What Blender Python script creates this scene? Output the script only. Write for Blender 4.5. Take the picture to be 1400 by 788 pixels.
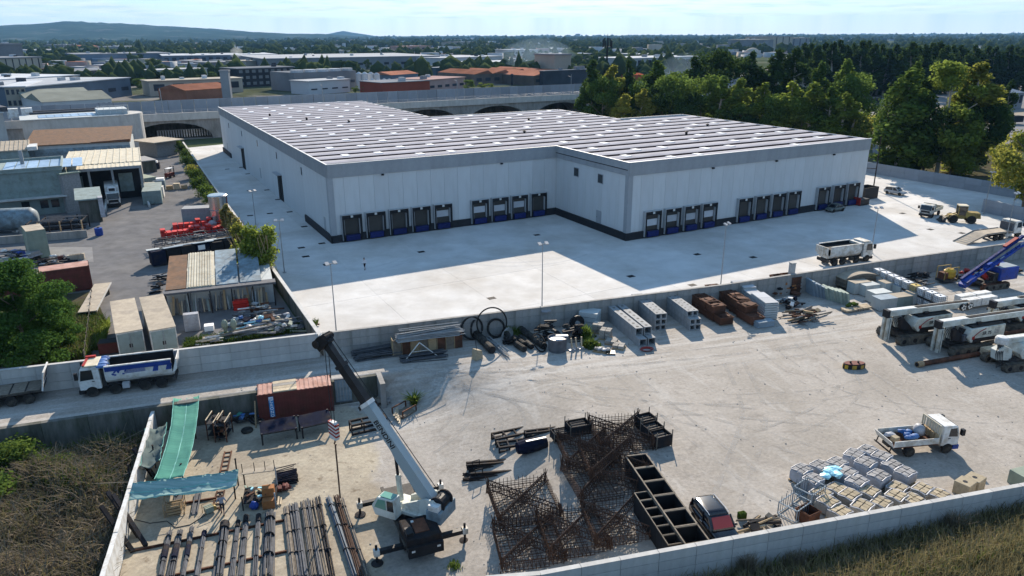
import bpy, bmesh, math, random
from math import sin, cos, pi, radians, sqrt, atan2, hypot
from mathutils import Vector, Matrix
import numpy as np
random.seed(7); np.random.seed(7)
SC = bpy.context.scene
COL = SC.collection
for _o in list(bpy.data.objects): bpy.data.objects.remove(_o)

# ------------------------------------------------------------------ camera
CAM_H, FPX, PITCH, ROLL = 32.0, 1013.2, .32893, -.0045
_c, _s, _cr, _sr = cos(PITCH), sin(PITCH), cos(ROLL), sin(ROLL)
cam_data = bpy.data.cameras.new('camera'); cam = bpy.data.objects.new('camera', cam_data); COL.objects.link(cam)
_X = Vector((1,0,0)); _D = Vector((0,-_s,-_c)); _F = Vector((0,_c,-_s))
_right = _X*_cr + _D*(-_sr); _down = _X*_sr + _D*_cr
cam.matrix_world = Matrix(((_right.x,-_down.x,-_F.x,0),(_right.y,-_down.y,-_F.y,0),(_right.z,-_down.z,-_F.z,CAM_H),(0,0,0,1)))
cam_data.sensor_width = 36; cam_data.lens = FPX/1400*36; cam_data.clip_start = .5; cam_data.clip_end = 60000
SC.camera = cam

# ------------------------------------------------------------------ light
SUN_EL, SUN_AZ = radians(27), radians(4.2)          # azimuth measured from +Y towards +X
sl = bpy.data.lights.new('sun', 'SUN'); sl.energy = 4.9; sl.angle = radians(.5); sl.color = (1,.87,.72)
so = bpy.data.objects.new('sun', sl); COL.objects.link(so)
sd = Vector((sin(SUN_AZ)*cos(SUN_EL), cos(SUN_AZ)*cos(SUN_EL), sin(SUN_EL)))
so.rotation_euler = (-sd).to_track_quat('-Z','Y').to_euler()
W = bpy.data.worlds.new('World'); SC.world = W; W.use_nodes = True
nt = W.node_tree; nd = nt.nodes; lk = nt.links
for n in list(nd): nd.remove(n)
def N(t, **k):
    n = nd.new(t)
    for a, b in k.items(): setattr(n, a, b)
    return n
sky = N('ShaderNodeTexSky', sky_type='NISHITA', sun_disc=False); sky.sun_elevation = SUN_EL; sky.sun_rotation = SUN_AZ
sky.air_density = 1.0; sky.dust_density = .8; sky.ozone_density = 2.2; sky.altitude = 50
tc = N('ShaderNodeTexCoord'); sep = N('ShaderNodeSeparateXYZ'); lk.new(tc.outputs['Generated'], sep.inputs[0])
mx = N('ShaderNodeMath', operation='MAXIMUM'); mx.inputs[1].default_value = .02; lk.new(sep.outputs[2], mx.inputs[0])
ad = N('ShaderNodeMath', operation='ADD'); ad.inputs[1].default_value = .05; lk.new(mx.outputs[0], ad.inputs[0])
dx = N('ShaderNodeMath', operation='DIVIDE'); lk.new(sep.outputs[0], dx.inputs[0]); lk.new(ad.outputs[0], dx.inputs[1])
dy = N('ShaderNodeMath', operation='DIVIDE'); lk.new(sep.outputs[1], dy.inputs[0]); lk.new(ad.outputs[0], dy.inputs[1])
cmb = N('ShaderNodeCombineXYZ'); lk.new(dx.outputs[0], cmb.inputs[0]); lk.new(dy.outputs[0], cmb.inputs[1])
nz = N('ShaderNodeTexNoise'); nz.inputs['Scale'].default_value = .95; nz.inputs['Detail'].default_value = 7; nz.inputs['Roughness'].default_value = .62
lk.new(cmb.outputs[0], nz.inputs['Vector'])
rp = N('ShaderNodeValToRGB'); rp.color_ramp.elements[0].position = .40; rp.color_ramp.elements[1].position = .60
rp.color_ramp.elements[0].color = (0,0,0,1); rp.color_ramp.elements[1].color = (1,1,1,1); lk.new(nz.outputs['Fac'], rp.inputs[0])
hz = N('ShaderNodeMapRange'); hz.inputs[1].default_value = 0; hz.inputs[2].default_value = .06; hz.inputs[3].default_value = .35; hz.inputs[4].default_value = 1; lk.new(sep.outputs[2], hz.inputs[0])
cf = N('ShaderNodeMath', operation='MULTIPLY'); lk.new(rp.outputs[0], cf.inputs[0]); lk.new(hz.outputs[0], cf.inputs[1])
nz2 = N('ShaderNodeTexNoise'); nz2.inputs['Scale'].default_value = 1.7; nz2.inputs['Detail'].default_value = 5; lk.new(cmb.outputs[0], nz2.inputs['Vector'])
rp2 = N('ShaderNodeValToRGB'); rp2.color_ramp.elements[0].position = .35; rp2.color_ramp.elements[1].position = .62
rp2.color_ramp.elements[0].color = (.62,.74,.82,1); rp2.color_ramp.elements[1].color = (1,1,1,1); lk.new(nz2.outputs['Fac'], rp2.inputs[0])
def ramp(a, b, c0, c1):
    q = N('ShaderNodeMapRange', data_type='FLOAT_VECTOR'); v = N('ShaderNodeCombineXYZ')
    for i in range(3): lk.new(sep.outputs[2], v.inputs[i])
    lk.new(v.outputs[0], q.inputs[6]); q.inputs[7].default_value = (a,)*3; q.inputs[8].default_value = (b,)*3; q.inputs[9].default_value = c0; q.inputs[10].default_value = c1; return q.outputs[1]
ccol = ramp(.02, .35, (9.6,9.9,10.0), (4.5,7.0,10.2))                       # clouds: white low down, bluish grey overhead
cm_ = N('ShaderNodeVectorMath', operation='MULTIPLY'); lk.new(ccol, cm_.inputs[0]); lk.new(rp2.outputs[0], cm_.inputs[1])
hf = ramp(.0, .065, (.88,)*3, (0,)*3); hs = N('ShaderNodeSeparateXYZ'); lk.new(hf, hs.inputs[0])
tint = N('ShaderNodeVectorMath', operation='MULTIPLY'); lk.new(sky.outputs[0], tint.inputs[0]); tint.inputs[1].default_value = (.48,.84,1.15)
mh = N('ShaderNodeMix', data_type='RGBA'); lk.new(hs.outputs[0], mh.inputs[0]); lk.new(tint.outputs[0], mh.inputs[6]); mh.inputs[7].default_value = (9.7,10.2,10.5,1)
mixc = N('ShaderNodeMix', data_type='RGBA'); lk.new(cf.outputs[0], mixc.inputs[0]); lk.new(mh.outputs[2], mixc.inputs[6]); lk.new(cm_.outputs[0], mixc.inputs[7])
bg = N('ShaderNodeBackground'); bg.inputs['Strength'].default_value = .057; lk.new(mixc.outputs[2], bg.inputs['Color'])
ow = N('ShaderNodeOutputWorld'); lk.new(bg.outputs[0], ow.inputs[0])
SC.view_settings.view_transform = 'Standard'; SC.view_settings.look = 'None'; SC.view_settings.gamma = 1; SC.view_settings.exposure = 1.08
SC.view_settings.use_curve_mapping = False
try:
    SC.cycles.max_bounces = 5; SC.cycles.transparent_max_bounces = 6; SC.cycles.volume_bounces = 0; SC.cycles.transmission_bounces = 3
    SC.cycles.use_fast_gi = False; SC.cycles.caustics_reflective = False; SC.cycles.caustics_refractive = False
except Exception: pass

# ------------------------------------------------------------------ terrain height and pixel -> ground
TA = radians(18.6); E1 = Vector((cos(TA), sin(TA))); E2 = Vector((-sin(TA), cos(TA))); T_RET = 67.97; S_END = 8.5
def sm(a, b, x):
    t = min(1, max(0, (x-a)/(b-a))); return t*t*(3-2*t)
def height(x, y):
    s = x*E1.x+y*E1.y; t = x*E2.x+y*E2.y
    if t > T_RET+3: return 0.0
    sx = 1-sm(9, 26, s)
    if sx <= 0: return 0.0
    w = sm(S_END, 24, s); t0 = T_RET-.1-14*w; t1 = T_RET+.05+2.8*w
    return -2.5*sx*(1-sm(t0, t1, t))
def ray(px, py):
    u = (px-700)/FPX; v = (py-394)/FPX
    u, v = u*_cr+v*_sr, -u*_sr+v*_cr
    return Vector((u, _c-v*_s, -_s-v*_c))
def at(px, py, z=None):
    r = ray(px, py); zz = 0 if z is None else z
    for _ in range(10 if z is None else 1):
        t = (zz-CAM_H)/r.z; p = r*t+Vector((0,0,CAM_H))
        if z is None: zz = .5*zz+.5*height(p.x, p.y)
    if z is None:
        t = (zz-CAM_H)/r.z; p = r*t+Vector((0,0,CAM_H))
    return p
def topz(p, py):
    """height above the ground point p at which the picture row py is reached"""
    lo, hi = -5, 300
    for _ in range(40):
        m = (lo+hi)/2; d = p.y*_c-(p.z+m-CAM_H)*_s; v = -(p.y*_s+(p.z+m-CAM_H)*_c)
        if 394+FPX*(p.x*_sr+v*_cr)/d > py: lo = m
        else: hi = m
    return lo
def seg(a, b, z=None):
    """two picture points on the ground -> mid point, length, yaw"""
    A = at(*a, z); B = at(*b, z); d = B-A
    return (A+B)/2, hypot(d.x, d.y), atan2(d.y, d.x)

# ------------------------------------------------------------------ materials
MATS = {}
def M(name, c, rough=.85, var=.25, sc=2., metal=0., c2=None, amt=.5, c2sc=.8, bump=0., rnd=.12, coord='Object', spec=.15, soft=.12, streak=None):
    m = bpy.data.materials.new(name); m.use_nodes = True; t = m.node_tree; n = t.nodes; l = t.links
    b = n['Principled BSDF']; b.inputs['Roughness'].default_value = rough; b.inputs['Metallic'].default_value = metal
    b.inputs['Specular IOR Level'].default_value = spec
    co = n.new('ShaderNodeTexCoord')
    if coord == 'World':
        co = n.new('ShaderNodeNewGeometry'); vec = co.outputs['Position']
    else: vec = co.outputs[coord]
    if streak:
        mp = n.new('ShaderNodeMapping'); mp.inputs['Scale'].default_value = streak; l.new(vec, mp.inputs[0]); vec2 = mp.outputs[0]
    else: vec2 = vec
    nz = n.new('ShaderNodeTexNoise'); nz.inputs['Scale'].default_value = sc; nz.inputs['Detail'].default_value = 7; nz.inputs['Roughness'].default_value = .65
    l.new(vec2, nz.inputs['Vector'])
    mr = n.new('ShaderNodeMapRange'); mr.inputs[1].default_value = .3; mr.inputs[2].default_value = .7
    mr.inputs[3].default_value = 1-var; mr.inputs[4].default_value = 1+var; l.new(nz.outputs['Fac'], mr.inputs[0])
    oi = n.new('ShaderNodeObjectInfo'); r2 = n.new('ShaderNodeMapRange'); r2.inputs[3].default_value = 1-rnd; r2.inputs[4].default_value = 1+rnd
    l.new(oi.outputs['Random'], r2.inputs[0])
    mu = n.new('ShaderNodeMath'); mu.operation = 'MULTIPLY'; l.new(mr.outputs[0], mu.inputs[0]); l.new(r2.outputs[0], mu.inputs[1])
    base = n.new('ShaderNodeRGB'); base.outputs[0].default_value = (*c, 1); src = base.outputs[0]
    if c2:
        n2 = n.new('ShaderNodeTexNoise'); n2.inputs['Scale'].default_value = c2sc; n2.inputs['Detail'].default_value = 8; n2.inputs['Roughness'].default_value = .7
        l.new(vec2, n2.inputs['Vector'])
        m2 = n.new('ShaderNodeMapRange'); th = .72-.44*amt; m2.inputs[1].default_value = th-soft; m2.inputs[2].default_value = th+soft; l.new(n2.outputs['Fac'], m2.inputs[0])
        mi = n.new('ShaderNodeMix'); mi.data_type = 'RGBA'; mi.inputs[7].default_value = (*c2, 1); l.new(m2.outputs[0], mi.inputs[0]); l.new(src, mi.inputs[6]); src = mi.outputs[2]
    vm = n.new('ShaderNodeVectorMath'); vm.operation = 'SCALE'; l.new(src, vm.inputs[0]); l.new(mu.outputs[0], vm.inputs['Scale'])
    l.new(vm.outputs[0], b.inputs['Base Color'])
    if bump:
        bp = n.new('ShaderNodeBump'); bp.inputs['Strength'].default_value = bump; bp.inputs['Distance'].default_value = .05
        l.new(nz.outputs['Fac'], bp.inputs['Height']); l.new(bp.outputs[0], b.inputs['Normal'])
    MATS[name] = m; return m
def leafmat(name, c, c2, trans=.35):
    m = bpy.data.materials.new(name); m.use_nodes = True; t = m.node_tree; n = t.nodes; l = t.links
    n.remove(n['Principled BSDF']); out = n['Material Output']
    co = n.new('ShaderNodeTexCoord'); nz = n.new('ShaderNodeTexNoise'); nz.inputs['Scale'].default_value = .35; nz.inputs['Detail'].default_value = 5; l.new(co.outputs['Object'], nz.inputs['Vector'])
    ge = n.new('ShaderNodeNewGeometry'); oi = n.new('ShaderNodeObjectInfo')
    a = n.new('ShaderNodeMath'); a.operation = 'ADD'; l.new(nz.outputs['Fac'], a.inputs[0])
    s1 = n.new('ShaderNodeMath'); s1.operation = 'MULTIPLY'; s1.inputs[1].default_value = .35; l.new(ge.outputs['Random Per Island'], s1.inputs[0])
    s2 = n.new('ShaderNodeMath'); s2.operation = 'MULTIPLY'; s2.inputs[1].default_value = .35; l.new(oi.outputs['Random'], s2.inputs[0])
    s3 = n.new('ShaderNodeMath'); s3.operation = 'ADD'; l.new(s1.outputs[0], s3.inputs[0]); l.new(s2.outputs[0], s3.inputs[1]); l.new(s3.outputs[0], a.inputs[1])
    mr = n.new('ShaderNodeMapRange'); mr.inputs[1].default_value = .45; mr.inputs[2].default_value = 1.15; l.new(a.outputs[0], mr.inputs[0])
    mi = n.new('ShaderNodeMix'); mi.data_type = 'RGBA'; mi.inputs[6].default_value = (*c,1); mi.inputs[7].default_value = (*c2,1); l.new(mr.outputs[0], mi.inputs[0])
    d = n.new('ShaderNodeBsdfDiffuse'); tr = n.new('ShaderNodeBsdfTranslucent'); ms = n.new('ShaderNodeMixShader'); ms.inputs[0].default_value = trans
    l.new(mi.outputs[2], d.inputs[0]); l.new(mi.outputs[2], tr.inputs[0]); l.new(d.outputs[0], ms.inputs[1]); l.new(tr.outputs[0], ms.inputs[2]); l.new(ms.outputs[0], out.inputs[0])
    MATS[name] = m; return m
def glassmat(name, c, rough=.12):
    m = bpy.data.materials.new(name); m.use_nodes = True; b = m.node_tree.nodes['Principled BSDF']
    b.inputs['Base Color'].default_value = (*c,1); b.inputs['Roughness'].default_value = rough; b.inputs['Specular IOR Level'].default_value = .6
    MATS[name] = m; return m

# ------------------------------------------------------------------ object helpers
def tag(o, label=None, cat=None, group=None, kind=None):
    if label: o['label'] = label
    if cat: o['category'] = cat
    if group: o['group'] = group
    if kind: o['kind'] = kind
    return o
def T(name, label, cat, loc=(0,0,0), rz=0., group=None):
    o = bpy.data.objects.new(name, None); COL.objects.link(o); o.location = loc; o.rotation_euler = (0,0,rz); o.empty_display_size = .2
    return tag(o, label, cat, group)
def link(name, me, parent=None, loc=(0,0,0), rz=0., rot=None):
    o = bpy.data.objects.new(name, me); COL.objects.link(o); o.location = loc; o.rotation_euler = rot or (0,0,rz)
    if parent: o.parent = parent
    return o
def copy_tree(o, parent=None, first=True):
    c = o.copy(); COL.objects.link(c)
    if parent: c.parent = parent
    for ch in list(o.children): copy_tree(ch, c)
    return c
class MB:
    def __init__(s): s.v = []; s.f = []; s.sm = False
    def add(s, vs, fs):
        k = len(s.v); s.v += [tuple(p) for p in vs]; s.f += [tuple(i+k for i in f) for f in fs]; return s
    def bx(s, x0, x1, y0, y1, z0, z1):
        return s.add([(x0,y0,z0),(x1,y0,z0),(x1,y1,z0),(x0,y1,z0),(x0,y0,z1),(x1,y0,z1),(x1,y1,z1),(x0,y1,z1)],
            [(3,2,1,0),(4,5,6,7),(0,1,5,4),(1,2,6,5),(2,3,7,6),(3,0,4,7)])
    def box(s, c, d, rz=0, rx=0, ry=0):
        R = Matrix.Rotation(rz,3,'Z') @ Matrix.Rotation(ry,3,'Y') @ Matrix.Rotation(rx,3,'X'); c = Vector(c)
        vs = [c+R @ Vector((a*d[0]/2,b*d[1]/2,e*d[2]/2)) for e in (-1,1) for a,b in ((-1,-1),(1,-1),(1,1),(-1,1))]
        return s.add(vs, [(3,2,1,0),(4,5,6,7),(0,1,5,4),(1,2,6,5),(2,3,7,6),(3,0,4,7)])
    def cyl(s, p0, p1, r0, r1=None, n=8, cap=True):
        p0 = Vector(p0); p1 = Vector(p1); r1 = r0 if r1 is None else r1; d = (p1-p0)
        if d.length < 1e-6: return s
        d.normalize(); a = d.orthogonal().normalized(); b = d.cross(a)
        vs = []
        for p, r in ((p0,r0),(p1,r1)):
            for i in range(n):
                q = 2*pi*i/n; vs.append(p+(a*cos(q)+b*sin(q))*r)
        fs = [(i,(i+1)%n,n+(i+1)%n,n+i) for i in range(n)]
        if cap: fs += [tuple(range(n-1,-1,-1)), tuple(range(n,2*n))]
        return s.add(vs, fs)
    def beam(s, p0, p1, w, h=None):
        """rectangular bar between two points, w across, h up"""
        h = w if h is None else h; p0 = Vector(p0); p1 = Vector(p1); d = (p1-p0).normalized()
        up = Vector((0,0,1)) if abs(d.z) < .98 else Vector((1,0,0))
        a = d.cross(up).normalized()*w/2; b = a.cross(d).normalized()*h/2
        vs = [p+i*a+j*b for p in (p0,p1) for i,j in ((-1,-1),(1,-1),(1,1),(-1,1))]
        return s.add(vs, [(0,1,2,3)[::-1],(4,5,6,7),(0,1,5,4),(1,2,6,5),(2,3,7,6),(3,0,4,7)])
    def tube(s, pts, r, n=5, closed=False):
        pts = [Vector(p) for p in pts]; m = len(pts); vs = []
        for i, p in enumerate(pts):
            q0 = pts[(i-1)%m] if (closed or i) else p; q1 = pts[(i+1)%m] if (closed or i < m-1) else p
            d = (q1-q0).normalized(); u = Vector((0,0,1)) if abs(d.z) < .9 else Vector((1,0,0)); a = d.cross(u).normalized(); b = a.cross(d)
            vs += [p+(a*cos(2*pi*j/n)+b*sin(2*pi*j/n))*r for j in range(n)]
        fs = [(i*n+j, i*n+(j+1)%n, ((i+1)%m)*n+(j+1)%n, ((i+1)%m)*n+j) for i in range(m if closed else m-1) for j in range(n)]
        return s.add(vs, fs)
    def prism(s, poly, y0, y1, plane='xz'):
        """polygon in a plane, extruded along the third axis"""
        k = len(poly)
        def mk(p, w): return {'xz':(p[0],w,p[1]), 'xy':(p[0],p[1],w), 'yz':(w,p[0],p[1])}[plane]
        vs = [mk(p,y0) for p in poly]+[mk(p,y1) for p in poly]
        fs = [tuple(range(k)), tuple(range(2*k-1,k-1,-1))]+[(i,k+i,k+(i+1)%k,(i+1)%k) for i in range(k)]
        return s.add(vs, fs)
    def lathe(s, prof, n=16, c=(0,0,0), axis='z'):
        vs = []
        for r, h in prof:
            for i in range(n):
                q = 2*pi*i/n; a, b = r*cos(q), r*sin(q)
                vs.append({'z':(c[0]+a,c[1]+b,c[2]+h), 'y':(c[0]+a,c[1]+h,c[2]+b), 'x':(c[0]+h,c[1]+a,c[2]+b)}[axis])
        fs = [(k*n+i, k*n+(i+1)%n, (k+1)*n+(i+1)%n, (k+1)*n+i) for k in range(len(prof)-1) for i in range(n)]
        if prof[0][0] > 1e-4: fs.append(tuple(range(n-1,-1,-1)))
        if prof[-1][0] > 1e-4: k = (len(prof)-1)*n; fs.append(tuple(range(k,k+n)))
        return s.add(vs, fs)
    def sheet(s, grid):
        r = len(grid); c = len(grid[0])
        return s.add([p for row in grid for p in row], [(i*c+j,i*c+j+1,(i+1)*c+j+1,(i+1)*c+j) for i in range(r-1) for j in range(c-1)])
    def blob(s, c, d, n=8, m=5, j=.15):
        vs = [(c[0],c[1],c[2]-d[2]/2)]; 
        for k in range(1,m):
            f = pi*k/m
            for i in range(n):
                q = 2*pi*i/n; r = 1+random.uniform(-j,j)
                vs.append((c[0]+d[0]/2*sin(f)*cos(q)*r, c[1]+d[1]/2*sin(f)*sin(q)*r, c[2]-d[2]/2*cos(f)*r))
        vs.append((c[0],c[1],c[2]+d[2]/2)); t = len(vs)-1
        fs = [(0,1+(i+1)%n,1+i) for i in range(n)]+[(t,1+(m-2)*n+i,1+(m-2)*n+(i+1)%n) for i in range(n)]
        fs += [(1+k*n+i,1+k*n+(i+1)%n,1+(k+1)*n+(i+1)%n,1+(k+1)*n+i) for k in range(m-2) for i in range(n)]
        return s.add(vs, fs)
    def mesh(s, name, mat, fix=True, smooth=False):
        me = bpy.data.meshes.new(name); me.from_pydata(s.v, [], s.f)
        if fix:
            b = bmesh.new(); b.from_mesh(me); bmesh.ops.recalc_face_normals(b, faces=b.faces); b.to_mesh(me); b.free()
        if mat is not None: me.materials.append(MATS[mat] if isinstance(mat, str) else mat)
        if smooth: me.shade_smooth()
        return me
    def part(s, name, mat, parent=None, loc=(0,0,0), rz=0., rot=None, smooth=False, fix=True, solid=0., bevel=0.):
        o = link(name, s.mesh(name, mat, fix, smooth), parent, loc, rz, rot)
        if solid:
            md = o.modifiers.new('thickness','SOLIDIFY'); md.thickness = solid; md.offset = 0
        if bevel:
            md = o.modifiers.new('bevel','BEVEL'); md.width = bevel; md.segments = 2; md.limit_method = 'ANGLE'
        return o
def npmesh(name, V, F, mat, midx=None):
    """big mesh from numpy arrays: V (n,3), F (m,k)"""
    me = bpy.data.meshes.new(name); n, k = F.shape
    me.vertices.add(len(V)); me.vertices.foreach_set('co', V.astype(np.float32).ravel())
    me.loops.add(n*k); me.loops.foreach_set('vertex_index', F.astype(np.int32).ravel())
    me.polygons.add(n); me.polygons.foreach_set('loop_start', np.arange(0,n*k,k,dtype=np.int32))
    for m in (mat if isinstance(mat,(list,tuple)) else [mat]): me.materials.append(MATS[m])
    if midx is not None: me.polygons.foreach_set('material_index', midx.astype(np.int32))
    me.update(calc_edges=True); return me
def text(body, size, mat, parent, loc, rot, name='lettering', depth=.004, bold=0., align='CENTER'):
    cu = bpy.data.curves.new(name,'FONT'); cu.body = body; cu.size = size; cu.extrude = depth; cu.align_x = align; cu.align_y = 'CENTER'; cu.offset = bold
    ob = bpy.data.objects.new(name, cu); COL.objects.link(ob)
    me = bpy.data.meshes.new_from_object(ob); bpy.data.objects.remove(ob); bpy.data.curves.remove(cu)
    me.materials.clear(); me.materials.append(MATS[mat])
    return link(name, me, parent, loc, rot=rot)

_ONES = 'zeroth first second third fourth fifth sixth seventh eighth ninth tenth eleventh twelfth thirteenth fourteenth fifteenth sixteenth seventeenth eighteenth nineteenth'.split()
def nth(i):
    if i < 20: return _ONES[i]
    t = ('twent','thirt','fort','fift')[i//10-2]; return t+'ieth' if i%10 == 0 else t+'y-'+_ONES[i%10]
# ------------------------------------------------------------------ palette (real base colours)
M('new_concrete',(.50,.50,.49),.9,.10,.25,c2=(.36,.34,.31),amt=.42,c2sc=.07,coord='World',rnd=.05,soft=.16,spec=.1)
M('tyre_grey',(.36,.36,.36),.95,.1,.5,c2=(.46,.46,.45),amt=.5,c2sc=.4,coord='World')
M('dust',(.36,.34,.31),.95,.16,.5,c2=(.27,.25,.225),amt=.42,c2sc=.16,coord='World',soft=.16,bump=.25,spec=0.)
M('yard_slab',(.34,.29,.21),.95,.18,.6,c2=(.24,.20,.15),amt=.35,c2sc=.3,coord='World',spec=0.)
M('asphalt',(.125,.125,.13),.95,.2,.4,c2=(.165,.16,.155),amt=.45,c2sc=.12,coord='World',soft=.2,spec=0.)
M('pale_asphalt',(.19,.185,.18),.95,.15,.5,c2=(.2,.2,.2),amt=.4,c2sc=.2,coord='World',soft=.2,spec=0.)
M('soil',(.09,.075,.055),.98,.3,.8,c2=(.06,.065,.03),amt=.5,c2sc=.4,coord='World',spec=0.)
M('far_land',(.055,.07,.038),.98,.35,.01,c2=(.13,.12,.095),amt=.38,c2sc=.006,coord='World',soft=.06,spec=0.)
M('far_town',(.07,.08,.05),.98,.4,.03,c2=(.17,.16,.15),amt=.4,c2sc=.02,coord='World',soft=.05,spec=0.)
M('hill',(.025,.04,.03),.98,.4,.002,c2=(.07,.075,.07),amt=.25,c2sc=.004,coord='World',soft=.06,spec=0.)
M('old_concrete',(.30,.29,.275),.92,.18,.8,c2=(.19,.185,.17),amt=.42,c2sc=.5,rnd=.12,bump=.2,streak=(1,1,.35))
M('dark_concrete',(.14,.135,.125),.92,.3,.7,c2=(.06,.065,.05),amt=.5,c2sc=.5,streak=(1,1,.25))
M('pale_concrete',(.41,.405,.39),.9,.14,.8,c2=(.34,.335,.31),amt=.35,c2sc=.5,rnd=.08,streak=(1,1,.4))
M('white_panel',(.52,.535,.54),.6,.06,.4,rnd=.035,spec=.15,c2=(.46,.465,.46),amt=.35,c2sc=.5,streak=(1,1,.12))
M('fascia_metal',(.30,.315,.33),.5,.08,.6,rnd=.05)
M('plinth_black',(.025,.026,.03),.7,.2,1.5)
M('roof_sheet',(.39,.38,.405),.95,.12,.35,c2=(.32,.31,.33),amt=.4,c2sc=.15,rnd=.07,soft=.2,spec=.02)
M('gutter_dark',(.022,.020,.024),.95,.2,1,spec=0.)
M('skylight',(.62,.64,.66),.8,.08,2,rnd=.08)
M('dock_dark',(.018,.018,.02),.75,.3,1,rnd=.2)
M('dock_door',(.06,.055,.05),.6,.2,1,rnd=.25)
M('dock_panel_white',(.42,.43,.45),.5,.1,1,rnd=.15)
M('dock_blue',(.012,.02,.10),.5,.3,2,rnd=.2)
M('white_paint',(.58,.59,.58),.5,.14,1.5,c2=(.36,.32,.26),amt=.34,c2sc=1.2,rnd=.05)
M('dirty_white',(.56,.565,.54),.55,.2,1.5,c2=(.30,.25,.18),amt=.36,c2sc=1.1,rnd=.06)
M('rig_white',(.50,.52,.48),.5,.15,1.5,c2=(.27,.25,.2),amt=.32,c2sc=.9,rnd=.06)
M('black_paint',(.02,.02,.022),.45,.3,2)
M('rubber',(.022,.021,.02),.9,.3,3,c2=(.09,.08,.065),amt=.25)
M('rim',(.20,.19,.17),.6,.3,3)
M('chassis',(.03,.03,.032),.7,.4,3,c2=(.10,.085,.065),amt=.35)
M('blue_paint',(.02,.05,.22),.4,.2,2)
M('navy_paint',(.010,.013,.028),.9,.25,2,c2=(.05,.04,.03),amt=.25,spec=.05)
M('rig_blue',(.016,.05,.27),.45,.25,2,c2=(.06,.05,.05),amt=.25)
M('red_paint',(.30,.025,.02),.5,.25,2,c2=(.15,.02,.018),amt=.35)
M('bright_red',(.48,.03,.022),.5,.2,2,rnd=.2)
M('dull_red',(.13,.035,.03),.7,.25,1,c2=(.09,.035,.025),amt=.4,rnd=.1)
M('pink_roof',(.40,.24,.20),.75,.2,1,c2=(.30,.15,.11),amt=.4)
M('rust',(.115,.05,.03),.9,.35,2,c2=(.05,.028,.02),amt=.45,rnd=.25)
M('rebar_rust',(.075,.045,.032),.9,.3,2,rnd=.2)
M('dark_steel',(.020,.020,.023),.85,.35,2,c2=(.04,.028,.02),amt=.35,rnd=.2,spec=.1)
M('grey_steel',(.085,.09,.10),.8,.3,2,rnd=.2,spec=.15)
M('galvanised',(.25,.26,.265),.8,.16,2,rnd=.08,spec=.15)
M('stainless',(.55,.53,.5),.25,.08,1,metal=.9)
M('timber',(.30,.22,.13),.85,.3,3,rnd=.2,streak=(1,6,6))
M('pale_timber',(.42,.35,.25),.85,.25,3,rnd=.2)
M('old_timber',(.17,.145,.115),.9,.3,3,rnd=.2)
M('yellow_paint',(.50,.31,.04),.55,.25,2,c2=(.20,.13,.05),amt=.35)
M('loader_yellow',(.33,.24,.07),.6,.3,2,c2=(.12,.09,.05),amt=.4)
M('green_net',(.045,.165,.13),.95,.12,1.2,c2=(.06,.20,.155),amt=.4,streak=(.3,6,1))
M('pale_net',(.20,.33,.31),.9,.15,1.,c2=(.36,.47,.45),amt=.4,streak=(.25,5,1))
M('grey_net',(.06,.085,.085),.9,.2,1.5)
M('net_stripe',(.14,.34,.30),.85,.1,1)
M('blue_tarp',(.03,.10,.28),.6,.3,2,c2=(.09,.17,.33),amt=.4)
M('light_blue_film',(.32,.60,.68),.35,.15,3)
M('plastic_film',(.34,.355,.39),.5,.2,3,c2=(.22,.21,.20),amt=.4,rnd=.12)
M('paver',(.27,.255,.23),.9,.2,4,c2=(.27,.25,.22),amt=.45,rnd=.2)
M('sand_stone',(.30,.255,.18),.9,.2,4,rnd=.15)
M('stone_grey',(.24,.235,.23),.9,.25,3,rnd=.2)
M('ibc_white',(.66,.68,.70),.4,.1,2,rnd=.08)
M('ibc_yellow',(.42,.31,.08),.5,.15,2)
M('slab_green',(.34,.39,.33),.85,.2,1,rnd=.12)
M('slab_blue',(.24,.29,.33),.85,.15,1,rnd=.1)
M('box_grey',(.38,.41,.41),.7,.12,1,rnd=.1)
M('tan_top',(.36,.31,.24),.95,.18,1.2,c2=(.27,.235,.19),amt=.45,c2sc=.5)
M('cream_metal',(.50,.46,.36),.7,.12,1,c2=(.38,.32,.22),amt=.3)
M('brown_tile',(.17,.095,.055),.9,.25,2,c2=(.10,.07,.05),amt=.35)
M('blue_roof',(.20,.27,.31),.6,.25,1,c2=(.12,.14,.15),amt=.45)
M('glass_roof',(.30,.40,.52),.3,.12,1,c2=(.2,.28,.38),amt=.4,rnd=.12)
M('green_grey',(.21,.26,.25),.75,.14,1,rnd=.1,c2=(.15,.17,.15),amt=.3)
M('corr_green',(.22,.26,.21),.7,.15,1,rnd=.08)
M('blue_shade',(.12,.15,.18),.7,.2,1)
M('boom_grey',(.29,.35,.375),.5,.08,.8,c2=(.27,.30,.30),amt=.25)
M('skin',(.35,.21,.15),.7,.1,4)
M('shirt_grey',(.22,.23,.26),.9,.2,5)
M('cloth_dark',(.02,.02,.026),.9,.2,5)
M('cloth_white',(.6,.6,.62),.9,.1,5)
M('hair',(.02,.015,.012),.9,.2,5)
M('orange_wood',(.28,.12,.045),.8,.3,2)
M('grass_dry',(.24,.19,.085),.95,.35,2,rnd=.2,c2=(.13,.12,.05),amt=.4)
M('twig',(.20,.17,.125),.95,.35,2,rnd=.2)
M('bark',(.16,.13,.10),.95,.3,2)
M('pale_bark',(.34,.31,.26),.95,.25,2)
M('cable',(.03,.03,.032),.7,.2,3)
M('lamp_head',(.35,.36,.37),.4,.1,2)
M('white_mark',(.75,.75,.74),.6,.08,2)
M('sign_blue',(.03,.18,.42),.5,.1,2)
M('silver_roof',(.42,.44,.46),.45,.15,.05,rnd=.15,coord='World',spec=0.)
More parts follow.
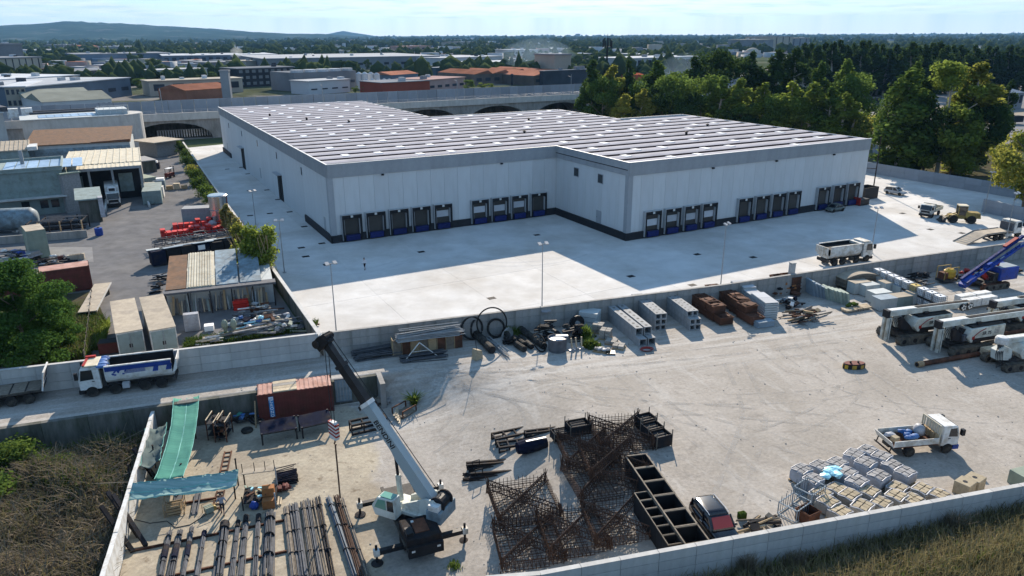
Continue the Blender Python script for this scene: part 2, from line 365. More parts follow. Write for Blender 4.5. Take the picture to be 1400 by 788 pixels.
M('far_white',(.42,.43,.44),.7,.12,.05,rnd=.12,coord='World',spec=0.)
M('far_grey',(.19,.20,.215),.85,.2,.05,rnd=.2,coord='World',spec=0.)
M('far_blue',(.13,.165,.21),.8,.2,.05,rnd=.15,coord='World',spec=0.)
M('far_beige',(.33,.30,.25),.9,.15,.05,rnd=.15,coord='World',spec=0.)
M('far_olive',(.22,.225,.19),.85,.2,.1,rnd=.1,coord='World',spec=0.)
M('far_pink',(.33,.235,.215),.9,.2,.1,rnd=.15,coord='World',spec=0.)
M('far_red',(.30,.075,.045),.85,.15,.1,rnd=.1,coord='World',spec=0.)
M('far_terracotta',(.28,.13,.085),.9,.25,.1,rnd=.25,coord='World',spec=0.)
M('far_brown',(.10,.085,.075),.9,.3,.1,rnd=.25,coord='World',spec=0.)
M('far_dark',(.04,.045,.055),.7,.3,.1,rnd=.3,coord='World',spec=0.)
M('barrier_grey',(.22,.25,.285),.7,.1,.3,rnd=.1,coord='Object',spec=0.)
glassmat('glass',(.015,.02,.025)); glassmat('cab_glass_green',(.12,.28,.22),.15); glassmat('glass_pale',(.10,.13,.15),.1)
glassmat('car_black',(.008,.008,.012),.18); glassmat('car_silver',(.30,.32,.34),.3); glassmat('car_green',(.10,.12,.11),.3); glassmat('red_shade',(.25,.02,.02),.5); glassmat('chrome',(.6,.6,.6),.2)
leafmat('leaf_dark',(.022,.044,.016),(.065,.105,.028),.42); leafmat('leaf_mid',(.042,.08,.02),(.14,.20,.042),.48); leafmat('leaf_light',(.075,.12,.024),(.24,.29,.055),.55)
leafmat('leaf_yellow',(.11,.13,.026),(.33,.32,.065),.55); leafmat('leaf_pine',(.026,.062,.017),(.095,.18,.038),.45); leafmat('leaf_bamboo',(.20,.18,.06),(.40,.33,.13),.45)
leafmat('leaf_bush',(.038,.07,.018),(.13,.18,.04),.45); leafmat('leaf_red',(.10,.02,.015),(.2,.04,.03)); leafmat('straw',(.075,.07,.035),(.235,.20,.10),.35); leafmat('brush_brown',(.075,.063,.047),(.27,.225,.165),.25)
leafmat('far_leaf',(.02,.035,.018),(.055,.075,.03),.15)
# ================================================================== SETTING: ground sheets
def yard_material():
    m = bpy.data.materials.new('yard_dust'); m.use_nodes = True; t = m.node_tree; n = t.nodes; l = t.links; b = n['Principled BSDF']; b.inputs['Roughness'].default_value = .95; b.inputs['Specular IOR Level'].default_value = .15
    g = n.new('ShaderNodeNewGeometry')
    mp = n.new('ShaderNodeMapping'); mp.vector_type = 'TEXTURE'; mp.inputs['Rotation'].default_value = (0,0,TA); l.new(g.outputs['Position'], mp.inputs[0])
    def noise(sc, det=6, src=mp.outputs[0], scale=None, dist=0, rough=.62):
        if scale: q = n.new('ShaderNodeMapping'); q.inputs['Scale'].default_value = scale; l.new(src, q.inputs[0]); src = q.outputs[0]
        z = n.new('ShaderNodeTexNoise'); z.inputs['Scale'].default_value = sc; z.inputs['Detail'].default_value = det; z.inputs['Roughness'].default_value = rough; z.inputs['Distortion'].default_value = dist; l.new(src, z.inputs['Vector']); return z.outputs['Fac']
    def mapr(x, a, b_, c=0., d=1.):
        q = n.new('ShaderNodeMapRange'); q.interpolation_type = 'SMOOTHSTEP'; q.inputs[1].default_value = a; q.inputs[2].default_value = b_; q.inputs[3].default_value = c; q.inputs[4].default_value = d; l.new(x, q.inputs[0]); return q.outputs[0]
    def mth(op, x, y):
        q = n.new('ShaderNodeMath'); q.operation = op
        for i, v in enumerate((x, y)):
            if isinstance(v, (int,float)): q.inputs[i].default_value = v
            else: l.new(v, q.inputs[i])
        return q.outputs[0]
    def mix(f, a, c2):
        q = n.new('ShaderNodeMix'); q.data_type = 'RGBA'; l.new(f, q.inputs[0])
        for i, v in ((6,a),(7,c2)):
            if isinstance(v, tuple): q.inputs[i].default_value = (*v,1)
            else: l.new(v, q.inputs[i])
        return q.outputs[2]
    sp = n.new('ShaderNodeSeparateXYZ'); l.new(mp.outputs[0], sp.inputs[0]); S_, T_ = sp.outputs[0], sp.outputs[1]
    c = mix(mapr(noise(.13,8),.35,.65), (.318,.293,.262), (.257,.234,.204))
    c = mix(mapr(noise(.5,7,dist=.6),.52,.72), c, (.225,.205,.18))
    trk = noise(1.0,6,scale=(.05,.9,1),dist=.25)                              # wheel tracks along the wall
    band = mth('MULTIPLY', mapr(T_,56,63), mapr(trk,.42,.6))
    c = mix(mth('MULTIPLY',band,.75), c, (.375,.36,.335))
    trk2 = noise(1.4,6,scale=(.25,.06,1),dist=1.6)
    c = mix(mth('MULTIPLY',mapr(trk2,.55,.66),.45), c, (.36,.345,.32))
    trk3 = noise(2.2,4,scale=(.12,.7,1),dist=2.2); c = mix(mth('MULTIPLY',mapr(trk3,.60,.68),.35), c, (.17,.145,.12))
    # worn concrete slab in the lower-left part, grime beyond it
    edge = mth('ADD', S_, mth('MULTIPLY', noise(.25,6), 9.0)); slab = mth('MULTIPLY', mapr(edge,9.5,11.5,1,0), mapr(T_,69,66))
    cs = mix(mapr(noise(.22,7),.35,.65), (.34,.30,.23), (.25,.215,.165)); cs = mix(mapr(noise(1.1,6),.58,.72), cs, (.15,.12,.085))
    c = mix(slab, c, cs)
    d = mth('ADD', T_, mth('MULTIPLY', noise(.35,6), 5.0)); c = mix(mth('MULTIPLY', mapr(d,73.5,77.5), .5), c, (.19,.165,.14))   # soil along the foot of the wall
    fine = mapr(noise(3.5,8,rough=.75),.25,.75,.78,1.22); v = n.new('ShaderNodeVectorMath'); v.operation = 'SCALE'; l.new(c, v.inputs[0]); l.new(fine, v.inputs['Scale']); l.new(v.outputs[0], b.inputs['Base Color'])
    bp = n.new('ShaderNodeBump'); bp.inputs['Strength'].default_value = .4; bp.inputs['Distance'].default_value = .12; l.new(noise(1.2,8,dist=.4), bp.inputs['Height']); l.new(bp.outputs[0], b.inputs['Normal'])
    MATS['yard_dust'] = m
yard_material()
def ST(s, t): return (s*E1.x+t*E2.x, s*E1.y+t*E2.y)
def terrain(name, mat, ss, ts, dz, h=True):
    """ts is a list of values or a function s -> list of values"""
    m = MB(); g = []
    for s in ss:
        row = []
        for t in (ts(s) if callable(ts) else ts):
            x, y = ST(s,t); row.append((x,y,(height(x,y) if h else 0)+dz))
        g.append(row)
    m.sheet(g)
    o = m.part(name, mat, smooth=True); o.data.flip_normals() if o.data.polygons[0].normal.z < 0 else None
    return tag(o, kind='structure')
def fr(a, b, st): 
    n = max(1, int(round((b-a)/st))); return [a+(b-a)*i/n for i in range(n+1)]
_far = [16000,9000,5200,3000,1700,1000,600,350,200,120]
ss = [-v for v in _far]+fr(-70,100,2)[:]+[v for v in _far[::-1] if v > 100]
ts = [-v for v in (12000,3000,800,200,60)]+fr(-10,66,2)+[T_RET-.3,T_RET+.25]+fr(70,80,2)+[100,130,180,260,400,700,1200,2200,4000,7500,14000]
_h = height
def height(x, y): return _h(x,y)-(3. if -80 < x*E1.x+y*E1.y < 60 and 22 < x*E2.x+y*E2.y < 74 else 0)
terrain('ground','far_land', ss, ts, -.035)
height = _h
def FG(s): return 32.7-(s-12.7)*.0694                      # line of the foreground wall in yard axes
yt = lambda s: [FG(s)*(1-k/16)+ (T_RET-.1)*k/16 for k in range(17)]+[T_RET-.05+.0, T_RET+.06]+fr(68.6,77.5,1.5)
terrain('yard', 'yard_dust', fr(-12.1,110,1.2), yt, 0.)
terrain('road', 'yard_dust', fr(-75,-12.1,2), [T_RET+.06]+fr(68.5,77.4,1.5), .001)
terrain('scrub_ground', 'soil', fr(-75,-12.3,2), fr(20,T_RET-.1,2), -.004)
def verge_z(s, t): return .7*sm(26,48,s)+1.0*sm(FG(s)-.6,FG(s)-5,t)  # rises to the right; bank away from the wall added to catch sun
_g = [[(*ST(s,t),verge_z(s,t)) for t in [k/15*(FG(s)-.05) for k in range(16)]] for s in fr(-4,140,2)]
_o = MB().sheet(_g).part('verge','soil',smooth=True); tag(_o,kind='structure'); _o.data.flip_normals() if _o.data.polygons[0].normal.z < 0 else None
# left industrial yard, plots and lanes
def poly(name, mat, pts, z, kind='structure', parent=None, thick=0):
    m = MB(); n = len(pts)
    if thick: m.prism([(p[0],p[1]) for p in pts], z-thick, z, 'xy')
    else: m.add([(p[0],p[1],z) for p in pts], [tuple(range(n))])
    o = m.part(name, mat, parent); 
    if not thick and o.data.polygons[0].normal.z < 0: o.data.flip_normals()
    if kind and not parent: tag(o, kind=kind)
    return o
def track_material():
    m = bpy.data.materials.new('wheel_track'); m.use_nodes = True; t = m.node_tree; n = t.nodes; l = t.links; b = n['Principled BSDF']; b.inputs['Base Color'].default_value = (.40,.38,.35,1); b.inputs['Roughness'].default_value = .95; b.inputs['Specular IOR Level'].default_value = 0
    g = n.new('ShaderNodeNewGeometry'); z = n.new('ShaderNodeTexNoise'); z.inputs['Scale'].default_value = .55; z.inputs['Detail'].default_value = 7; l.new(g.outputs['Position'], z.inputs['Vector'])
    r = n.new('ShaderNodeMapRange'); r.inputs[1].default_value = .42; r.inputs[2].default_value = .66; r.inputs[4].default_value = .5; l.new(z.outputs['Fac'], r.inputs[0])
    tr = n.new('ShaderNodeBsdfTransparent'); mx_ = n.new('ShaderNodeMixShader'); l.new(r.outputs[0], mx_.inputs[0]); l.new(tr.outputs[0], mx_.inputs[1]); l.new(b.outputs[0], mx_.inputs[2]); l.new(mx_.outputs[0], n['Material Output'].inputs[0]); MATS['wheel_track'] = m
track_material(); _q = random.Random(21)
_tz = [.012]
def tracks(pts, w=.34, gauge=2.0):
    _tz[0] += .0015
    m = MB(); P = [at(*p) for p in pts]; C_ = []
    for i in range(len(P)-1):
        p0, p1, p2, p3 = P[max(i-1,0)], P[i], P[i+1], P[min(i+2,len(P)-1)]
        for k in range(10): f = k/10; C_.append(.5*((2*p1)+(p2-p0)*f+(2*p0-5*p1+4*p2-p3)*f*f+(3*p1-p0-3*p2+p3)*f**3))
    for sd_ in (-gauge/2, gauge/2):
        g = []
        for i in range(len(C_)-1):
            d = (C_[i+1]-C_[i]).normalized(); nn = Vector((-d.y,d.x,0)); row = []
            for e in (-w/2,w/2): q = C_[i]+nn*(sd_+e); row.append((q.x,q.y,height(q.x,q.y)+_tz[0]))
            g.append(row)
        m.sheet(g)
    o = m.part('wheel_tracks','wheel_track'); o['kind'] = 'stuff'; o.data.flip_normals() if o.data.polygons[0].normal.z < 0 else None
for pts in (((480,512),(620,505),(800,497),(1000,478),(1200,450)),((430,520),(600,520),(780,512),(990,492),(1180,470)),((560,515),(620,530),(630,570),(590,610),(520,640)),((540,520),(650,545),(700,570),(680,640)),((600,510),(760,530),(950,545),(1120,540),(1195,520)),((700,505),(900,560),(1050,600),(1180,640)),((1000,490),(1030,560),(1010,640),(990,690)),((840,500),(960,600),(1040,660),(1110,690)),((640,520),(820,560),(960,560),(1180,580)),((1120,470),(1180,510),(1250,560),(1330,620)),((1050,480),(1150,540),(1330,570),(1420,560)),((1090,440),(1100,470),(1160,520),(1130,560),(1040,600))): tracks(pts,_q.uniform(.28,.5))
poly('industrial_yard','asphalt',[(-260,60),ST(-75,77.9),(-48,63.6),(-20.4,72.2),(-100,226),(-118,262),(-330,130)], -.012)
poly('concrete_apron','pale_asphalt',[at(56,352)[:2],at(128,359)[:2],at(126,338)[:2],at(60,338)[:2]], .004)
poly('grass_plot','soil',[at(-60,508)[:2],at(122,492)[:2],at(145,440)[:2],at(128,398)[:2],at(-60,420)[:2]], .002)
poly('rail_ballast','dust',[(-330,120),(-118,240),(30,318),(400,500),(400,520),(-330,134)], .01)
poly('rail_ground','far_town',[(-330,140),(420,530),(-200,1400),(-900,700)], -.012)

# ------------------------------------------------------------------ lot of pale concrete, cast in bays
WZ = .49486; WC = Vector((-29.128,116.76,0)); WU = Vector((cos(WZ),sin(WZ),0)); WV = Vector((-sin(WZ),cos(WZ),0))
lot_poly = [(-19.9,71.9),(3.2,79.5),(25.7,87.0),(95,113.9),(108,142),(80,192),(0,246),(-60,262),(-99.4,226)]
lot = poly('lot_pavement','new_concrete',lot_poly, -.004)
def clip(pts, P):
    out = pts
    for i in range(len(P)):
        a, b = P[i], P[(i+1)%len(P)]; ins = lambda p: (b[0]-a[0])*(p[1]-a[1])-(b[1]-a[1])*(p[0]-a[0]) >= 0
        res = []
        for k in range(len(out)):
            p, q = out[k], out[(k+1)%len(out)]; ip, iq = ins(p), ins(q)
            if ip: res.append(p)
            if ip != iq:
                d1 = (b[0]-a[0])*(p[1]-a[1])-(b[1]-a[1])*(p[0]-a[0]); d2 = (b[0]-a[0])*(q[1]-a[1])-(b[1]-a[1])*(q[0]-a[0]); t = d1/(d1-d2)
                res.append((p[0]+(q[0]-p[0])*t, p[1]+(q[1]-p[1])*t))
        out = res
        if not out: return []
    return out
_lp = [(-19.9,71.9),(95,113.9),(108,142),(80,192),(0,246),(-60,262),(-99.4,226)]
for i in range(-3,14):
    for j in range(-8,12):
        u0, v0 = -2+i*12.0-.0, -2+j*13.0; g = .022
        if 6 < u0+6 < 36 and 8 < v0+6 < 105: continue
        if 48 < u0+6 < 92 and -14 < v0+6 < 26: continue
        q = [WC+WU*(u0+a)+WV*(v0+b) for a,b in ((g,g),(12-g,g),(12-g,13-g),(g,13-g))]
        c = clip([(p.x,p.y) for p in q], _lp)
        if len(c) < 3: continue
        poly('concrete_slab','new_concrete', c, .006+.001*((i+j)%2), parent=lot, thick=.012)
for p in [(576,344.6),(672,408),(734,321.5),(862.5,378),(440,333),(310.7,231.5),(330,229),(338.6,238),(341,261),(365,260),(380,273),(369,292),(396,290),(416,310),(412,339),(418,351),(378,342),(447,362),(342,295),(953,348),(1029.5,352),(946.5,390),(1272,314),(1315,319),(1234,292)]:
    P = at(*p,0); m = MB().bx(-.55,.55,-.45,.45,-.002,.004)
    for k in range(5): m.bx(-.5,.5,-.4+k*.18,-.3+k*.18,.004,.016)
    m.part('drain_grate','dock_dark',lot,(P.x,P.y,.008),WZ)

for px,py,r,a0,a1 in ((1040,262,13,3.6,5.6),(1090,300,16,.3,2.4),(700,330,12,3.9,5.7),(1180,330,18,1.2,2.6),(470,345,10,4.2,6.0)):
    P = at(px,py,0); m = MB()
    for rr in (r,r+1.9): m.sheet([[(P.x+(rr+w)*cos(a),P.y+(rr+w)*sin(a),.0145) for w in (-.13,.13)] for a in [a0+(a1-a0)*k/24 for k in range(25)]])
    o = m.part('tyre_mark','tyre_grey',lot); o['kind'] = 'stuff'
# ------------------------------------------------------------------ walls built of cast panels
def wall(name, pts, top, thick, plen, courses, mat, label, base=0., cap=None, matcap=None, gap=.03):
    """pts left to right seen from the camera side; panels on the near face of a core"""
    L0 = Vector(pts[0]); r = T(name, label, 'wall', (L0.x,L0.y,0))
    for a, b in zip(pts[:-1], pts[1:]):
        A = Vector(a)-L0; B = Vector(b)-L0; d = B-A; ln = d.length; yaw = atan2(d.y,d.x); n = max(1,round(ln/plen)); w = ln/n
        b0 = base if not callable(base) else None
        core = MB().bx(0,ln,.05,thick-.05,(b0 if b0 is not None else -2.6),top-.04)
        core.part('wall_core', mat, r, (A.x,A.y,0), yaw)
        for i in range(n):
            zb = base if not callable(base) else min(0,base(L0.x+A.x+d.x*(i+.5)/n, L0.y+A.y+d.y*(i+.5)/n))-.05
            hh = (top-zb)/courses; me = MB().bx(gap/2,w-gap/2,0,thick,gap/2,hh-gap/2).mesh('wall_panel',mat)
            for k in range(courses):
                link('wall_panel', me, r, (A.x+d.x*i/n, A.y+d.y*i/n, zb+k*hh), yaw)
    if cap:
        m = MB()
        for a, b in zip(pts[:-1], pts[1:]):
            A = Vector(a)-L0; B = Vector(b)-L0; dd = (B-A).normalized(); nn = Vector((-dd.y,dd.x))*(thick/2)
            A = A+nn; B = B+nn; m.beam((A.x,A.y,top+cap/2+.002),(B.x,B.y,top+cap/2+.002),thick+.08,cap)
        m.part('coping', matcap or mat, r)
    return r
wall('boundary_wall',[(-66,56.6),(-47.7,62.8),(-20.2,71.45)],2.6,.3,3.0,3,'pale_concrete','grey concrete wall along the road behind the blue and white dump truck',cap=.08)
wall('boundary_wall',[(-19.8,71.55),(3.3,79.1),(25.7,86.6),(50.1,96.4),(76.1,106.3),(98,114.6)],2.6,.3,3.0,3,'old_concrete','long grey concrete wall between the dusty yard and the pale paved lot',cap=.06)
wall('boundary_wall',[(-99,225.4),(-20.1,71.9)],1.9,.35,4.0,1,'dark_concrete','long wall with bright coping between the warehouse lot and the bushes',cap=.12,matcap='pale_concrete')
wall('boundary_wall',[ST(9.6,33.4),ST(12.7,32.75),ST(30,31.5),ST(52,29.9),ST(75,28.5)],2.55,.35,2.4,4,'pale_concrete','pale concrete wall crossing the bottom right foreground beside dry grass',base=-.2)
wall('boundary_wall',[(79,192),(104.5,146.2)],2.6,.3,3.5,2,'barrier_grey','grey perimeter wall below the tall trees right of the warehouse')
wall('boundary_wall',[tuple(at(1345,272,2.5)[:2]),tuple(at(1400,284,2.5)[:2]),(101,112)],2.5,.3,3.5,2,'barrier_grey','short grey wall behind the flatbed truck at the right edge')
# retaining wall of the lower yard and its free end
rw = T('retaining_wall','dark stained retaining wall between the road and the lower yard','wall',(0,0,0))
for k in range(22):
    s0 = -72+k*3.66; s1 = min(s0+3.63,S_END)
    if s1-s0 < .3: continue
    a = Vector(ST(s0,T_RET-.28)); b = Vector(ST(s1,T_RET-.28)); MB().bx(0,(b-a).length,0,.5,-2.7,.05).part('wall_panel','dark_concrete',rw,(a.x,a.y,0),TA)
a = Vector(ST(S_END+.05,T_RET-.6)); MB().bx(0,.5,-1.9,.9,-2.6,.12).part('end_block','old_concrete',rw,(a.x,a.y,0),TA)
a = at(213,556,-.3); b = at(139,800,-.3)
ww = T('partition_wall','white painted low wall between the scrub and the steel yard','wall',(a.x,a.y,0))
d = Vector((b.x-a.x,b.y-a.y)); n = 9
for k in range(n):
    q = MB().bx(.01,d.length/n-.02,-.3,0,-2.6,-.3-.03*(k%2)); q.part('wall_panel','white_paint',ww,(d.x*k/n,d.y*k/n,0),atan2(d.y,d.x))

# ================================================================== WAREHOUSE
wh = T('warehouse','huge white warehouse with grey fascia, striped roof and black loading docks','warehouse',tuple(WC),WZ)
HT, HF, HP = 12.74, 10.62, 1.25
UB, VJ, UE = 42.5, -22.04, 100.35
core = MB()
core.bx(.15,UB-.15,.15,116.3,0,11.5); core.bx(UB+.15,80.4,VJ+.15,60.2,0,11.49); core.bx(80.4,UE-.15,VJ+.15,32.8,0,11.48)
core.part('wall_core','white_panel',wh)
def facade(p0, ang, length, w, skip=(), plinth=True, pl_ranges=None):
    """cladding panels, fascia panels and plinth along one front; local x runs along, -y is outside"""
    n = round(length/w); ww_ = length/n
    me = MB().bx(.015,ww_-.015,0,.14,HP if plinth else 0,HF).mesh('wall_panel','white_panel')
    mf = MB()
    mf.bx(.004,ww_-.004,-.13,.1,HF,HT)
    for k in range(8): mf.bx(ww_*(k+.2)/8, ww_*(k+.7)/8, -.155,-.131,HF+.03,HT-.03)
    mf = mf.mesh('fascia_panel','fascia_metal')
    for i in range(n):
        o = Vector((p0[0]+cos(ang)*ww_*i, p0[1]+sin(ang)*ww_*i, 0))
        link('wall_panel', me, wh, o, ang); link('fascia_panel', mf, wh, o, ang)
    if plinth: MB().bx(-.3,length,-.3,.02,0,HP).part('plinth','plinth_black',wh,(p0[0],p0[1],0),ang)
    MB().bx(-.16,length+.16,-.17,.12,HT,HT+.07).part('parapet_cap','white_panel',wh,(p0[0],p0[1],.002*random.random()),ang)
facade((0,0),0,UB,2.5)
facade((UB,0),-pi/2,-VJ,2.45)
facade((UB,VJ),0,UE-UB,2.5)
facade((0,116.5),-pi/2,116.5,2.5,plinth=False)
for v0, v1 in ((-.3,17.5),(102,116.5)): MB().bx(-.3,.02,v0,v1,.0,HP-.003).part('plinth','plinth_black',wh)
# other faces, plain
b_ = MB(); b_.bx(UB-.1,UB+.04,60.3,116.5,0,HT-.05); b_.bx(0,UB,116.4,116.55,0,HT-.05); b_.bx(UB,80.4,60.2,60.4,0,HT-.05); b_.bx(80.3,80.45,32.9,60.3,0,HT-.05); b_.bx(80.4,UE,32.8,33,0,HT-.05); b_.bx(UE-.14,UE+.02,VJ+.15,33,0,HT-.05)
b_.part('rear_wall','white_panel',wh)
for x, y in ((-.16,-.16),(UB-.16,VJ-.16)):
    MB().bx(0,.9,0,.12,HP,HF).bx(0,.12,.12,.9,HP,HF).part('corner_pilaster','fascia_metal',wh,(x,y,0))
# roof bands with dark gutters
PIT = 4.87; ph = .68
def uspan(v):
    if v > 60.3: return .1,UB-.1
    if v > 32.9: return .1,80.3
    if v > 0: return .1,UE-.1
    return UB+.1,UE-.1
k = -5; nb = 0
gut = MB()
while True:
    v0 = ph+k*PIT; v1 = v0+PIT; k += 1
    if v0 > 116: break
    a = max(v0+1.38, VJ+.3); b = min(v1, 116.2)
    if b-a < .6: continue
    spans = [uspan((a+b)/2)]
    if v0 < 0 < v1 and False: pass
    for u0, u1 in spans:
        m = MB(); g = []
        for i in range(7):
            f = i/6; g.append((a+(b-a)*f, 12.50+.20*sin(pi*f)**.8))
        pr = [(y,z) for y,z in g]+[(b,11.9),(a,11.9)]
        m.prism(pr,u0,u1,'yz'); m.part('roof_band','roof_sheet',wh); nb += 1
        # corrugation ribs on the near bands, skylights on all
        MB().bx(u0,u1,v0+.6,a-.004,11.6,12.55).part('gutter_beam','gutter_dark',wh) if v0 > VJ else None
        per = 5.85; u = 5.0; j = 0
        while u < u0+2: u += per; j += 1
        while u < u1-3:
            if (j+(2 if k%2 else 0)) % 4 < 2 and (j*7+k*3)%9 != 0:
                y0 = a+(b-a)*.28; y1 = a+(b-a)*.80
                s_ = MB(); s_.bx(0,1.25,y0,y1,12.55,12.745); s_.part('skylight','skylight',wh,(u,0,0))
            u += per; j += 1
gut.bx(.2,UB-.2,.2,116.2,11.5,11.6); gut.bx(UB-.2,80.2,VJ+.2,60,11.5,11.601); gut.bx(80.2,UE-.2,VJ+.2,32.7,11.5,11.602)
gut.part('roof_gutter','gutter_dark',wh)
# vents on the roof
for u,v in ((14,70),(21,58),(8,84),(47,20),(75,2),(88,10),(60,41)): MB().lathe([(.25,0),(.25,.5),(.4,.5),(.4,.6),(.02,.75)],10).part('roof_vent','dock_dark',wh,(u,v,12.5))
# loading docks
fr_ = MB(); W2 = 1.68; D = .62
fr_.bx(-W2,-W2+.34,-D,-.002,.3,4.45); fr_.bx(W2-.34,W2,-D,-.002,.3,4.45); fr_.bx(-W2+.34,W2-.34,-D,-.002,3.9,4.45)
dock_me = fr_.mesh('dock_shelter','dock_dark')
edge_me = MB().bx(-W2-.03,-W2+.03,-D-.03,-.003,.3,4.48).bx(-W2-.03,W2+.03,-D-.03,-.003,4.45,4.52).mesh('edge_trim','lamp_head')
door_me = MB().bx(-W2+.34,W2-.34,-.06,-.003,1.2,3.9).mesh('dock_door','dock_door')
pan_me = MB().bx(-W2+.55,W2-.55,-.13,-.061,2.2,3.3).mesh('door_panel','dock_panel_white')
lev_me = MB().bx(-1.15,1.15,-.75,-.31,.25,1.15).bx(-1.0,1.0,-.78,-.751,.45,.6).mesh('dock_leveller','dock_blue')
cur_me = MB().bx(-.05,.05,-.5,-.07,1.2,3.7).mesh('side_curtain','lamp_head')
lam_me = MB().bx(-.2,.2,-D-.08,-D-.001,4.05,4.4).mesh('dock_lamp','white_paint')
buf_me = MB().bx(-1.5,-1.2,-.5,-.301,.6,1.15).bx(1.2,1.5,-.5,-.301,.6,1.15).mesh('dock_buffer','rubber')
def dock(u, v, openp):
    d = link('dock_shelter',dock_me,wh,(u,v-.002,0))
    for n, me in (('edge_trim',edge_me),('dock_door',door_me),('dock_leveller',lev_me),('dock_lamp',lam_me),('dock_buffer',buf_me)): link(n,me,d)
    for x in (-W2+.39,W2-.39): link('side_curtain',cur_me,d,(x,0,0))
    if openp: link('door_panel',pan_me,d,(0,0,.25*random.uniform(-1,1.)))
for i, u in enumerate((3.25,7.3,11.35,15.35,19.4,26.5,30.5,34.5,38.55)): dock(u,0,i in (4,5,6,7))
for i, u in enumerate((47.5,51.7,55.8,59.8,68.1,72.3,76.4,80.4,88.3,92.6,96.7)): dock(u,VJ,i in (0,1,2,3))
# lamps under the fascia
for p, a in (((9,0),0),((31,0),0),((60,VJ),0),((75,VJ),0),((90,VJ),0)): MB().bx(-.2,.2,-.45,-.16,10.35,10.6).part('wall_lamp','dock_dark',wh,(p[0],p[1],0),a)
# side windows and door of the recess
for v in (-6.85,-14.25): 
    w_ = MB().bx(-.06,.003,-.8,.8,8.15,9.8).part('window','fascia_metal',wh,(UB-.002,v,0)); MB().bx(-.07,-.061,-.68,.68,8.27,9.68).part('pane','glass',w_)
dr = MB().bx(-.05,.002,-.75,.75,HP,3.45).part('side_door','fascia_metal',wh,(UB-.002,-14.1,0)); MB().cyl((-.12,.5,2.3),(-.051,.5,2.3),.05).part('handle','black_paint',dr)
# left side: two tall dark doors with canopies, slit windows, small doors
for v in (38.2,81.9):
    d = MB().bx(-.08,-.001,-2.1,2.1,0,5.4).part('tall_door','dock_dark',wh,(0,v,0)); MB().bx(-1.0,-.081,-2.4,2.4,5.45,5.62).part('canopy','fascia_metal',d); MB().bx(-.16,-.081,-.05,.05,0,5.4).part('door_post','black_paint',d)
for v in (17.9,39.0,59.6,80.1,100.4):
    w_ = MB().bx(-.05,-.001,-.4,.4,8.35,9.8).part('slit_window','fascia_metal',wh,(0,v,0)); MB().bx(-.06,-.051,-.32,.32,8.42,9.73).part('pane','glass',w_)
for v in (4.2,59.6,108): 
    d = MB().bx(-.05,-.001,-.45,.45,1.2,3.5).part('side_door','fascia_metal',wh,(0,v,0))
# dark skip boxes at the right end
e = MB(); e.bx(0,4.2,0,.15,0,2.4); e.bx(0,4.2,2.6,2.75,0,2.4); e.bx(0,.15,.15,2.6,0,2.4); e.bx(4.05,4.2,.15,2.6,0,2.4); e.bx(.15,4.05,.15,2.6,0,.15)
P = at(1181,274,0); sk = T('waste_skip','black open skip box beyond the right end of the docks','skip',(P.x,P.y,.01),WZ); e.part('skip_box','black_paint',sk)
P = at(1171,281,0); sk = T('dock_platform','low black loading platform with red end at the last dock','platform',(P.x,P.y,.01),WZ)
MB().bx(0,2.6,-.8,1.2,0,1.2).part('platform_body','black_paint',sk); MB().bx(-.15,0,-.8,1.2,.1,1.6).part('end_guard','red_paint',sk)

# ------------------------------------------------------------------ lamp posts
def pole(px, pyb, pyt, label, r=.06, z=0., arms=2):
    P = at(px,pyb,z); h = topz(P,pyt); o = T('lamp_post',label,'lamp post',(P.x,P.y,0),WZ+random.uniform(-.5,.5),'lamp posts of the lot')
    MB().cyl((0,0,0),(0,0,h),r*1.3,r*.75,8).part('pole','galvanised',o)
    MB().bx(-.25,.25,-.25,.25,0,.06).part('base_plate','galvanised',o)
    m = MB().beam((-.5,0,h),(.5,0,h),.06); m.part('cross_arm','galvanised',o)
    for s_ in (-1,1): MB().box((s_*.45,-.15,h+.12),(.42,.5,.13),rx=.4).part('floodlight','lamp_head',o)
for a in ((741,424,334,'slim lamp post standing against the long wall before the sunlit concrete'),(985,393,307,'slim lamp post by the wall above the rusty formwork stacks'),
          (1191,346,285,'slim lamp post by the wall just right of the white dump truck'),(389,373,302,'slim lamp post beside the left lot wall near the bamboo'),
          (460,456,361,'lamp post at the corner of the lot above the crane tip'),(351,317,262,'thin lamp post on the lot along the warehouse left side'),
          (1371,348,265,'lamp post by the wall near the car transporter ramp'),(1345,293,236,'lamp post at the end of the short grey wall')): pole(*a)
P = at(1194,258,0); o = T('lamp_post','dark post standing at the far right corner of the warehouse','lamp post',(P.x,P.y,0)); hh = topz(P,186)
MB().cyl((0,0,0),(0,0,hh),.14,.1,8).part('pole','dark_steel',o); MB().beam((0,0,hh-7),(-5,2,hh-7),.12).part('cross_arm','dark_steel',o)
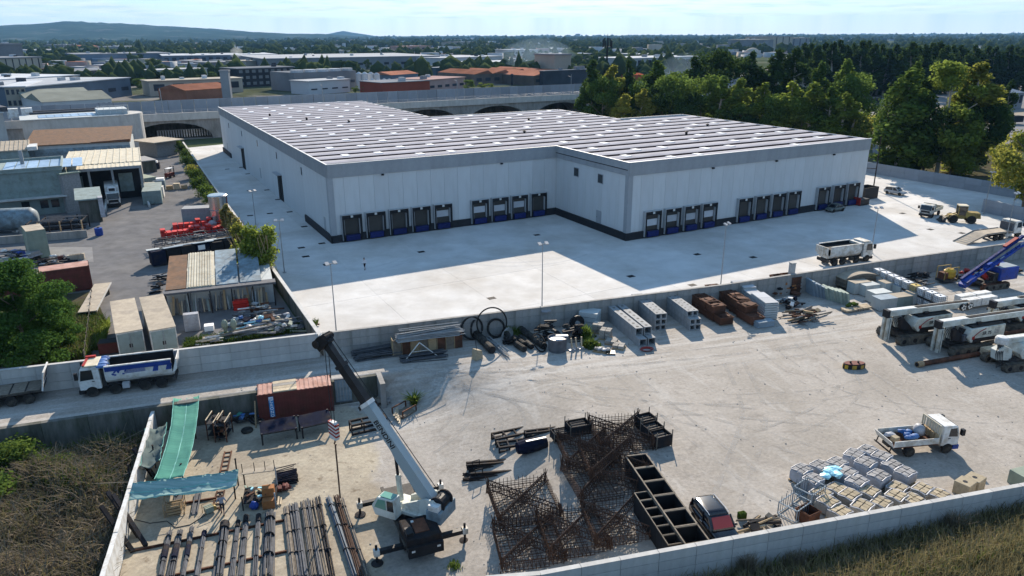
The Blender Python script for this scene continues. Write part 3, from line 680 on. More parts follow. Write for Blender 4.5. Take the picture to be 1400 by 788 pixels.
# ================================================================== VEHICLES
_wc = {}
def wheel(p, x, y, r, w=.32, rim='rim', name='wheel'):
    k = (r,w,rim)
    if k not in _wc:
        a = MB().lathe([(r*.5,-w/2),(r*.9,-w/2),(r,-w*.3),(r,w*.3),(r*.9,w/2),(r*.5,w/2)],18,axis='y').mesh('wheel','rubber')
        b = MB().lathe([(.001,-w*.42),(r*.25,-w*.42),(r*.3,-w*.3),(r*.54,-w*.46),(r*.54,w*.46),(r*.3,w*.3),(r*.25,w*.42),(.001,w*.42)],14,axis='y').mesh('rim',rim)
        _wc[k] = (a,b)
    o = link(name,_wc[k][0],p,(x,y,r)); link('rim',_wc[k][1],o); return o
def root_from(A, B, xa, xb, ys):
    PA, PB = at(*A), at(*B); d = PA-PB; yaw = atan2(d.y,d.x); m = (PA+PB)/2; q = Vector(((xa+xb)/2,ys,0)); q.rotate(Matrix.Rotation(yaw,3,'Z'))
    return Vector((m.x-q.x,m.y-q.y,height(m.x-q.x,m.y-q.y))), yaw
def cab(p, x0, mat, W=2.4, z0=.75, zt=2.95, L=1.85, bump='black_paint', roof=None):
    """cab-over truck cab with its rear wall at x0"""
    h = zt-z0
    m = MB().prism([(x0,z0),(x0+L-.02,z0),(x0+L+.03,z0+h*.42),(x0+L-.22,zt-.12),(x0+L-.42,zt),(x0+.05,zt)],-W/2,W/2); o = m.part('cab',mat,p,bevel=.06)
    for s in (-1,1):
        y = s*(W/2+.012)
        g = MB().prism([(x0+.55,z0+h*.47),(x0+L-.15,z0+h*.44),(x0+L-.33,zt-.22),(x0+.6,zt-.22)],min(y,y-s*.02),max(y,y-s*.02)); g.part('side_window','glass',o)
        MB().bx(x0+.5,x0+.72,min(y,y+s*.03),max(y,y+s*.03),z0+h*.36,z0+h*.39).part('door_handle','black_paint',o)
        MB().bx(x0+L-.05,x0+L+.22,min(y,y+s*.28),max(y,y+s*.28),z0+h*.55,z0+h*.85).part('mirror','black_paint',o)
        MB().bx(x0+L+.012,x0+L+.075,s*W*.36-.2,s*W*.36+.2,z0+.02,z0+.22).part('headlight','glass_pale',o)
    d = MB().prism([(x0+L+.055,z0+h*.46),(x0+L+.03,z0+h*.42),(x0+L-.2,zt-.16),(x0+L-.175,zt-.12)],-W/2+.14,W/2-.14); d.part('windscreen','glass',o)
    MB().bx(x0+L-.4,x0+L+.12,-W/2,W/2,z0-.38,z0-.01).part('bumper',bump,o)
    MB().bx(x0+L+.035,x0+L+.06,-W/2+.3,W/2-.3,z0+.25,z0+h*.36).part('grille','black_paint',o)
    if roof: MB().bx(x0+.1,x0+L-.5,-W/2+.1,W/2-.1,zt+.003,zt+.16).part('roof_panel',roof,o,bevel=.05)
    return o
def tub(p, x0, x1, z0, zt, mat, inner='dock_dark', wb=1.5, wt=2.46, slope=.45):
    """half-round tipper body, open on top"""
    sec = [(-wt/2,zt),(-wt/2,z0+.75),(-wt/2+.12,z0+.35),(-wb/2,z0),(wb/2,z0),(wt/2-.12,z0+.35),(wt/2,z0+.75),(wt/2,zt)]
    o = MB().sheet([[(x,y,z) for y,z in sec] for x in (x0,x1)]).part('dump_body',mat,p,solid=.06)
    sec2 = [(y*.965,z+(.045 if z < zt else -.02)) for y,z in sec]
    MB().sheet([[(x,y,z) for y,z in sec2] for x in (x0+.03,x1-.03)]).part('load_bed',inner,o,solid=.01)
    MB().prism([(y,z) for y,z in sec],x1-.03,x1+.05,'yz').part('front_wall',mat,o)
    MB().bx(x1-.05,x1+.9,-wt/2,wt/2,zt-.06,zt+.01).part('cab_protector',mat,o)
    tg = MB().add([(x0-slope,y,z) if z > z0+.5 else (x0-.04,y,z) for y,z in sec],[tuple(range(8))]).part('tailgate',mat,o,solid=.07)
    for s in (-1,1):
        MB().bx(x0-.02,x1,s*wt/2-.09,s*wt/2+.09,zt,zt+.11).part('top_rail',mat,o)
    return o
def dump_truck(A, B, ys, label, style):
    xa, xb = 3.2, -2.75; loc, yaw = root_from(A,B,xa,xb,ys); t = T('dump_truck',label,'truck',loc,yaw)
    MB().bx(-4.0,3.6,-.48,.48,.72,1.05).bx(-4.05,-3.8,-1.1,1.1,.55,1.0).part('chassis','chassis',t)
    for x in (3.2,1.25,-1.3,-2.75):
        for s in (-1,1): wheel(t,x,s*1.08,.53,.36)
    for s in (-1,1):
        MB().bx(.0,1.0-.4,s*1.1-.25,s*1.1+.25,.55,1.05).part('fuel_tank','lamp_head' if style == 'blue' else 'chassis',t)
        for x in (3.2,1.25,-1.3,-2.75): MB().tube([(x+.62*cos(q),s*1.1,.53+.62*sin(q)) for q in [pi*.1+pi*.8*k/6 for k in range(7)]],.05,4).part('mudguard','black_paint',t)
    w = 'white_paint' if style == 'blue' else 'dirty_white'
    cab(t,2.35,w,roof='cream_metal' if style == 'blue' else 'dirty_white')
    MB().bx(1.95,2.3,-.9,.9,.8,2.5).part('cab_rear_gear','chassis',t)
    MB().beam((2.15,-.2,1.1),(2.05,-.2,2.6),.16).part('lift_ram','grey_steel',t)
    b = tub(t,-3.85,1.9,1.12,2.85,w)
    if style == 'blue':
        for s in (-1,1):
            y = s*1.272
            MB().bx(-3.84,1.88,y-.012,y+.012,2.38,2.86).part('blue_band','blue_paint',b)
            for x in (-3.3,-2.15): MB().prism([(x-.5,1.9),(x,1.9),(x-.2,2.5),(x-.6,2.5)],y-.012,y+.012).part('blue_band','blue_paint',b)
            m = MB()
            for k in range(5): m.prism([(-1.6,2.05+k*.085),(.1+.1*(k%2),2.02+k*.085),(.25,2.06+k*.085),(-1.5,2.09+k*.085)],y-.011,y+.011)
            for k in range(12): m.box((.1+random.random()*1.4,y,1.95+random.random()*.5),(.2,.022,.13),ry=random.random())
            m.part('streak_graphic','blue_paint',b)
            MB().prism([(x,z) for x,z in ((-3.84,1.95),(-3.6,1.95),(-3.84,2.5))],y-.012,y+.012).part('blue_band','blue_paint',b)
        m = MB()
        for k in range(9): m.blob((2.15+random.random()*.25,-1.1+k*.27,2.86+random.random()*.1),(1.15,.5,.3))
        m.part('folded_tarp','blue_tarp',t,smooth=True)
        MB().bx(2.9,3.75,-1.15,-.85,3.12,3.3).bx(3.5,3.7,-1.1,1.1,3.12,3.22).part('roof_lamps','red_paint',t)
    else:
        for s in (-1,1):
            for k in range(4): MB().bx(-3.7+k*1.4,-3.6+k*1.4,s*1.26-.03,s*1.26+.03,1.9,2.8).part('side_rib','dirty_white',b)
        MB().bx(-3.8,1.8,-1.15,1.15,2.35,2.5).part('earth_load','dock_dark',b)
        for y in (-.75,-.25,.25,.75): MB().bx(-4.42,-4.3,y-.04,y+.04,1.5,2.75).part('tailgate_rib','dirty_white',b)
    return t
dump_truck((129,542),(222,530),1.08,'dump truck with blue and white tipper body parked on the road by the wall','blue')
dump_truck((1181.5,358),(1142,363.5),-1.08,'dirty white dump truck on the pale lot behind the long wall','white')
# flat trailer at the left edge
A = at(62,548); Bp = at(0,558); yaw = atan2((A-Bp).y,(A-Bp).x)
t = T('flat_trailer','dark flat truck bed with steel end gate cut off at the left edge','trailer',(A.x,A.y,0),yaw)
MB().bx(-9,.0,-.2,2.3,1.05,1.25).part('deck','chassis',t); MB().bx(-9,-.2,.4,1.6,.7,1.04).part('chassis','black_paint',t)
e = MB(); 
for y in (-.2,2.3): e.beam((0,y,1.1),(.35,y,2.9),.13)
e.beam((.35,-.2,2.85),(.35,2.3,2.85),.13); e.beam((.1,-.2,1.7),(.1,2.3,1.7),.1); e.part('end_gate','white_paint',t)
MB().add([(.06,-.15,1.3),(.06,2.25,1.3),(.3,2.25,2.8),(.3,-.15,2.8)],[(0,1,2,3)]).part('gate_mesh','grey_steel',t,solid=.03)
for x in (-1.2,-2.6,-4.0): 
    for y in (-.1,2.2): wheel(t,x,y,.5,.32)
for k in range(7): MB().bx(-8.8+k*1.25,-7.7+k*1.25,-.15,2.25,1.253,1.29).part('deck_plank','old_timber',t)

# tipper lorry with stone bits, lower right, facing right
def tipper(A, B, xa, xb, ys, label, L=3.6, sc=1., small=True):
    loc, yaw = root_from(A,B,xa,xb,ys); t = T('tipper_truck',label,'truck',loc,yaw)
    MB().bx(-3.0,2.2,-.4,.4,.6,.85).part('chassis','chassis',t)
    for x in (xa,xb):
        for s in (-1,1): wheel(t,x,s*.95,.45,.3 if x > 0 else .42)
    return t
t = tipper((1293,619),(1240,624),1.75,-1.55,-.95,'small dirty white tipper truck loaded with blue sacks parked beside the bagged pallets')
cab(t,1.15,'white_paint',2.1,.7,2.45,1.5,'blue_paint')
fb = MB().bx(-3.0,.85,-1.1,1.1,.9,1.0).part('load_bed','rust',t)
MB().bx(-3.0,.85,-1.12,-1.06,1.0,1.5).part('drop_side','dirty_white',t); MB().bx(-3.0,.85,1.06,1.12,1.0,1.5).part('drop_side','dirty_white',t)
MB().add([(-3.02,-1.1,.95),(-3.02,1.1,.95),(-3.3,1.1,1.5),(-3.3,-1.1,1.5)],[(0,1,2,3)]).part('tailgate','dirty_white',t,solid=.05)
hb = MB(); hb.beam((.88,-1.05,1),(.88,-1.05,2.5),.09); hb.beam((.88,1.05,1),(.88,1.05,2.5),.09); hb.beam((.88,-1.05,2.5),(.88,1.05,2.5),.09)
for k in range(6): hb.bx(.86,.91,-.9+k*.33,-.75+k*.33,1.7,2.45)
hb.part('headboard','cream_metal',t)
for k in range(4): MB().bx(.85,1.05,-.95+k*.5,-.55+k*.5,1.02,1.6).part('board','timber',t)
rb = MB()
for y in (-.85,.85): rb.beam((-3.15,y,.55),(-3.05,y,.95),.07)
rb.beam((-3.2,-1.05,.5),(-3.2,1.05,.5),.09); rb.part('underrun_bar','black_paint',t)
o = T('bulk_sack','white bulk sack standing in the bed of the small tipper','sack',(0,0,0)); L = t.matrix_basis @ Vector((.1,.35,1.0)); o.location = L
o.rotation_euler = (0,0,t.rotation_euler.z+.2); MB().blob((0,0,.5),(1.0,1.0,1.0),10,6,.12).part('sack_body','plastic_film',o,smooth=True); MB().blob((.25,0,.92),(.3,.3,.2)).part('sack_opening','black_paint',o)
def put(t, x, y, z): 
    q = Vector((x,y,z)); q.rotate(Matrix.Rotation(t.rotation_euler.z,3,'Z')); return Vector(t.location)+q
for k,(x,y,mt,nm,lb,ct) in enumerate(((-1.0,.1,'blue_tarp','plastic_bundle','crumpled blue plastic bundle in the bed of the small tipper','bundle'),(-2.3,.55,'plastic_film','stone_slab','pale round slab at the rear of the tipper bed','slab'),(-2.35,-.2,'sand_stone','carton','small tan carton by the tailgate of the tipper','carton'))):
    m = MB()
    if k == 0:
        for _ in range(7): m.blob((random.uniform(-.5,.5),random.uniform(-.5,.4),.2+random.random()*.2),(.7,.6,.35),8,5,.25)
    elif k == 1: m.blob((0,0,.18),(1.0,.8,.32))
    else: m.box((0,0,.22),(.5,.45,.4),rz=.4)
    o = m.part(nm,mt,None,put(t,x,y,1.01),smooth=(k == 0)); tag(o,lb,ct)

# ------------------------------------------------------------------ cars
def loft(secs, n=12, pw=3.2):
    """superellipse sections (x, half width, z0, z1)"""
    m = MB(); vs = []
    for x,hw,z0,z1 in secs:
        zc, hz = (z0+z1)/2, (z1-z0)/2
        for i in range(n):
            q = 2*pi*(i+.5)/n; c_, s_ = cos(q), sin(q)
            vs.append((x, hw*math.copysign(abs(c_)**(2/pw),c_), zc+hz*math.copysign(abs(s_)**(2/pw),s_)))
    fs = [(k*n+i,k*n+(i+1)%n,(k+1)*n+(i+1)%n,(k+1)*n+i) for k in range(len(secs)-1) for i in range(n)]
    fs += [tuple(range(n-1,-1,-1)), tuple(range((len(secs)-1)*n,len(secs)*n))]
    return m.add(vs,fs)
def car(loc, yaw, label, mat, L=4.5, W=1.85, H=1.7, suv=True, roof=None, shade=False):
    t = T('parked_car',label,'car',loc,yaw); h = L/2; wb = .9 if suv else .8
    o = loft([(-h,W*.40,.45,wb*.95),(-h+.12,W*.47,.3,wb+.08),(-h*.5,W*.5,.25,wb+.1),(h*.2,W*.5,.25,wb+.06),(h*.55,W*.49,.25,wb),(h*.86,W*.46,.28,wb-.12),(h,W*.38,.42,wb-.28)],16,4.5).part('body',mat,t,smooth=True)
    rear = -h+.12 if suv else -h+.75
    g = loft([(rear,W*.40,wb-.1,wb+.12),(rear+.35,W*.44,wb-.1,H-.12),(-h*.1,W*.44,wb-.1,H-.03),(h*.12,W*.43,wb-.1,H-.06),(h*.48,W*.42,wb-.1,wb+.1)],16,4.5).part('window_band','glass',t,smooth=True)
    loft([(rear+.3,W*.35,H-.18,H-.04),(rear+.5,W*.40,H-.16,H+.0),(-h*.1,W*.40,H-.12,H+.02),(h*.14,W*.37,H-.16,H-.02)],12,4).part('roof_panel',roof or mat,t,smooth=True)
    for s in (-1,1):
        p = MB()
        for x0,x1 in ((rear+.32,rear+.2),(-h*.12,-h*.1),(h*.16,h*.46)): p.beam((x0,s*W*.425,H-.12),(x1,s*W*.455,wb+.04),.09)
        p.part('pillar',mat,t)
        if suv: MB().tube([(rear+.4,s*W*.37,H+.02),(rear+.6,s*W*.38,H+.07),(h*.05,s*W*.38,H+.07),(h*.14,s*W*.37,H)],.022,5).part('roof_rail','chrome',t)
        MB().blob((h*.36,s*(W*.5+.1),wb+.12),(.16,.22,.16)).part('mirror',mat,t,smooth=True)
        for x in (-h*.6,h*.6): wheel(t,x,s*(W*.5-.1),.35,.22)
        MB().blob((h*.93,s*W*.32,wb-.25),(.22,.36,.14)).part('headlight','glass_pale',t); MB().blob((-h*.985,s*W*.36,wb-.05),(.12,.26,.22)).part('tail_light','red_shade',t)
        MB().bx(-h*.2,-h*.08,s*W*.5-.01,s*W*.5+.015,wb-.1,wb-.05).part('door_handle','chrome' if suv else mat,t)
    if shade:
        MB().add([(h*.23,-W*.35,H-.075),(h*.23,W*.35,H-.075),(h*.47,W*.38,wb+.15),(h*.47,-W*.38,wb+.15)],[(0,1,2,3)]).part('sun_shade','red_shade',t,solid=.02)
    MB().bx(h-.12,h+.0,-.26,.26,.42,.52).part('number_plate','white_mark',t)
    return t
loc, ln, yw = seg((956,716),(1000,755)); A = at(958,705); Bq = at(995,752)
yw = atan2((Bq-A).y,(Bq-A).x); car(at(977,727),yw,'black estate car with red sun shade parked by the row of black bins','car_black',4.6,1.88,1.66,True,shade=True)
P = at(1141,289,0); car((P.x,P.y,.01),WZ+pi,'dark green hatchback parked in the shade below the far docks','car_green',4.1,1.75,1.45,False)
P = at(1223.5,266,0); car((P.x,P.y,.01),radians(-52),'dark car with pale roof on the sunlit lot beyond the warehouse end','car_silver',4.3,1.8,1.6,True,roof='dirty_white')

# ------------------------------------------------------------------ small tipper facing the camera, wheel loader, car transporter on the lot
P = at(1271,295,0); t = T('tipper_truck','small white tipper truck facing us on the sunlit lot beside the yellow loader','truck',(P.x,P.y,.01),radians(222))
MB().bx(-2.6,2.0,-.4,.4,.55,.85).part('chassis','chassis',t); cab(t,1.0,'dirty_white',2.1,.7,2.35,1.5)
for x in (1.6,-1.5): 
    for s in (-1,1): wheel(t,x,s*.92,.45,.3)
MB().bx(-2.9,.8,-1.1,1.1,.95,1.05).part('load_bed','chassis',t)
for s in (-1,1): MB().bx(-2.9,.8,s*1.1-.03,s*1.1+.03,1.05,1.6).part('drop_side','cream_metal',t)
MB().bx(.74,.82,-1.1,1.1,1.05,2.45).part('headboard','cream_metal',t); MB().bx(-3.0,-2.93,-1.1,1.1,1.0,1.6).part('tailgate','cream_metal',t)
P = at(1313,304,0); t = T('wheel_loader','yellow wheel loader with cab standing on the pale lot','loader',(P.x,P.y,.01),radians(165))
for x in (1.5,-1.4):
    for s in (-1,1): wheel(t,x,s*1.0,.72,.5,'loader_yellow')
MB().prism([(-2.9,.9),(-.4,.9),(-.4,2.0),(-2.7,1.9)],-.85,.85).part('engine_hood','loader_yellow',t,bevel=.08)
MB().bx(-.4,2.2,-.6,.6,.7,1.35).part('front_frame','loader_yellow',t)
c = MB().bx(-.55,.75,-.7,.7,1.4,3.0).part('cab_frame','glass',t); MB().bx(-.65,.85,-.8,.8,3.0,3.15).part('cab_roof','cream_metal',c)
for x in (-.57,.77):
    for y in (-.72,.72): MB().beam((x,y,1.4),(x,y,3.0),.1).part('cab_post','loader_yellow',c)
for s in (-1,1): MB().beam((.9,s*.45,1.5),(2.9,s*.45,.7),.22,.3).part('lift_arm','loader_yellow',t)
MB().prism([(2.7,.1),(3.7,.1),(3.3,.25),(3.0,.9),(2.75,1.0)],-1.25,1.25).part('bucket','chassis',t)
# recovery flatbed with lowered ramp
A = at(1312,333,0); Bq = at(1385,323,0); d = Bq-A; yw = atan2(d.y,d.x); t = T('flatbed_truck','white car transporter with long lowered grey ramp by the wall at the right edge','truck',(A.x,A.y,.01),yw)
MB().prism([(0,.02),(.3,.03),(4.3,1.2),(10,1.2),(10,1.35),(4.2,1.35)],-1.25,1.25).part('ramp_deck','tan_top',t)
for s in (-1,1): MB().prism([(0,.05),(4.2,1.37),(10,1.37),(10,1.45),(4.2,1.45),(0,.12)],s*1.25-.05,s*1.25+.05).part('side_rail','grey_steel',t)
for k in range(7): MB().box((.6+k*.55,0,.22+k*.165),(.06,2.4,.05),ry=-.31).part('ramp_cleat','galvanised',t)
MB().bx(4.5,12.5,-.45,.45,.6,1.0).part('chassis','chassis',t); cab(t,10.4,'dirty_white',2.4,.85,2.9,1.8)
MB().bx(10.05,10.35,-1.1,1.1,1.36,2.6).part('headboard','grey_steel',t)
for x in (6.6,7.9,11.6):
    for s in (-1,1): wheel(t,x,s*1.0,.5,.34)
for s in (-1,1): MB().bx(8.5,10.0,s*1.05-.2,s*1.05+.2,.5,1.0).part('tool_box','dirty_white',t)

# ------------------------------------------------------------------ rotary drilling rigs
M('track_steel',(.06,.055,.048),.9,.3,3,c2=(.14,.12,.095),amt=.45)
def track(p, x0, x1, y, w, h, mat='track_steel'):
    r = h/2; pr = [(x0+r+r*cos(q),r+r*sin(q)) for q in [pi/2+pi*k/8 for k in range(9)]]+[(x1-r+r*cos(q),r+r*sin(q)) for q in [-pi/2+pi*k/8 for k in range(9)]]
    o = MB().prism(pr,y-w/2,y+w/2).part('crawler_track','track_steel',p); n = int((x1-x0)/.3); m = MB()
    for k in range(n):
        x = x0+r*.6+(x1-x0-1.2*r)*k/(n-1)
        for z in (0.0,h): m.bx(x-.1,x+.1,y-w/2-.01,y+w/2+.01,max(0,z-.03),z+.045)
    for k in range(5):
        for x,sg in ((x0+r,-1),(x1-r,1)):
            q = -pi/2+pi*(k+.5)/5; m.box((x+sg*cos(q)*r,y,r+sin(q)*r),(.09,w+.02,.2),ry=-sg*q)
    m.part('track_shoes',mat,o)
    for k in range(4):
        x = x0+r+(x1-x0-2*r)*k/3; MB().cyl((x,y-w/2-.03,r),(x,y+w/2+.03,r),r*.55,n=10).part('track_roller','dark_steel',o)
    return o
R3 = random.Random(4)
def rig(A, B, label, mast=(-8.0,3.4), wordy='SR 75', zoff=0, ext=False):
    """near track contact picture points: A = front end, B = rear end; the machine faces left in the photograph"""
    loc, yaw = root_from(A,B,2.6,-2.6,1.45); t = T('drilling_rig',label,'drilling rig',loc,yaw,'white drilling rigs parked at the right')
    for s in (-1,1): track(t,-2.6,2.6,s*1.45,.75,.95)
    MB().bx(-1.6,1.6,-1.1,1.1,.4,1.15).cyl((0,0,1.1),(0,0,1.35),.9,n=14).part('undercarriage','chassis',t)
    h = MB().prism([(-4.2,1.35),(.2,1.3),(.8,1.9),(.4,2.85),(-4.2,2.95)],-1.45,1.45).part('engine_house','rig_white',t,bevel=.06)
    MB().bx(-3.4,0,-1.47,1.47,1.33,1.75).part('lower_panel','dark_steel',h)
    MB().bx(-4.0,.2,-1.3,1.3,2.92,3.06).part('hood_top','black_paint',h); MB().bx(-1.4,-.8,.2,1.0,3.02,3.3).part('exhaust_box','black_paint',h)
    for s in (-1,1):
        MB().tube([(.15,s*1.47,1.8),(-.25,s*1.47,2.15),(-.8,s*1.47,2.5),(-1.5,s*1.47,2.74)],.045,5).part('red_swoosh','red_paint',h)
        MB().bx(-.2,.15,s*1.46-.012,s*1.46+.012,1.65,2.0).part('red_mark','red_paint',h)
        for k in range(4): MB().bx(-3.4,-2.75,s*1.462-.012,s*1.462+.012,2.05+k*.17,2.15+k*.17).part('vent_slat','galvanised',h)
    text(wordy,.52,'black_paint',h,(-1.75,1.475,2.2),(pi/2,0,pi),bold=.012); text(wordy,.52,'black_paint',h,(-1.75,-1.475,2.2),(pi/2,0,0),bold=.012)
    g = MB().bx(.5,1.7,-1.35,-.3,1.3,2.9).part('operator_cab','glass',t)
    MB().bx(.45,1.75,-1.4,-.25,2.9,3.0).part('cab_roof','rig_white',g)
    x0, x1 = mast
    m = MB().bx(x0,x1,-.1,.75,3.15,3.75).part('mast','rig_white',t,bevel=.03)
    MB().bx(x1-3.4,x1-.05,.0,.65,3.752,3.79).part('mast_cover','white_paint',m); MB().bx(x0,x1-3.6,.1,.55,3.752,3.80).part('mast_rail','dark_steel',m)
    MB().bx(x1-.1,x1+.35,-.05,.7,3.0,3.8).part('mast_head','black_paint',m)
    for y in (.0,.62): 
        f = MB().bx(x1-.25,x1+.2,y-.1,y+.2,.35,3.0).part('mast_foot','rig_white',t,bevel=.03); MB().bx(x1-.05,x1+.0,y-.12,y+.22,.4,2.95).part('foot_slot','black_paint',f)
    for k in range(9): MB().box((R3.uniform(.6,2.4),R3.uniform(-.9,1.3),R3.uniform(1.1,2.5)),(R3.uniform(.3,.9),R3.uniform(.2,.5),R3.uniform(.2,.7)),ry=R3.uniform(-.4,.4)).part('hydraulic_part',R3.choice(['grey_steel','chassis','dark_steel','rig_white']),t)
    for k in range(3): MB().beam((.6+.2*k,.95-.5*k,1.6),(2.2,.7-.45*k,3.1),.2).part('lift_ram','galvanised',t)
    MB().prism([(.4,1.3),(2.3,1.7),(2.9,2.9),(2.2,3.1),(1.2,2.2)],.15,.45).part('parallelogram_arm','rig_white',t)
    MB().prism([(.4,1.3),(2.3,1.7),(2.6,2.9),(2.2,3.1),(1.2,2.2)],.85,1.1).part('parallelogram_arm','dark_steel',t)
    for k in range(4):
        y = .2+.25*k; MB().tube([(x1-.4,y,3.05),(x1-.9,y+.1,2.2+.1*k),(x1-.8,y+.1,1.5),(x1-1.5,y,1.25),(.6,y,1.7)],.045,5).part('hose','cable',t)
    MB().cyl((-2.0,-.9,3.0),(-2.0,.0,3.0),.4,n=12).part('winch_drum','dark_steel',t)
    if ext:
        for k in range(2): 
            w = MB().cyl((x0+.3+k*.85,.76,3.35-.1*k),(x0+.3+k*.85,1.0,3.35-.1*k),.42,.42,12).part('sheave_wheel','black_paint',t)
            for q in range(5): MB().box((x0+.3+k*.85+.22*cos(q*1.257),1.01,3.35-.1*k+.22*sin(q*1.257)),(.2,.02,.2)).part('sheave_hole','white_paint',w)
    return t
rig((1222,473),(1285,464.5),'white drilling rig furthest left of the row with bare front foot',(-7.2,3.5),ext=True)
rig((1297,489),(1354,480),'second white drilling rig with its mast running out of the frame',(-9.5,3.6))
rig((1367,459),(1420,450),'white drilling rig behind the second one at the right edge',(-8,3.4))
# two long white mast sections on the ground beyond rig one
for k,(a,b) in enumerate((((1313,424),(1358,417)),((1306,418),(1350,411)))):
    c, ln, yw = seg(a,b); o = T('mast_section',('nearer' if k == 0 else 'farther')+' of two long white steel mast sections lying behind the left rig','mast section',c,yw)
    MB().bx(-2.6,2.6,-.45,.45,.35,1.3).part('steel_box','white_paint',o,bevel=.03); MB().bx(-2.0,-1.8,-.45,.45,0,.35).bx(1.8,2.0,-.45,.45,0,.35).part('bearer','old_timber',o)
    MB().bx(-.05,.05,-.47,.47,.33,1.32).part('joint_flange','galvanised',o)
# rig at the lower right edge, with round white drum head
loc, yaw = root_from((1372,509),(1425,503),2.3,-2.3,1.3); t = T('drilling_rig','nearest white drilling rig with round white drum, cut by the right edge','drilling rig',loc,yaw,'white drilling rigs parked at the right')
for s in (-1,1): track(t,-2.4,2.4,s*1.3,.65,.85)
MB().bx(-1.5,1.6,-1,1,.4,1.2).part('undercarriage','chassis',t); MB().prism([(-3.5,1.2),(.4,1.2),(.8,1.8),(.3,2.7),(-3.5,2.8)],-1.3,1.3).part('engine_house','rig_white',t,bevel=.05)
MB().bx(-8,2.4,-.2,.5,2.75,3.2).part('mast','rig_white',t); MB().bx(-1.8,1.6,-.1,.4,3.202,3.24).part('mast_cover','white_paint',t)
MB().prism([(1.3,1.0),(3.0,1.2),(3.2,2.2),(2.4,2.6),(1.4,2.2)],.1,.9).part('front_bracket','rig_white',t)
MB().lathe([(.01,0),(.55,0),(.6,.1),(.6,.55),(.5,.72),(.01,.78)],16,(2.3,.3,2.7)).part('drum_head','white_paint',t,smooth=False)
for k in range(5): MB().tube([(2.3+.15*k,.6,2.7),(2.6+.2*k,1.0,1.9),(2.5+.15*k,1.1,.9-.1*k),(1.8,1.0,.8),(1.0,.9,1.6)],.05,5).part('hose','cable',t)
for k in range(3): MB().beam((.8,-.6+.5*k,1.4),(2.4,-.3+.4*k,2.6),.18).part('lift_ram','galvanised',t)
# rusty casing tube in front of rigs, kelly bars behind
def gtube(a, b, r, mat, name, label, cat, z=None, group=None, n=12, collar=None):
    A = at(*a); B = at(*b); d = B-A; o = T(name,label,cat,(A.x,A.y,A.z),atan2(d.y,d.x),group); L = hypot(d.x,d.y); zz = r if z is None else z
    MB().cyl((0,0,zz),(L,0,zz),r,n=n).part('tube',mat,o)
    if collar: MB().cyl((0,0,zz),(.7,0,zz),r*1.2,n=n).part('end_collar',collar,o); MB().cyl((-.03,0,zz),(-.02,0,zz),r*.75,n=n).part('tube_mouth','black_paint',o)
    return o
gtube((1253,502),(1372,481),.26,'rust','casing_tube','long rusty brown casing tube lying in front of the second rig','pipe',collar='timber')
gtube((1342,472),(1410,460),.22,'rust','kelly_bar','rusty bar lying between the second rig and the nearest rig','pipe',z=.9)
gtube((1346,478),(1412,466),.22,'old_timber','kelly_bar','brown bar lying in front of the rusty bar by the nearest rig','pipe',z=.75)
c, ln, yw = seg((1343,490),(1365,487)); o = T('timber_block','tan plank stack under the round drum of the nearest rig','timber',c,yw); 
for k in range(3): MB().bx(-1.0,1.0,-.5+.01*k,.5,.05+.35*k,.36+.35*k).part('plank','pale_timber',o)
# blue rig
A = at(1345,398); Bq = at(1382,388); loc, yaw = root_from((1343,399),(1378,394),2.2,-2.2,1.3); t = T('drilling_rig','blue drilling rig with raised slanted mast and red cylinder by the far wall','drilling rig',loc,yaw)
for s in (-1,1): track(t,-2.2,2.2,s*1.2,.6,.85,'rust')
MB().bx(-1.4,1.4,-.9,.9,.4,1.15).part('undercarriage','chassis',t)
MB().bx(-3.4,-.3,-1.4,1.4,1.2,2.9).part('engine_house','rig_blue',t,bevel=.05); MB().bx(-3.3,-.4,-.5,1.2,2.905,2.95).part('hood_top','slab_blue',t)
MB().bx(-.3,.5,-1.1,1.1,1.2,2.2).part('valve_block','chassis',t)
p0 = Vector((4.2,.1,1.0)); p1 = Vector((-6.8,.1,6.6))
m = MB().beam(p0,p1,.22,.22).part('mast','rig_blue',t); MB().beam(p0+Vector((0,.45,.1)),p1+Vector((0,.45,.1)),.2,.2).part('mast_rail','rig_blue',t); MB().beam(p0+Vector((.1,.2,-.35)),p1+Vector((.1,.2,-.3)),.12,.12).part('mast_rail','navy_paint',t)
for k in range(16): c = p0.lerp(p1,(k+.5)/16); MB().box(c+Vector((0,.22,.05)),(.1,.6,.3),ry=.47).part('mast_rung','rig_blue',t); MB().beam(p0+Vector((0,-.55,.35)),p1+Vector((1.5,-.55,-.2)),.35,.35).part('mast_rail','rig_blue',t)
for k in range(7):
    f = (k+.5)/7; c = p0.lerp(p1,f); MB().box(c+Vector((0,.30,.1)),(.7,.1,.42),ry=.47).part('mast_plate','slab_blue' if k%2 else 'rig_blue',t)
MB().beam(p0.lerp(p1,.62)+Vector((0,-.75,.55)),p0.lerp(p1,.80)+Vector((0,-.75,.55)),.5).part('rotary_head','red_paint',t)
MB().beam((.6,.3,1.2),(1.8,.3,2.4),.4,.5).part('mast_arm','red_paint',t); MB().beam((-.4,.4,1.5),(-1.0,.2,3.4),.3).part('lift_ram','red_paint',t)
for z,x in ((.9,4.2),(1.5,3.2),(1.2,3.8)): MB().box((x,.1,z),(.9,1.0,.55),ry=.47).part('clamp_block','rig_blue',t)
for k in range(3): MB().tube([(3,.5,1.4),(2.2,.9+.1*k,.9),(1,.8,1.6),(-.2,.9,1.8)],.05,5).part('hose','cable',t)
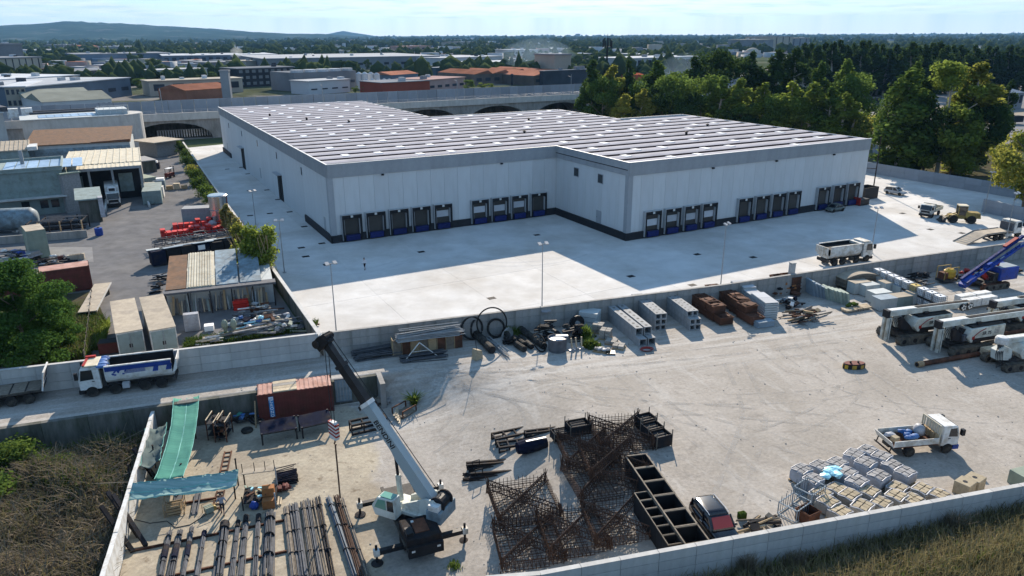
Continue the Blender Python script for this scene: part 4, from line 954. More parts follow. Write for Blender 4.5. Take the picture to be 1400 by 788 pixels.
# ================================================================== STOCK ALONG THE WALL
R = random.Random(11)
def ground_thing(name, px, py, label, cat, rz=TA, group=None):
    P = at(px,py); return T(name,label,cat,P,rz,group)
def scrap(name, px, py, w, d, h, n, mats, label, cat='scrap pile', rz=TA, long=.6, piece='scrap_piece'):
    """a heap of loose bars, plates and lumps, each piece its own part"""
    t = ground_thing(name,px,py,label,cat,rz)
    for i in range(n):
        m = MB(); z = h*(i/n)*.85+.08; k = 1-.5*(i/n); x = R.uniform(-.5,.5)*w*k; y = R.uniform(-.5,.5)*d*k; mt = R.choice(mats); q = R.random()
        if q < long:
            L = R.uniform(.35,.8)*w; r = R.uniform(.05,.12); a = R.uniform(-.35,.35); (m.beam if R.random() < .5 else lambda p,s,ww: m.cyl(p,s,ww*.6,n=7))((-cos(a)*L/2,-sin(a)*L/2,R.uniform(-.1,.15)),(cos(a)*L/2,sin(a)*L/2,R.uniform(-.1,.25)),r*1.6)
        elif q < long+.25: m.box((0,0,.1),(R.uniform(.4,1.1),R.uniform(.3,.8),R.uniform(.05,.3)),rz=R.uniform(0,3),rx=R.uniform(-.5,.5),ry=R.uniform(-.4,.4))
        else: m.blob((0,0,.15),(R.uniform(.5,1.),R.uniform(.4,.8),R.uniform(.3,.6)),8,5,.3)
        m.part(piece,mt,t,(x,y,z))
    return t
# --- hollow square concrete channels in rows
ORD = ['front','second','third','fourth','fifth','sixth','seventh','eighth','ninth','tenth','eleventh','twelfth']
def channels(front, back, cols, levels, segs, w, extra, label):
    A = at(*front); Bk = at(*back); d = Bk-A; yaw = atan2(d.y,d.x); ln = hypot(d.x,d.y)/segs
    k = .085; h = w
    o2 = [(-w/2,0),(w/2,0),(w/2,h),(-w/2,h)]; i2 = [(-w/2+k,k),(w/2-k,k),(w/2-k,h-k),(-w/2+k,h-k)]
    m = MB(); x0, x1 = .01, ln-.015
    m.add([(x,y,z) for x in (x0,x1) for y,z in o2+i2],[])
    f = []
    for j in range(4):
        q = (j+1)%4; f += [(j,q,8+q,8+j),(4+q,4+j,12+j,12+q),(q,j,4+j,4+q),(8+j,8+q,12+q,12+j)]
    m.f += f
    m.add([(ln*.3,-w*.28,h+.003),(ln*.7,-w*.28,h+.003),(ln*.7,w*.28,h+.003),(ln*.3,w*.28,h+.003)],[(0,1,2,3)]) if False else None
    me = m.mesh('concrete_channel','galvanised')
    hole = MB().cyl((ln*.5,0,h-.02),(ln*.5,0,h+.012),w*.2,n=10).mesh('lifting_hole','dark_concrete')
    R_ = Matrix.Rotation(yaw,3,'Z')
    for lv in range(levels):
        for c in range(cols):
            for s in range(-extra if lv < levels-1 else 0, segs):
                if lv == levels-1 and cols == 2 and extra and s < 0: continue
                p = A+R_ @ Vector((s*ln,-(c+.5)*(w+.02),0)); o = link('concrete_channel',me,None,(p.x,p.y,p.z+lv*(h+.012)),yaw+R.uniform(-.006,.006))
                lay = {1:['only'],2:['lower','upper'],3:['bottom','middle','top']}[levels][lv]; k_ = s+(extra if lv < levels-1 else 0)
                tag(o,label % (ORD[k_]+(' left' if c == cols-1 and cols == 2 else ' right' if cols == 2 else '')+', '+lay),'concrete channel','stacked square concrete channels')
                if lv == levels-1: link('lifting_hole',hole,o)
channels((868,470),(822,431),1,2,9,.88,1,'grey square channel segment, %s layer, leftmost channel row')
channels((880,468),(833,428),1,2,9,.88,1,'grey square channel segment, %s layer, second channel row from left')
channels((895,453),(862,424),2,3,8,.68,0,'grey square channel segment, %s layer, three-high channel stack')
channels((938,449),(901,420),2,3,9,.68,1,'grey square channel segment, %s layer, channel stack beside rusty boxes')
# --- rusty open form boxes
bx_ = MB(); k = .06; bx_.bx(-.75,.75,-.75,-.75+k,0,1.25).bx(-.75,.75,.75-k,.75,0,1.25).bx(-.75,-.75+k,-.75+k,.75-k,0,1.25).bx(.75-k,.75,-.75+k,.75-k,0,1.25)
bm = bx_.mesh('box_wall','rust'); rim_m = MB().bx(-.82,.82,-.82,-.76,1.1,1.2).bx(-.82,.82,.76,.82,1.1,1.2).bx(-.82,-.76,-.76,.76,1.1,1.2).bx(.76,.82,-.76,.76,1.1,1.2).bx(-.82,.82,-.8,-.76,.3,.38).mesh('rim_bar','rust')
floor_m = MB().bx(-.69,.69,-.69,.69,.05,.12).mesh('box_floor','dark_steel'); pal_m = MB().bx(-.8,.8,-.8,-.6,-.12,0).bx(-.8,.8,.6,.8,-.12,0).bx(-.8,.8,-.1,.1,-.12,0).mesh('pallet_bearer','old_timber')
for i,(px,py) in enumerate(((944,418),(955,423),(966,429),(977,436),(988,442),(975,411),(988,416),(1000,421),(1010,428),(1020,436),(1030,442))):
    n_ = 1 if i in (4,10) else 2
    for lv in range(n_):
        t = ground_thing('form_box',px,py,'rusty steel form box, '+nth(i+1 if i < 5 else i-4)+' from the wall in the '+('left' if i < 5 else 'right')+' row, '+('upper' if lv else 'bottom')+' layer','form box',TA+R.uniform(-.08,.08),'rusty form boxes by the wall')
        t.location.z += .13+lv*.9; s_ = .72; t.scale = (1.1,1.1,s_)
        link('box_wall',bm,t); link('rim_bar',rim_m,t); link('box_floor',floor_m,t,(0,0,R.uniform(.5,1.0))); link('pallet_bearer',pal_m,t) if lv == 0 else None
        for q_ in range(2): MB().box((R.uniform(-.3,.3),R.uniform(-.3,.3),1.16+.1*q_),(R.uniform(.7,1.3),R.uniform(.4,1.1),.09),rz=R.uniform(-.5,.5),rx=R.uniform(-.1,.1)).part('rust_plate','rust',t)
for i,(px,py) in enumerate(((1060,399),(1074,397),(1083,400))):
    for lv in range(2):
        t = ground_thing('form_box',px,py,'rusty steel form box, '+nth(i+1)+' from the left by the square post, '+('upper' if lv else 'bottom')+' layer','form box',TA+R.uniform(-.1,.1),'rusty form boxes by the wall'); t.location.z += .1+lv*1.1; t.scale = (.95,.8,.85)
        link('box_wall',bm,t); link('rim_bar',rim_m,t); link('box_floor',floor_m,t,(0,0,.8))
# --- grey panel stack
A = at(1048,434); Bk = at(1008,404); d = (Bk-A); yw = atan2(d.y,d.x); L = hypot(d.x,d.y)
pm = MB().bx(-.95,.95,-.85,.85,0,.225).mesh('panel','box_grey'); cm = MB().bx(-.93,.93,-.83,.83,0,.05).mesh('top_sheet','far_white')
for i in range(5):
    p = A+d*(i/4.2); t = T('panel_stack',('front','second','third','fourth','rearmost')[i]+' stack of grey panels with pale top beside the rusty boxes','panel stack',p,yw,'grey panel stacks by the wall')
    n_ = 7 if i < 2 else 6+i%2
    for k in range(n_): link('panel',pm,t,(R.uniform(-.03,.03),R.uniform(-.03,.03),.1+k*.29))
    link('top_sheet',cm,t,(0,0,.1+n_*.29)); MB().bx(-.9,.9,-.7,-.5,0,.1).bx(-.9,.9,.5,.7,0,.1).part('bearer','old_timber',t)
t = ground_thing('panel_bundle',1044,446,'low bundle of blue-grey sheets in front of the grey panel stacks','sheet bundle')
for k in range(4): MB().bx(-1.1,1.1,-.5,.5,.05+k*.17,.2+k*.17).part('sheet','slab_blue',t,(R.uniform(-.06,.06),0,0),R.uniform(-.04,.04))
for i,(px,py) in enumerate(((1005,392),(1016,388),(1030,387),(1042,385))):
    t = ground_thing('concrete_block',px,py+19,('first','second','third','fourth')[i]+' pale block of the row against the wall behind the panel stacks','block',TA+R.uniform(-.1,.1)); MB().bx(-1.0,1.0,-.6,.6,.02,1.5+.1*(i%2)).part('block_body','box_grey',t,bevel=.03); MB().bx(-1.0,1.0,-.6,.6,1.62,1.68).part('top_sheet','far_white',t)
t = ground_thing('post_stub',1079,399,'short square concrete post standing on top of the wall behind the rust boxes','post'); MB().bx(-.3,.3,-.3,.3,0,3.9).part('post_body','pale_concrete',t); MB().bx(-.34,.34,-.34,.34,3.9,4.0).part('post_cap','pale_concrete',t)
scrap('rust_pile',1071,402,4.2,2.6,1.6,26,['rust','rust','orange_wood','dark_steel'],'heap of rusty steel boxes and bars right of the grey panels',long=.35)
scrap('cable_pile',1076,419,4.4,2.2,.9,22,['slab_blue','navy_paint','blue_shade','dark_steel','white_paint'],'pile of blue and grey hoses and fittings before the rust heap',long=.55)
scrap('timber_pile',1103,436,4.4,3.0,1.2,34,['old_timber','rust','dark_steel','timber','stone_grey'],'heap of weathered timber and rusty rods in the middle of the stock row',long=.75)
# --- leaning green-grey slabs
sm_ = MB().box((0,0,.95),(.24,1.9,1.9)).mesh('slab','slab_green')
for i in range(11):
    f = i/10; px = 1108+f*47; py = 402+f*13; P = at(px,py); o = link('leaning_slab',sm_,None,(P.x,P.y,P.z),rot=(0,-.12-R.uniform(0,.22),TA-.12+R.uniform(-.04,.04)))
    if i < 4: o.data = o.data.copy(); o.data.materials[0] = MATS['slab_blue']
    o.scale = (1,1,R.uniform(.85,1.05)); tag(o,'upright bluish slab, '+nth(i+1)+' from the wall end of the slab row' if i < 4 else 'upright greenish slab, '+nth(i+1)+' from the wall end of the slab row','slab','leaning slabs by the wall')
# --- curved sheets
t = ground_thing('curved_sheet_stack',1170,392,'stack of long curved tan sheets against the wall under the dump truck','sheet stack',TA-.02)
for k in range(7):
    g = [[(-2.8+5.6*i/10,y,.5+k*.17+.55*(1-((i-5)/5)**2)) for y in (-1.0,1.0)] for i in range(11)]
    MB().sheet(g).part('curved_sheet','tan_top' if k == 6 else 'old_timber',t,(R.uniform(-.1,.1),R.uniform(-.08,.08),0),solid=.11)
# --- grey crates / wrapped boxes
for i,(px,py,tp) in enumerate(((1186,403,0),(1200,413,0),(1207,422,0),(1228,418,1),(1214,400,1),(1234,404,0),(1252,414,1),(1173,400,1),(1207,392,1),(1196,387,0))):
    t = ground_thing('panel_crate',px,py,'pale grey crate '+('nearest the rigs, bluish','left of the tan topped one in front','with bluish top at the very front','with tan top at the front','with tan top in the middle row','with bluish top before the white tanks','with tan top beside the white tanks','half hidden beside the green slabs','with broad tan lid at the back','smallest, at the back by the curved sheets')[i],'crate',TA+R.uniform(-.05,.05),'pale crates beside the white tanks')
    w = R.uniform(2.2,2.6); d_ = R.uniform(1.3,1.7); h = R.uniform(1.25,1.6)
    for k in range(2): MB().bx(-w/2+k*w/2+.015,-w/2+(k+1)*w/2-.015,-d_/2,d_/2,.1,h).part('crate_body','box_grey' if not tp else 'green_grey' if i == 3 else 'box_grey',t)
    MB().bx(-w/2,w/2,-d_/2,d_/2,h+.002,h+.05).part('lid','tan_top' if tp else 'slab_blue' if i in (2,5) else 'box_grey',t); MB().bx(-w/2,w/2,-d_/2,-d_/2+.12,0,.1).bx(-w/2,w/2,d_/2-.12,d_/2,0,.1).part('bearer','old_timber',t)
t = ground_thing('strip_pile',1238,429,'low pile of dark sheets in front of the pale crates','sheet bundle'); 
for k in range(5): MB().bx(-2.6,2.6,-.5,.5,k*.09,k*.09+.07).part('sheet','dark_steel',t,(R.uniform(-.2,.2),R.uniform(-.1,.1),0),R.uniform(-.06,.06))
t = ground_thing('timber_pallet',1170,424,'pallet of pale beams with a green net beside the slabs','pallet',TA+.05)
for k in range(4): MB().bx(-2.0,2.0,-.6+k*.32,-.36+k*.32,.15,.36).part('beam','pale_timber',t,(R.uniform(-.2,.2),0,0))
for x in (-.4,0,.4): MB().tube([(x,-.75,.1),(x,-.75,.42),(x,.75,.42),(x,.75,.1)],.03,4).part('strap','black_paint',t)
m = MB(); [m.blob((R.uniform(-1,.6),R.uniform(.4,1.1),.55),(.7,.5,.3),7,4,.3) for _ in range(7)]; m.part('green_net','leaf_bush',t)
# --- white tank containers in two levels
def ibc():
    t = T('tank_container','x','tank container'); 
    MB().bx(-.5,.5,-.5,.5,.16,1.08).part('bottle','ibc_white',t,bevel=.06); MB().cyl((0,0,1.08),(0,0,1.14),.12,n=10).part('screw_cap','black_paint',t)
    m = MB(); 
    for q in range(5):
        f = -.55+q*.275
        for s in (-.56,.56): m.beam((f,s,.14),(f,s,1.1),.035).beam((s,f,.14),(s,f,1.1),.035)
    for z in (.3,.55,.8,1.09):
        for s in (-.56,.56): m.beam((-.57,s,z),(.57,s,z),.03).beam((s,-.57,z),(s,.57,z),.03)
    m.part('cage','galvanised',t); MB().bx(-.58,.58,-.58,-.44,0,.14).bx(-.58,.58,.44,.58,0,.14).bx(-.58,.58,-.07,.07,0,.14).part('pallet','dark_steel',t); return t
ib = ibc(); first = True; A = at(1199,390); Bk = at(1281,428); d = Bk-A; yw = atan2(d.y,d.x); n_ = max(8,round(hypot(d.x,d.y)/1.22))
for lv in range(2):
    for i in range(n_):
        t = ib if first else copy_tree(ib); first = False; p = A+d*(i/(n_-1)); t.location = (p.x,p.y,p.z+lv*1.17); t.rotation_euler.z = yw+R.uniform(-.03,.03); t['group'] = 'white tank containers in two layers'
        t['label'] = 'white caged tank container, '+(ORD[n_-1-i] if i < n_-1 else 'first')+' from the yard end, '+('upper' if lv else 'lower')+' layer'
        if lv and i == n_-4:
            t['label'] = 'yellowed caged tank container in the upper layer of the white row'
            for c in t.children:
                if c.name.startswith('bottle'): c.data = c.data.copy(); c.data.materials[0] = MATS['ibc_yellow']
IBC_N = n_
scrap('hose_heap',1256,384,4.0,2.0,1.1,18,['cable','dark_steel','chassis'],'dark heap of hoses and steel against the wall right of the tanks',long=.4)
t = ground_thing('mixing_machine',1293,386,'old yellow brown grout mixing machine by the wall','machine',TA)
MB().bx(-1.2,1.2,-.7,.7,.25,.6).part('skid','chassis',t); MB().lathe([(.6,.6),(.75,.9),(.75,1.6),(.4,1.9),(.01,1.9)],12,(.4,0,0)).part('mixer_drum','yellow_paint',t); MB().bx(-1.1,-.4,-.5,.5,.6,1.5).part('motor_box','rust',t)
f = MB(); [f.beam((x,y,.3),(x,y,2.2),.08) for x in (-1.15,1.15) for y in (-.65,.65)]; f.beam((-1.15,-.65,2.2),(1.15,-.65,2.2),.08); f.beam((-1.15,.65,2.2),(1.15,.65,2.2),.08); f.part('frame','loader_yellow',t)
scrap('scrap_heap',1263,392,2.6,1.6,.8,12,['dark_steel','stone_grey','chassis'],'grey scrap heap between the white tanks and the yellow machine')
scrap('scrap_heap',1320,378,4.5,1.4,.6,16,['red_paint','dark_steel','stone_grey','white_paint'],'scattered red and grey scrap along the wall left of the blue rig')
scrap('hose_heap',1301,421,1.3,1.1,.7,10,['navy_paint','cable'],'small dark heap of fittings at the end of the tank rows',long=.3)
scrap('scrap_heap',1383,373,3.0,1.6,.5,9,['stone_grey','tan_top','dark_steel'],'flat grey plates on the ground behind the blue rig',long=.2)
# striped counterweight
t = ground_thing('counterweight',1167,503,'oval yellow and black striped counterweight lying alone on the dusty yard','counterweight',TA-.25)
pr = [(1.15*cos(q),.55*sin(q)) for q in [2*pi*k/16 for k in range(16)]]; MB().prism(pr,.0,.5,'xy').part('weight_body','black_paint',t); MB().prism([(x*.92,y*.9) for x,y in pr],.502,.56,'xy').part('weight_top','dull_red',t)
for k in range(16):
    if k%2: a, b = pr[k], pr[(k+1)%16]; MB().add([(a[0]*1.01,a[1]*1.02,.05),(b[0]*1.01,b[1]*1.02,.05),(b[0]*1.01,b[1]*1.02,.45),(a[0]*1.01,a[1]*1.02,.45)],[(0,1,2,3)]).part('stripe','yellow_paint',t,solid=.02)
MB().cyl((-.4,0,.56),(-.4,0,.75),.1).cyl((.4,0,.56),(.4,0,.75),.1).part('lifting_lug','chassis',t)
# --- left end of the stock row: rods, crate rack, hoses, pipes
def rods(name, a, b, n, w, h, r, mat, label, cat='rod bundle', jit=.25, group=None, z=None):
    A = at(*a,z); Bq = at(*b,z); d = Bq-A; L = hypot(d.x,d.y); t = T(name,label,cat,A,atan2(d.y,d.x),group); m = MB()
    for i in range(n):
        y = R.uniform(-.5,.5)*w; z_ = r+abs(R.gauss(0,.5))*h*(1-abs(y)/w); j = R.uniform(-jit,jit); m.cyl((R.uniform(0,.08)*L,y,z_),(L*R.uniform(.88,1.),y+j,max(r,z_+R.uniform(-.1,.1)*h)),r,n=5)
    o = m.part('rods',mat,t); o['kind'] = 'stuff'
    for f in (.2,.5,.8): MB().tube([(L*f,-w*.42,.02),(L*f,-w*.3,h*.55),(L*f,w*.3,h*.55),(L*f,w*.42,.02)],.025,4).part('tie','dark_steel',t)
    return t
rods('steel_tube_heap',(482,491),(553,479),60,2.2,1.0,.055,'grey_steel','heap of grey steel tubes along the wall left of the timber rack',jit=.7)
rods('steel_tube_heap',(546,494),(612,485),36,1.5,.5,.05,'grey_steel','loose grey tubes on the ground in front of the timber rack',jit=.6)
rack = ground_thing('timber_rack',580,479,'long rack of rusty timber frames carrying grey rods by the wall','rack',TA)
for k in range(8):
    x = -3.4+k*.95; MB().bx(x,x+.85,-.6,-.5,.0,1.75).part('frame_panel','old_timber' if k%3 == 0 else 'rust' if k%2 else 'timber',rack); MB().bx(x-.06,x,-.65,.5,0,1.85).part('rack_post','timber',rack)
MB().bx(-3.4,4.0,-.45,.5,1.55,1.65).part('shelf','old_timber',rack); 
o = rods('grey_rod_bundle',(541,487),(634,473),80,1.3,.9,.05,'galvanised','long bundle of pale grey rods lying on top of the timber rack',jit=.5); o.location.z = 1.66
t = ground_thing('frame_prop',575,489,'white A shaped frame leaning against the timber rack','frame',TA); MB().beam((-1.8,-.5,.05),(0,.25,1.6),.07).beam((1.8,-.5,.05),(0,.25,1.6),.07).part('frame_bar','white_paint',t); MB().beam((-.9,-.15,.8),(.9,-.15,.8),.05).part('cross_bar','white_paint',t)
t = ground_thing('plastic_bundle',622,472,'small crumpled blue plastic bundle at the right end of the timber rack','bundle'); m = MB(); [m.blob((R.uniform(-.5,.5),R.uniform(-.2,.2),.2),(.5,.4,.35),7,4,.3) for _ in range(4)]; m.part('film','blue_tarp',t)
def ring(px, py, r, th, label, tilt=.15, off=0., rz=0, mat='rubber', turns=1):
    t = ground_thing('hose_ring',px,py,label,'hose ring',TA+rz); m = MB()
    for q in range(turns): m.tube([(r*cos(a)*(1+.02*q),off+q*th*1.6+tilt*r*(1+sin(a)),r+r*sin(a)+th) for a in [2*pi*k/36 for k in range(36)]],th,8,closed=True)
    m.part('hose',mat,t); return t
ring(647,465,1.18,.12,'thick black hose ring standing against the wall left of the pipes',.3)
ring(674,464,1.72,.085,'widest thin hose ring standing highest against the wall',.15,.1)
ring(679,462,.95,.13,'small black hose ring standing inside the widest ring',.25)
ring(652,462,1.0,.07,'narrow pair of hose rings turned sideways by the thick ring',.1,0,.8,turns=2)
for a,b,r,lb in (((651,461),(673,484),.42,'thick black ribbed pipe slanting from the hose rings towards us'),((703,466),(717,476),.36,'short black pipe in the middle of the pipe pile'),((712,454),(744,478),.38,'longest black plastic pipe of the pile beside the machine parts'),((711,464),(727,478),.3,'black pipe lying beside the longest pipe'),((705,474),(717,482),.34,'stubby black pipe end nearest to us'),((686,452),(700,468),.33,'black pipe behind the wire coil')):
    A = at(*a); Bq = at(*b); d = Bq-A; L = hypot(d.x,d.y); t = T('plastic_pipe',lb,'pipe',A,atan2(d.y,d.x)); m = MB().lathe([(r*.8,0),(r,0)]+[(r*(1+.05*(k%2)),L*(k+.5)/12) for k in range(12)]+[(r,L),(r*.8,L),(r*.8,L-.02)],12,axis='x',c=(0,0,r)); m.part('pipe_wall','rubber',t); MB().cyl((L+.005,0,r),(L+.012,0,r),r*.78,n=12).part('pipe_mouth','black_paint',t)
t = ground_thing('wire_coil',691,468,'upright coil of pale wire among the black pipes','coil',TA); m = MB()
for k in range(6): m.tube([(.55*cos(a)+.1*k,.15*k-.3,.75+.75*sin(a)) for a in [2*pi*i/20 for i in range(20)]],.022,4,closed=True)
m.part('wire','galvanised',t)
rods('rod_bundle',(664,462),(697,490),14,.8,.4,.03,'galvanised','thin steel rods lying across the black pipes towards the yard',jit=.4)
t = ground_thing('weight_block',652,491,'single pale concrete counterweight block with lifting rod','block',TA+.5); MB().prism([(-.45,0),(.55,0),(.45,.9),(-.3,1.2)],-.35,.35).part('block_body','sand_stone',t); MB().cyl((0,0,1.0),(-.05,.3,3.1),.03).part('lifting_rod','dark_steel',t)
ring(742,482,.62,.09,'black hose ring lying at the end of the long pipe',1.6); 
for px,py,w,d_,h,n_,lb in ((748,462,2.6,2.2,2.0,26,'tall heap of black machine parts against the wall'),(785,463,2.8,2.4,1.6,26,'heap of black hoses and parts beside the green bush'),(700,470,1.8,1.4,.7,12,'dark fittings piled among the black pipes')): scrap('machine_part_heap',px,py,w,d_,h,n_,['dock_dark','chassis','black_paint','rubber'],lb,long=.35)
t = ground_thing('cable_reel',789,452,'black wheel shaped reel standing behind the dark heap','reel',TA); MB().cyl((0,0,.9),(0,.25,.9),.9,n=16).part('reel_flange','black_paint',t); MB().lathe([(.3,-.3),(.3,.3)],10,(0,.1,.9),'y').part('hub','galvanised',t)
t = ground_thing('metal_tub',762,479,'open pale metal tub with cutter standing before the black heaps','tub',TA); MB().lathe([(.95,0),(1.05,1.5),(1.0,1.5),(.9,.08),(.01,.08)],16).part('tub_wall','grey_steel',t); MB().cyl((0,0,1.2),(0,0,1.3),.97,n=16).part('tub_content','plastic_film',t); MB().box((.5,0,1.6),(1.3,.35,.12),rz=-.3).part('lid_bar','white_paint',t)
t = ground_thing('round_lid',746,449,'small round pale lid on top of the black machine heap','lid',TA); t.location.z += 2.1; MB().lathe([(.6,0),(.62,.12),(.2,.18),(.01,.18)],14).part('lid_plate','plastic_film',t)
t = ground_thing('stake_frame',788,478,'three pale stakes standing on a white base plate','stakes',TA)
MB().bx(-.9,.9,-.3,.3,0,.12).part('base_plate','plastic_film',t)
for x in (-.5,.05,.6): MB().cyl((x,0,.12),(x+R.uniform(-.15,.15),.1,1.35),.09,n=7).part('stake','pale_timber',t); MB().blob((x,-.2,.2),(.4,.4,.25)).part('clamp','stone_grey',t)
t = ground_thing('bag_pallet',823,481,'pallet with torn white bags and dark sheet near the channels','pallet',TA-.7); MB().bx(-.9,.9,-.5,.5,0,.15).part('pallet_board','timber',t)
for k in range(5): MB().blob((-.6+.3*k,R.uniform(-.2,.2),.3),(.6,.7,.35),8,4,.2).part('bag','plastic_film' if k%2 else 'paver',t)
MB().box((.95,-.1,.12),(1.0,.9,.06),rz=.3).part('dark_sheet','black_paint',t)
t = ground_thing('block_stack',806,444,'pale grey block stack against the wall left of the channels','block stack',TA-.7)
for k in range(3): MB().bx(-1.1,1.1,-.9,.9,.02+k*.6,.56+k*.6).part('block','box_grey',t)
for i,(px,py,n_) in enumerate(((818,455,3),(828,463,3),(836,470,1),(846,476,1))):
    t = ground_thing('stone_pallet',px,py,'pallet of pale stone blocks, '+('nearest the wall','second from the wall','third from the wall','nearest to us')[i]+', beside the channels','pallet',TA-.7); MB().bx(-.65,.65,-.6,.6,0,.14).part('pallet_board','timber',t)
    for lv in range(n_):
        for a in range(2):
            for b in range(2): MB().box((-.31+a*.62+R.uniform(-.03,.03),-.29+b*.58,.3+lv*.34),(.56,.52,.3),rz=R.uniform(-.06,.06)).part('stone','paver',t)
t = ground_thing('cable_coil',884,479,'small red cable coil on the ground before the channels','cable'); m = MB(); [m.tube([((.5+.06*k)*cos(a)+R.uniform(-.04,.04),(.35+.05*k)*sin(a),.04+.03*k) for a in [2*pi*i/18 for i in range(18)]],.03,4,closed=True) for k in range(5)]; m.part('cable','red_paint',t)
# ================================================================== PALLETS OF STONE, LOWER RIGHT
pos = [(118,290),(172,335),(205,270),(287,250),(365,210),(430,190),(418,255),(495,220),(543,258),(330,300),(378,340),(480,315),(605,300),(210,390),(285,362),(243,432),(345,398),(435,378),(405,447),(300,472),(495,427),(572,355),(565,398),(687,372),(640,412),(765,397)]
kinds = 'gggggggggggggssssssssssssss'
for i,(zx,zy) in enumerate(pos):
    px, py = 1060+zx/3.456, 560+zy/3.456+14; g = kinds[i] == 'g'; h = R.uniform(.85,1.05) if g else R.uniform(.6,.85)
    rk = 1+sum(1 for j,p_ in enumerate(pos) if kinds[j] == kinds[i] and p_[0] < zx); lb = ('grey film-wrapped stone pallet, %s from the left of the grey ones' if g else 'tan sandstone pallet in loose film, %s from the left of the tan ones') % nth(rk)
    if (zx,zy) == (205,270): lb = 'grey stone pallet beside the one covered with light blue film'
    t = ground_thing('stone_pallet',px,py,lb,'stone pallet',TA+.32+R.uniform(-.12,.12),'film-wrapped stone pallets' if (zx,zy) != (205,270) else None)
    w, d_ = R.uniform(1.3,1.5), R.uniform(1.15,1.3)
    MB().bx(-w/2,w/2,-d_/2,-d_/2+.15,0,.13).bx(-w/2,w/2,d_/2-.15,d_/2,0,.13).bx(-w/2,w/2,-.08,.08,0,.13).part('pallet_board','timber',t)
    o = loft([(-w/2,d_*.46,.14,h),(-w/2+.06,d_*.5,.13,h+.02),(w/2-.06,d_*.5,.13,h+.02),(w/2,d_*.46,.14,h)],16,5).part('film_wrap','plastic_film' if g else 'paver',t)
    for a in range(3):
        for b in range(2):
            MB().box((-w*.29+a*w*.29,-d_*.2+b*d_*.4,h+.02+R.uniform(0,.05)),(w*.25,d_*.34,.14),rz=R.uniform(-.15,.15),rx=R.uniform(-.1,.1)).part('stone','stone_grey' if g else 'sand_stone',o)
    m = MB(); [m.tube([(s*w*.47,-d_*.44,h+.02),(s*w*.46,0,h+.09+R.uniform(0,.05)),(s*w*.47,d_*.44,h+.02)],.05,5) for s in (-1,1)]; [m.tube([(-w*.45,s*d_*.47,h+.03),(0,s*d_*.45,h+.07+R.uniform(0,.05)),(w*.45,s*d_*.47,h+.03)],.05,5) for s in (-1,1)]
    m.part('film_edge','plastic_film',o)
P = at(1060+258/3.456,560+305/3.456+14); t = T('plastic_sheet','crumpled light blue plastic sheet draped over a stone pallet','sheet',(P.x,P.y,P.z),TA+.3); m = MB(); [m.blob((R.uniform(-.7,.7),R.uniform(-.5,.5),.75+R.uniform(0,.35)),(.9,.8,.35),9,5,.3) for _ in range(8)]; m.part('film','light_blue_film',t)
t = ground_thing('gas_cage',1085,703,'low blue steel cage of bars beside the stone pallets','cage',TA+.35)
f = MB()
for z in (.08,1.0): 
    for a,b in (((-.9,-.7),(.9,-.7)),((.9,-.7),(.9,.7)),((.9,.7),(-.9,.7)),((-.9,.7),(-.9,-.7))): f.beam((*a,z),(*b,z),.06)
[f.beam((x,y,.08),(x,y,1.0),.06) for x in (-.9,.9) for y in (-.7,.7)]; f.part('cage_frame','slab_blue',t); b_ = MB()
for k in range(7):
    for s in (-.7,.7): b_.beam((-.9+k*.3,s,.08),(-.9+k*.3,s,1.35 if k%2 else 1.1),.035)
b_.part('cage_bars','blue_shade',t); t = copy_tree(t); t.location = at(1104,688); t['label'] = 'taller blue steel cage standing behind the low blue cage'; t.scale = (1,1,1.4)
t = ground_thing('rust_bin',1103,712,'small open rusty steel bin beside the blue cages','bin',TA+.2); t.scale = (.75,.75,.75); link('box_wall',bm,t); link('rim_bar',rim_m,t); link('box_floor',floor_m,t)
scrap('board_pile',1040,722,3.0,1.4,.6,16,['timber','old_timber','pale_timber','dark_steel'],'small pile of boards and frames beside the black car',long=.9)
t = ground_thing('green_can',1014,709,'small bright green canister beside the board pile','canister'); MB().bx(-.28,.28,-.2,.2,0,.5).part('can_body','leaf_bush',t,bevel=.05); MB().tube([(-.15,0,.5),(0,0,.62),(.15,0,.5)],.03,5).part('handle','leaf_bush',t)
for i,(px,py) in enumerate(((1317,674),(1330,668))):
    t = ground_thing('stone_block',px,py,('left','right')[i]+' of two tan concrete blocks with holes behind the foreground wall','block',TA+.3); MB().bx(-.6,.6,-.55,.55,0,1.0).part('block_body','sand_stone',t,bevel=.04); MB().cyl((-.1,0,.98),(-.1,0,1.012),.17,n=10).part('lifting_hole','black_paint',t)
t = ground_thing('stone_block',1397,662,'greenish stone block partly out of frame at the right edge','block',TA); MB().bx(-.8,.8,-.6,.6,0,1.1).part('block_body','corr_green',t,bevel=.04); MB().bx(-.8,.8,-.62,-.58,.3,.4).part('strap','black_paint',t)
# ================================================================== MOBILE CRANE
def ang(v): return atan2(v.y,v.x)
oRL = at(515,768); oRR = at(637,741); oFL = at(492,690+12)
mid_r = (oRL+oRR)/2; ax = (oFL-oRL); CY = ang(ax); ax2 = Vector((cos(CY),sin(CY),0)); half = hypot(ax.x,ax.y)/2
cc = mid_r+ax2*half; cz = height(cc.x,cc.y); cc.z = cz
crane = T('mobile_crane','pale blue-grey mobile crane with black telescopic boom raised and outriggers spread','crane',cc,CY)
wtr = hypot((oRL-oRR).x,(oRL-oRR).y)/2
MB().bx(-3.6,3.9,-1.2,1.2,.75,1.25).part('chassis','chassis',crane,bevel=.05)
MB().bx(-4.0,-1.5,-1.25,1.25,1.26,2.0).part('engine_hood','dark_steel',crane,bevel=.1); MB().bx(-3.4,-1.9,-.5,.5,2.0,2.06).part('hood_panel','rust',crane)
MB().bx(-3.6,-2.8,.65,1.15,2.0,2.25).part('air_filter','black_paint',crane); MB().bx(-2.2,-2.0,.3,.5,2.0,2.1).part('cap','white_paint',crane)
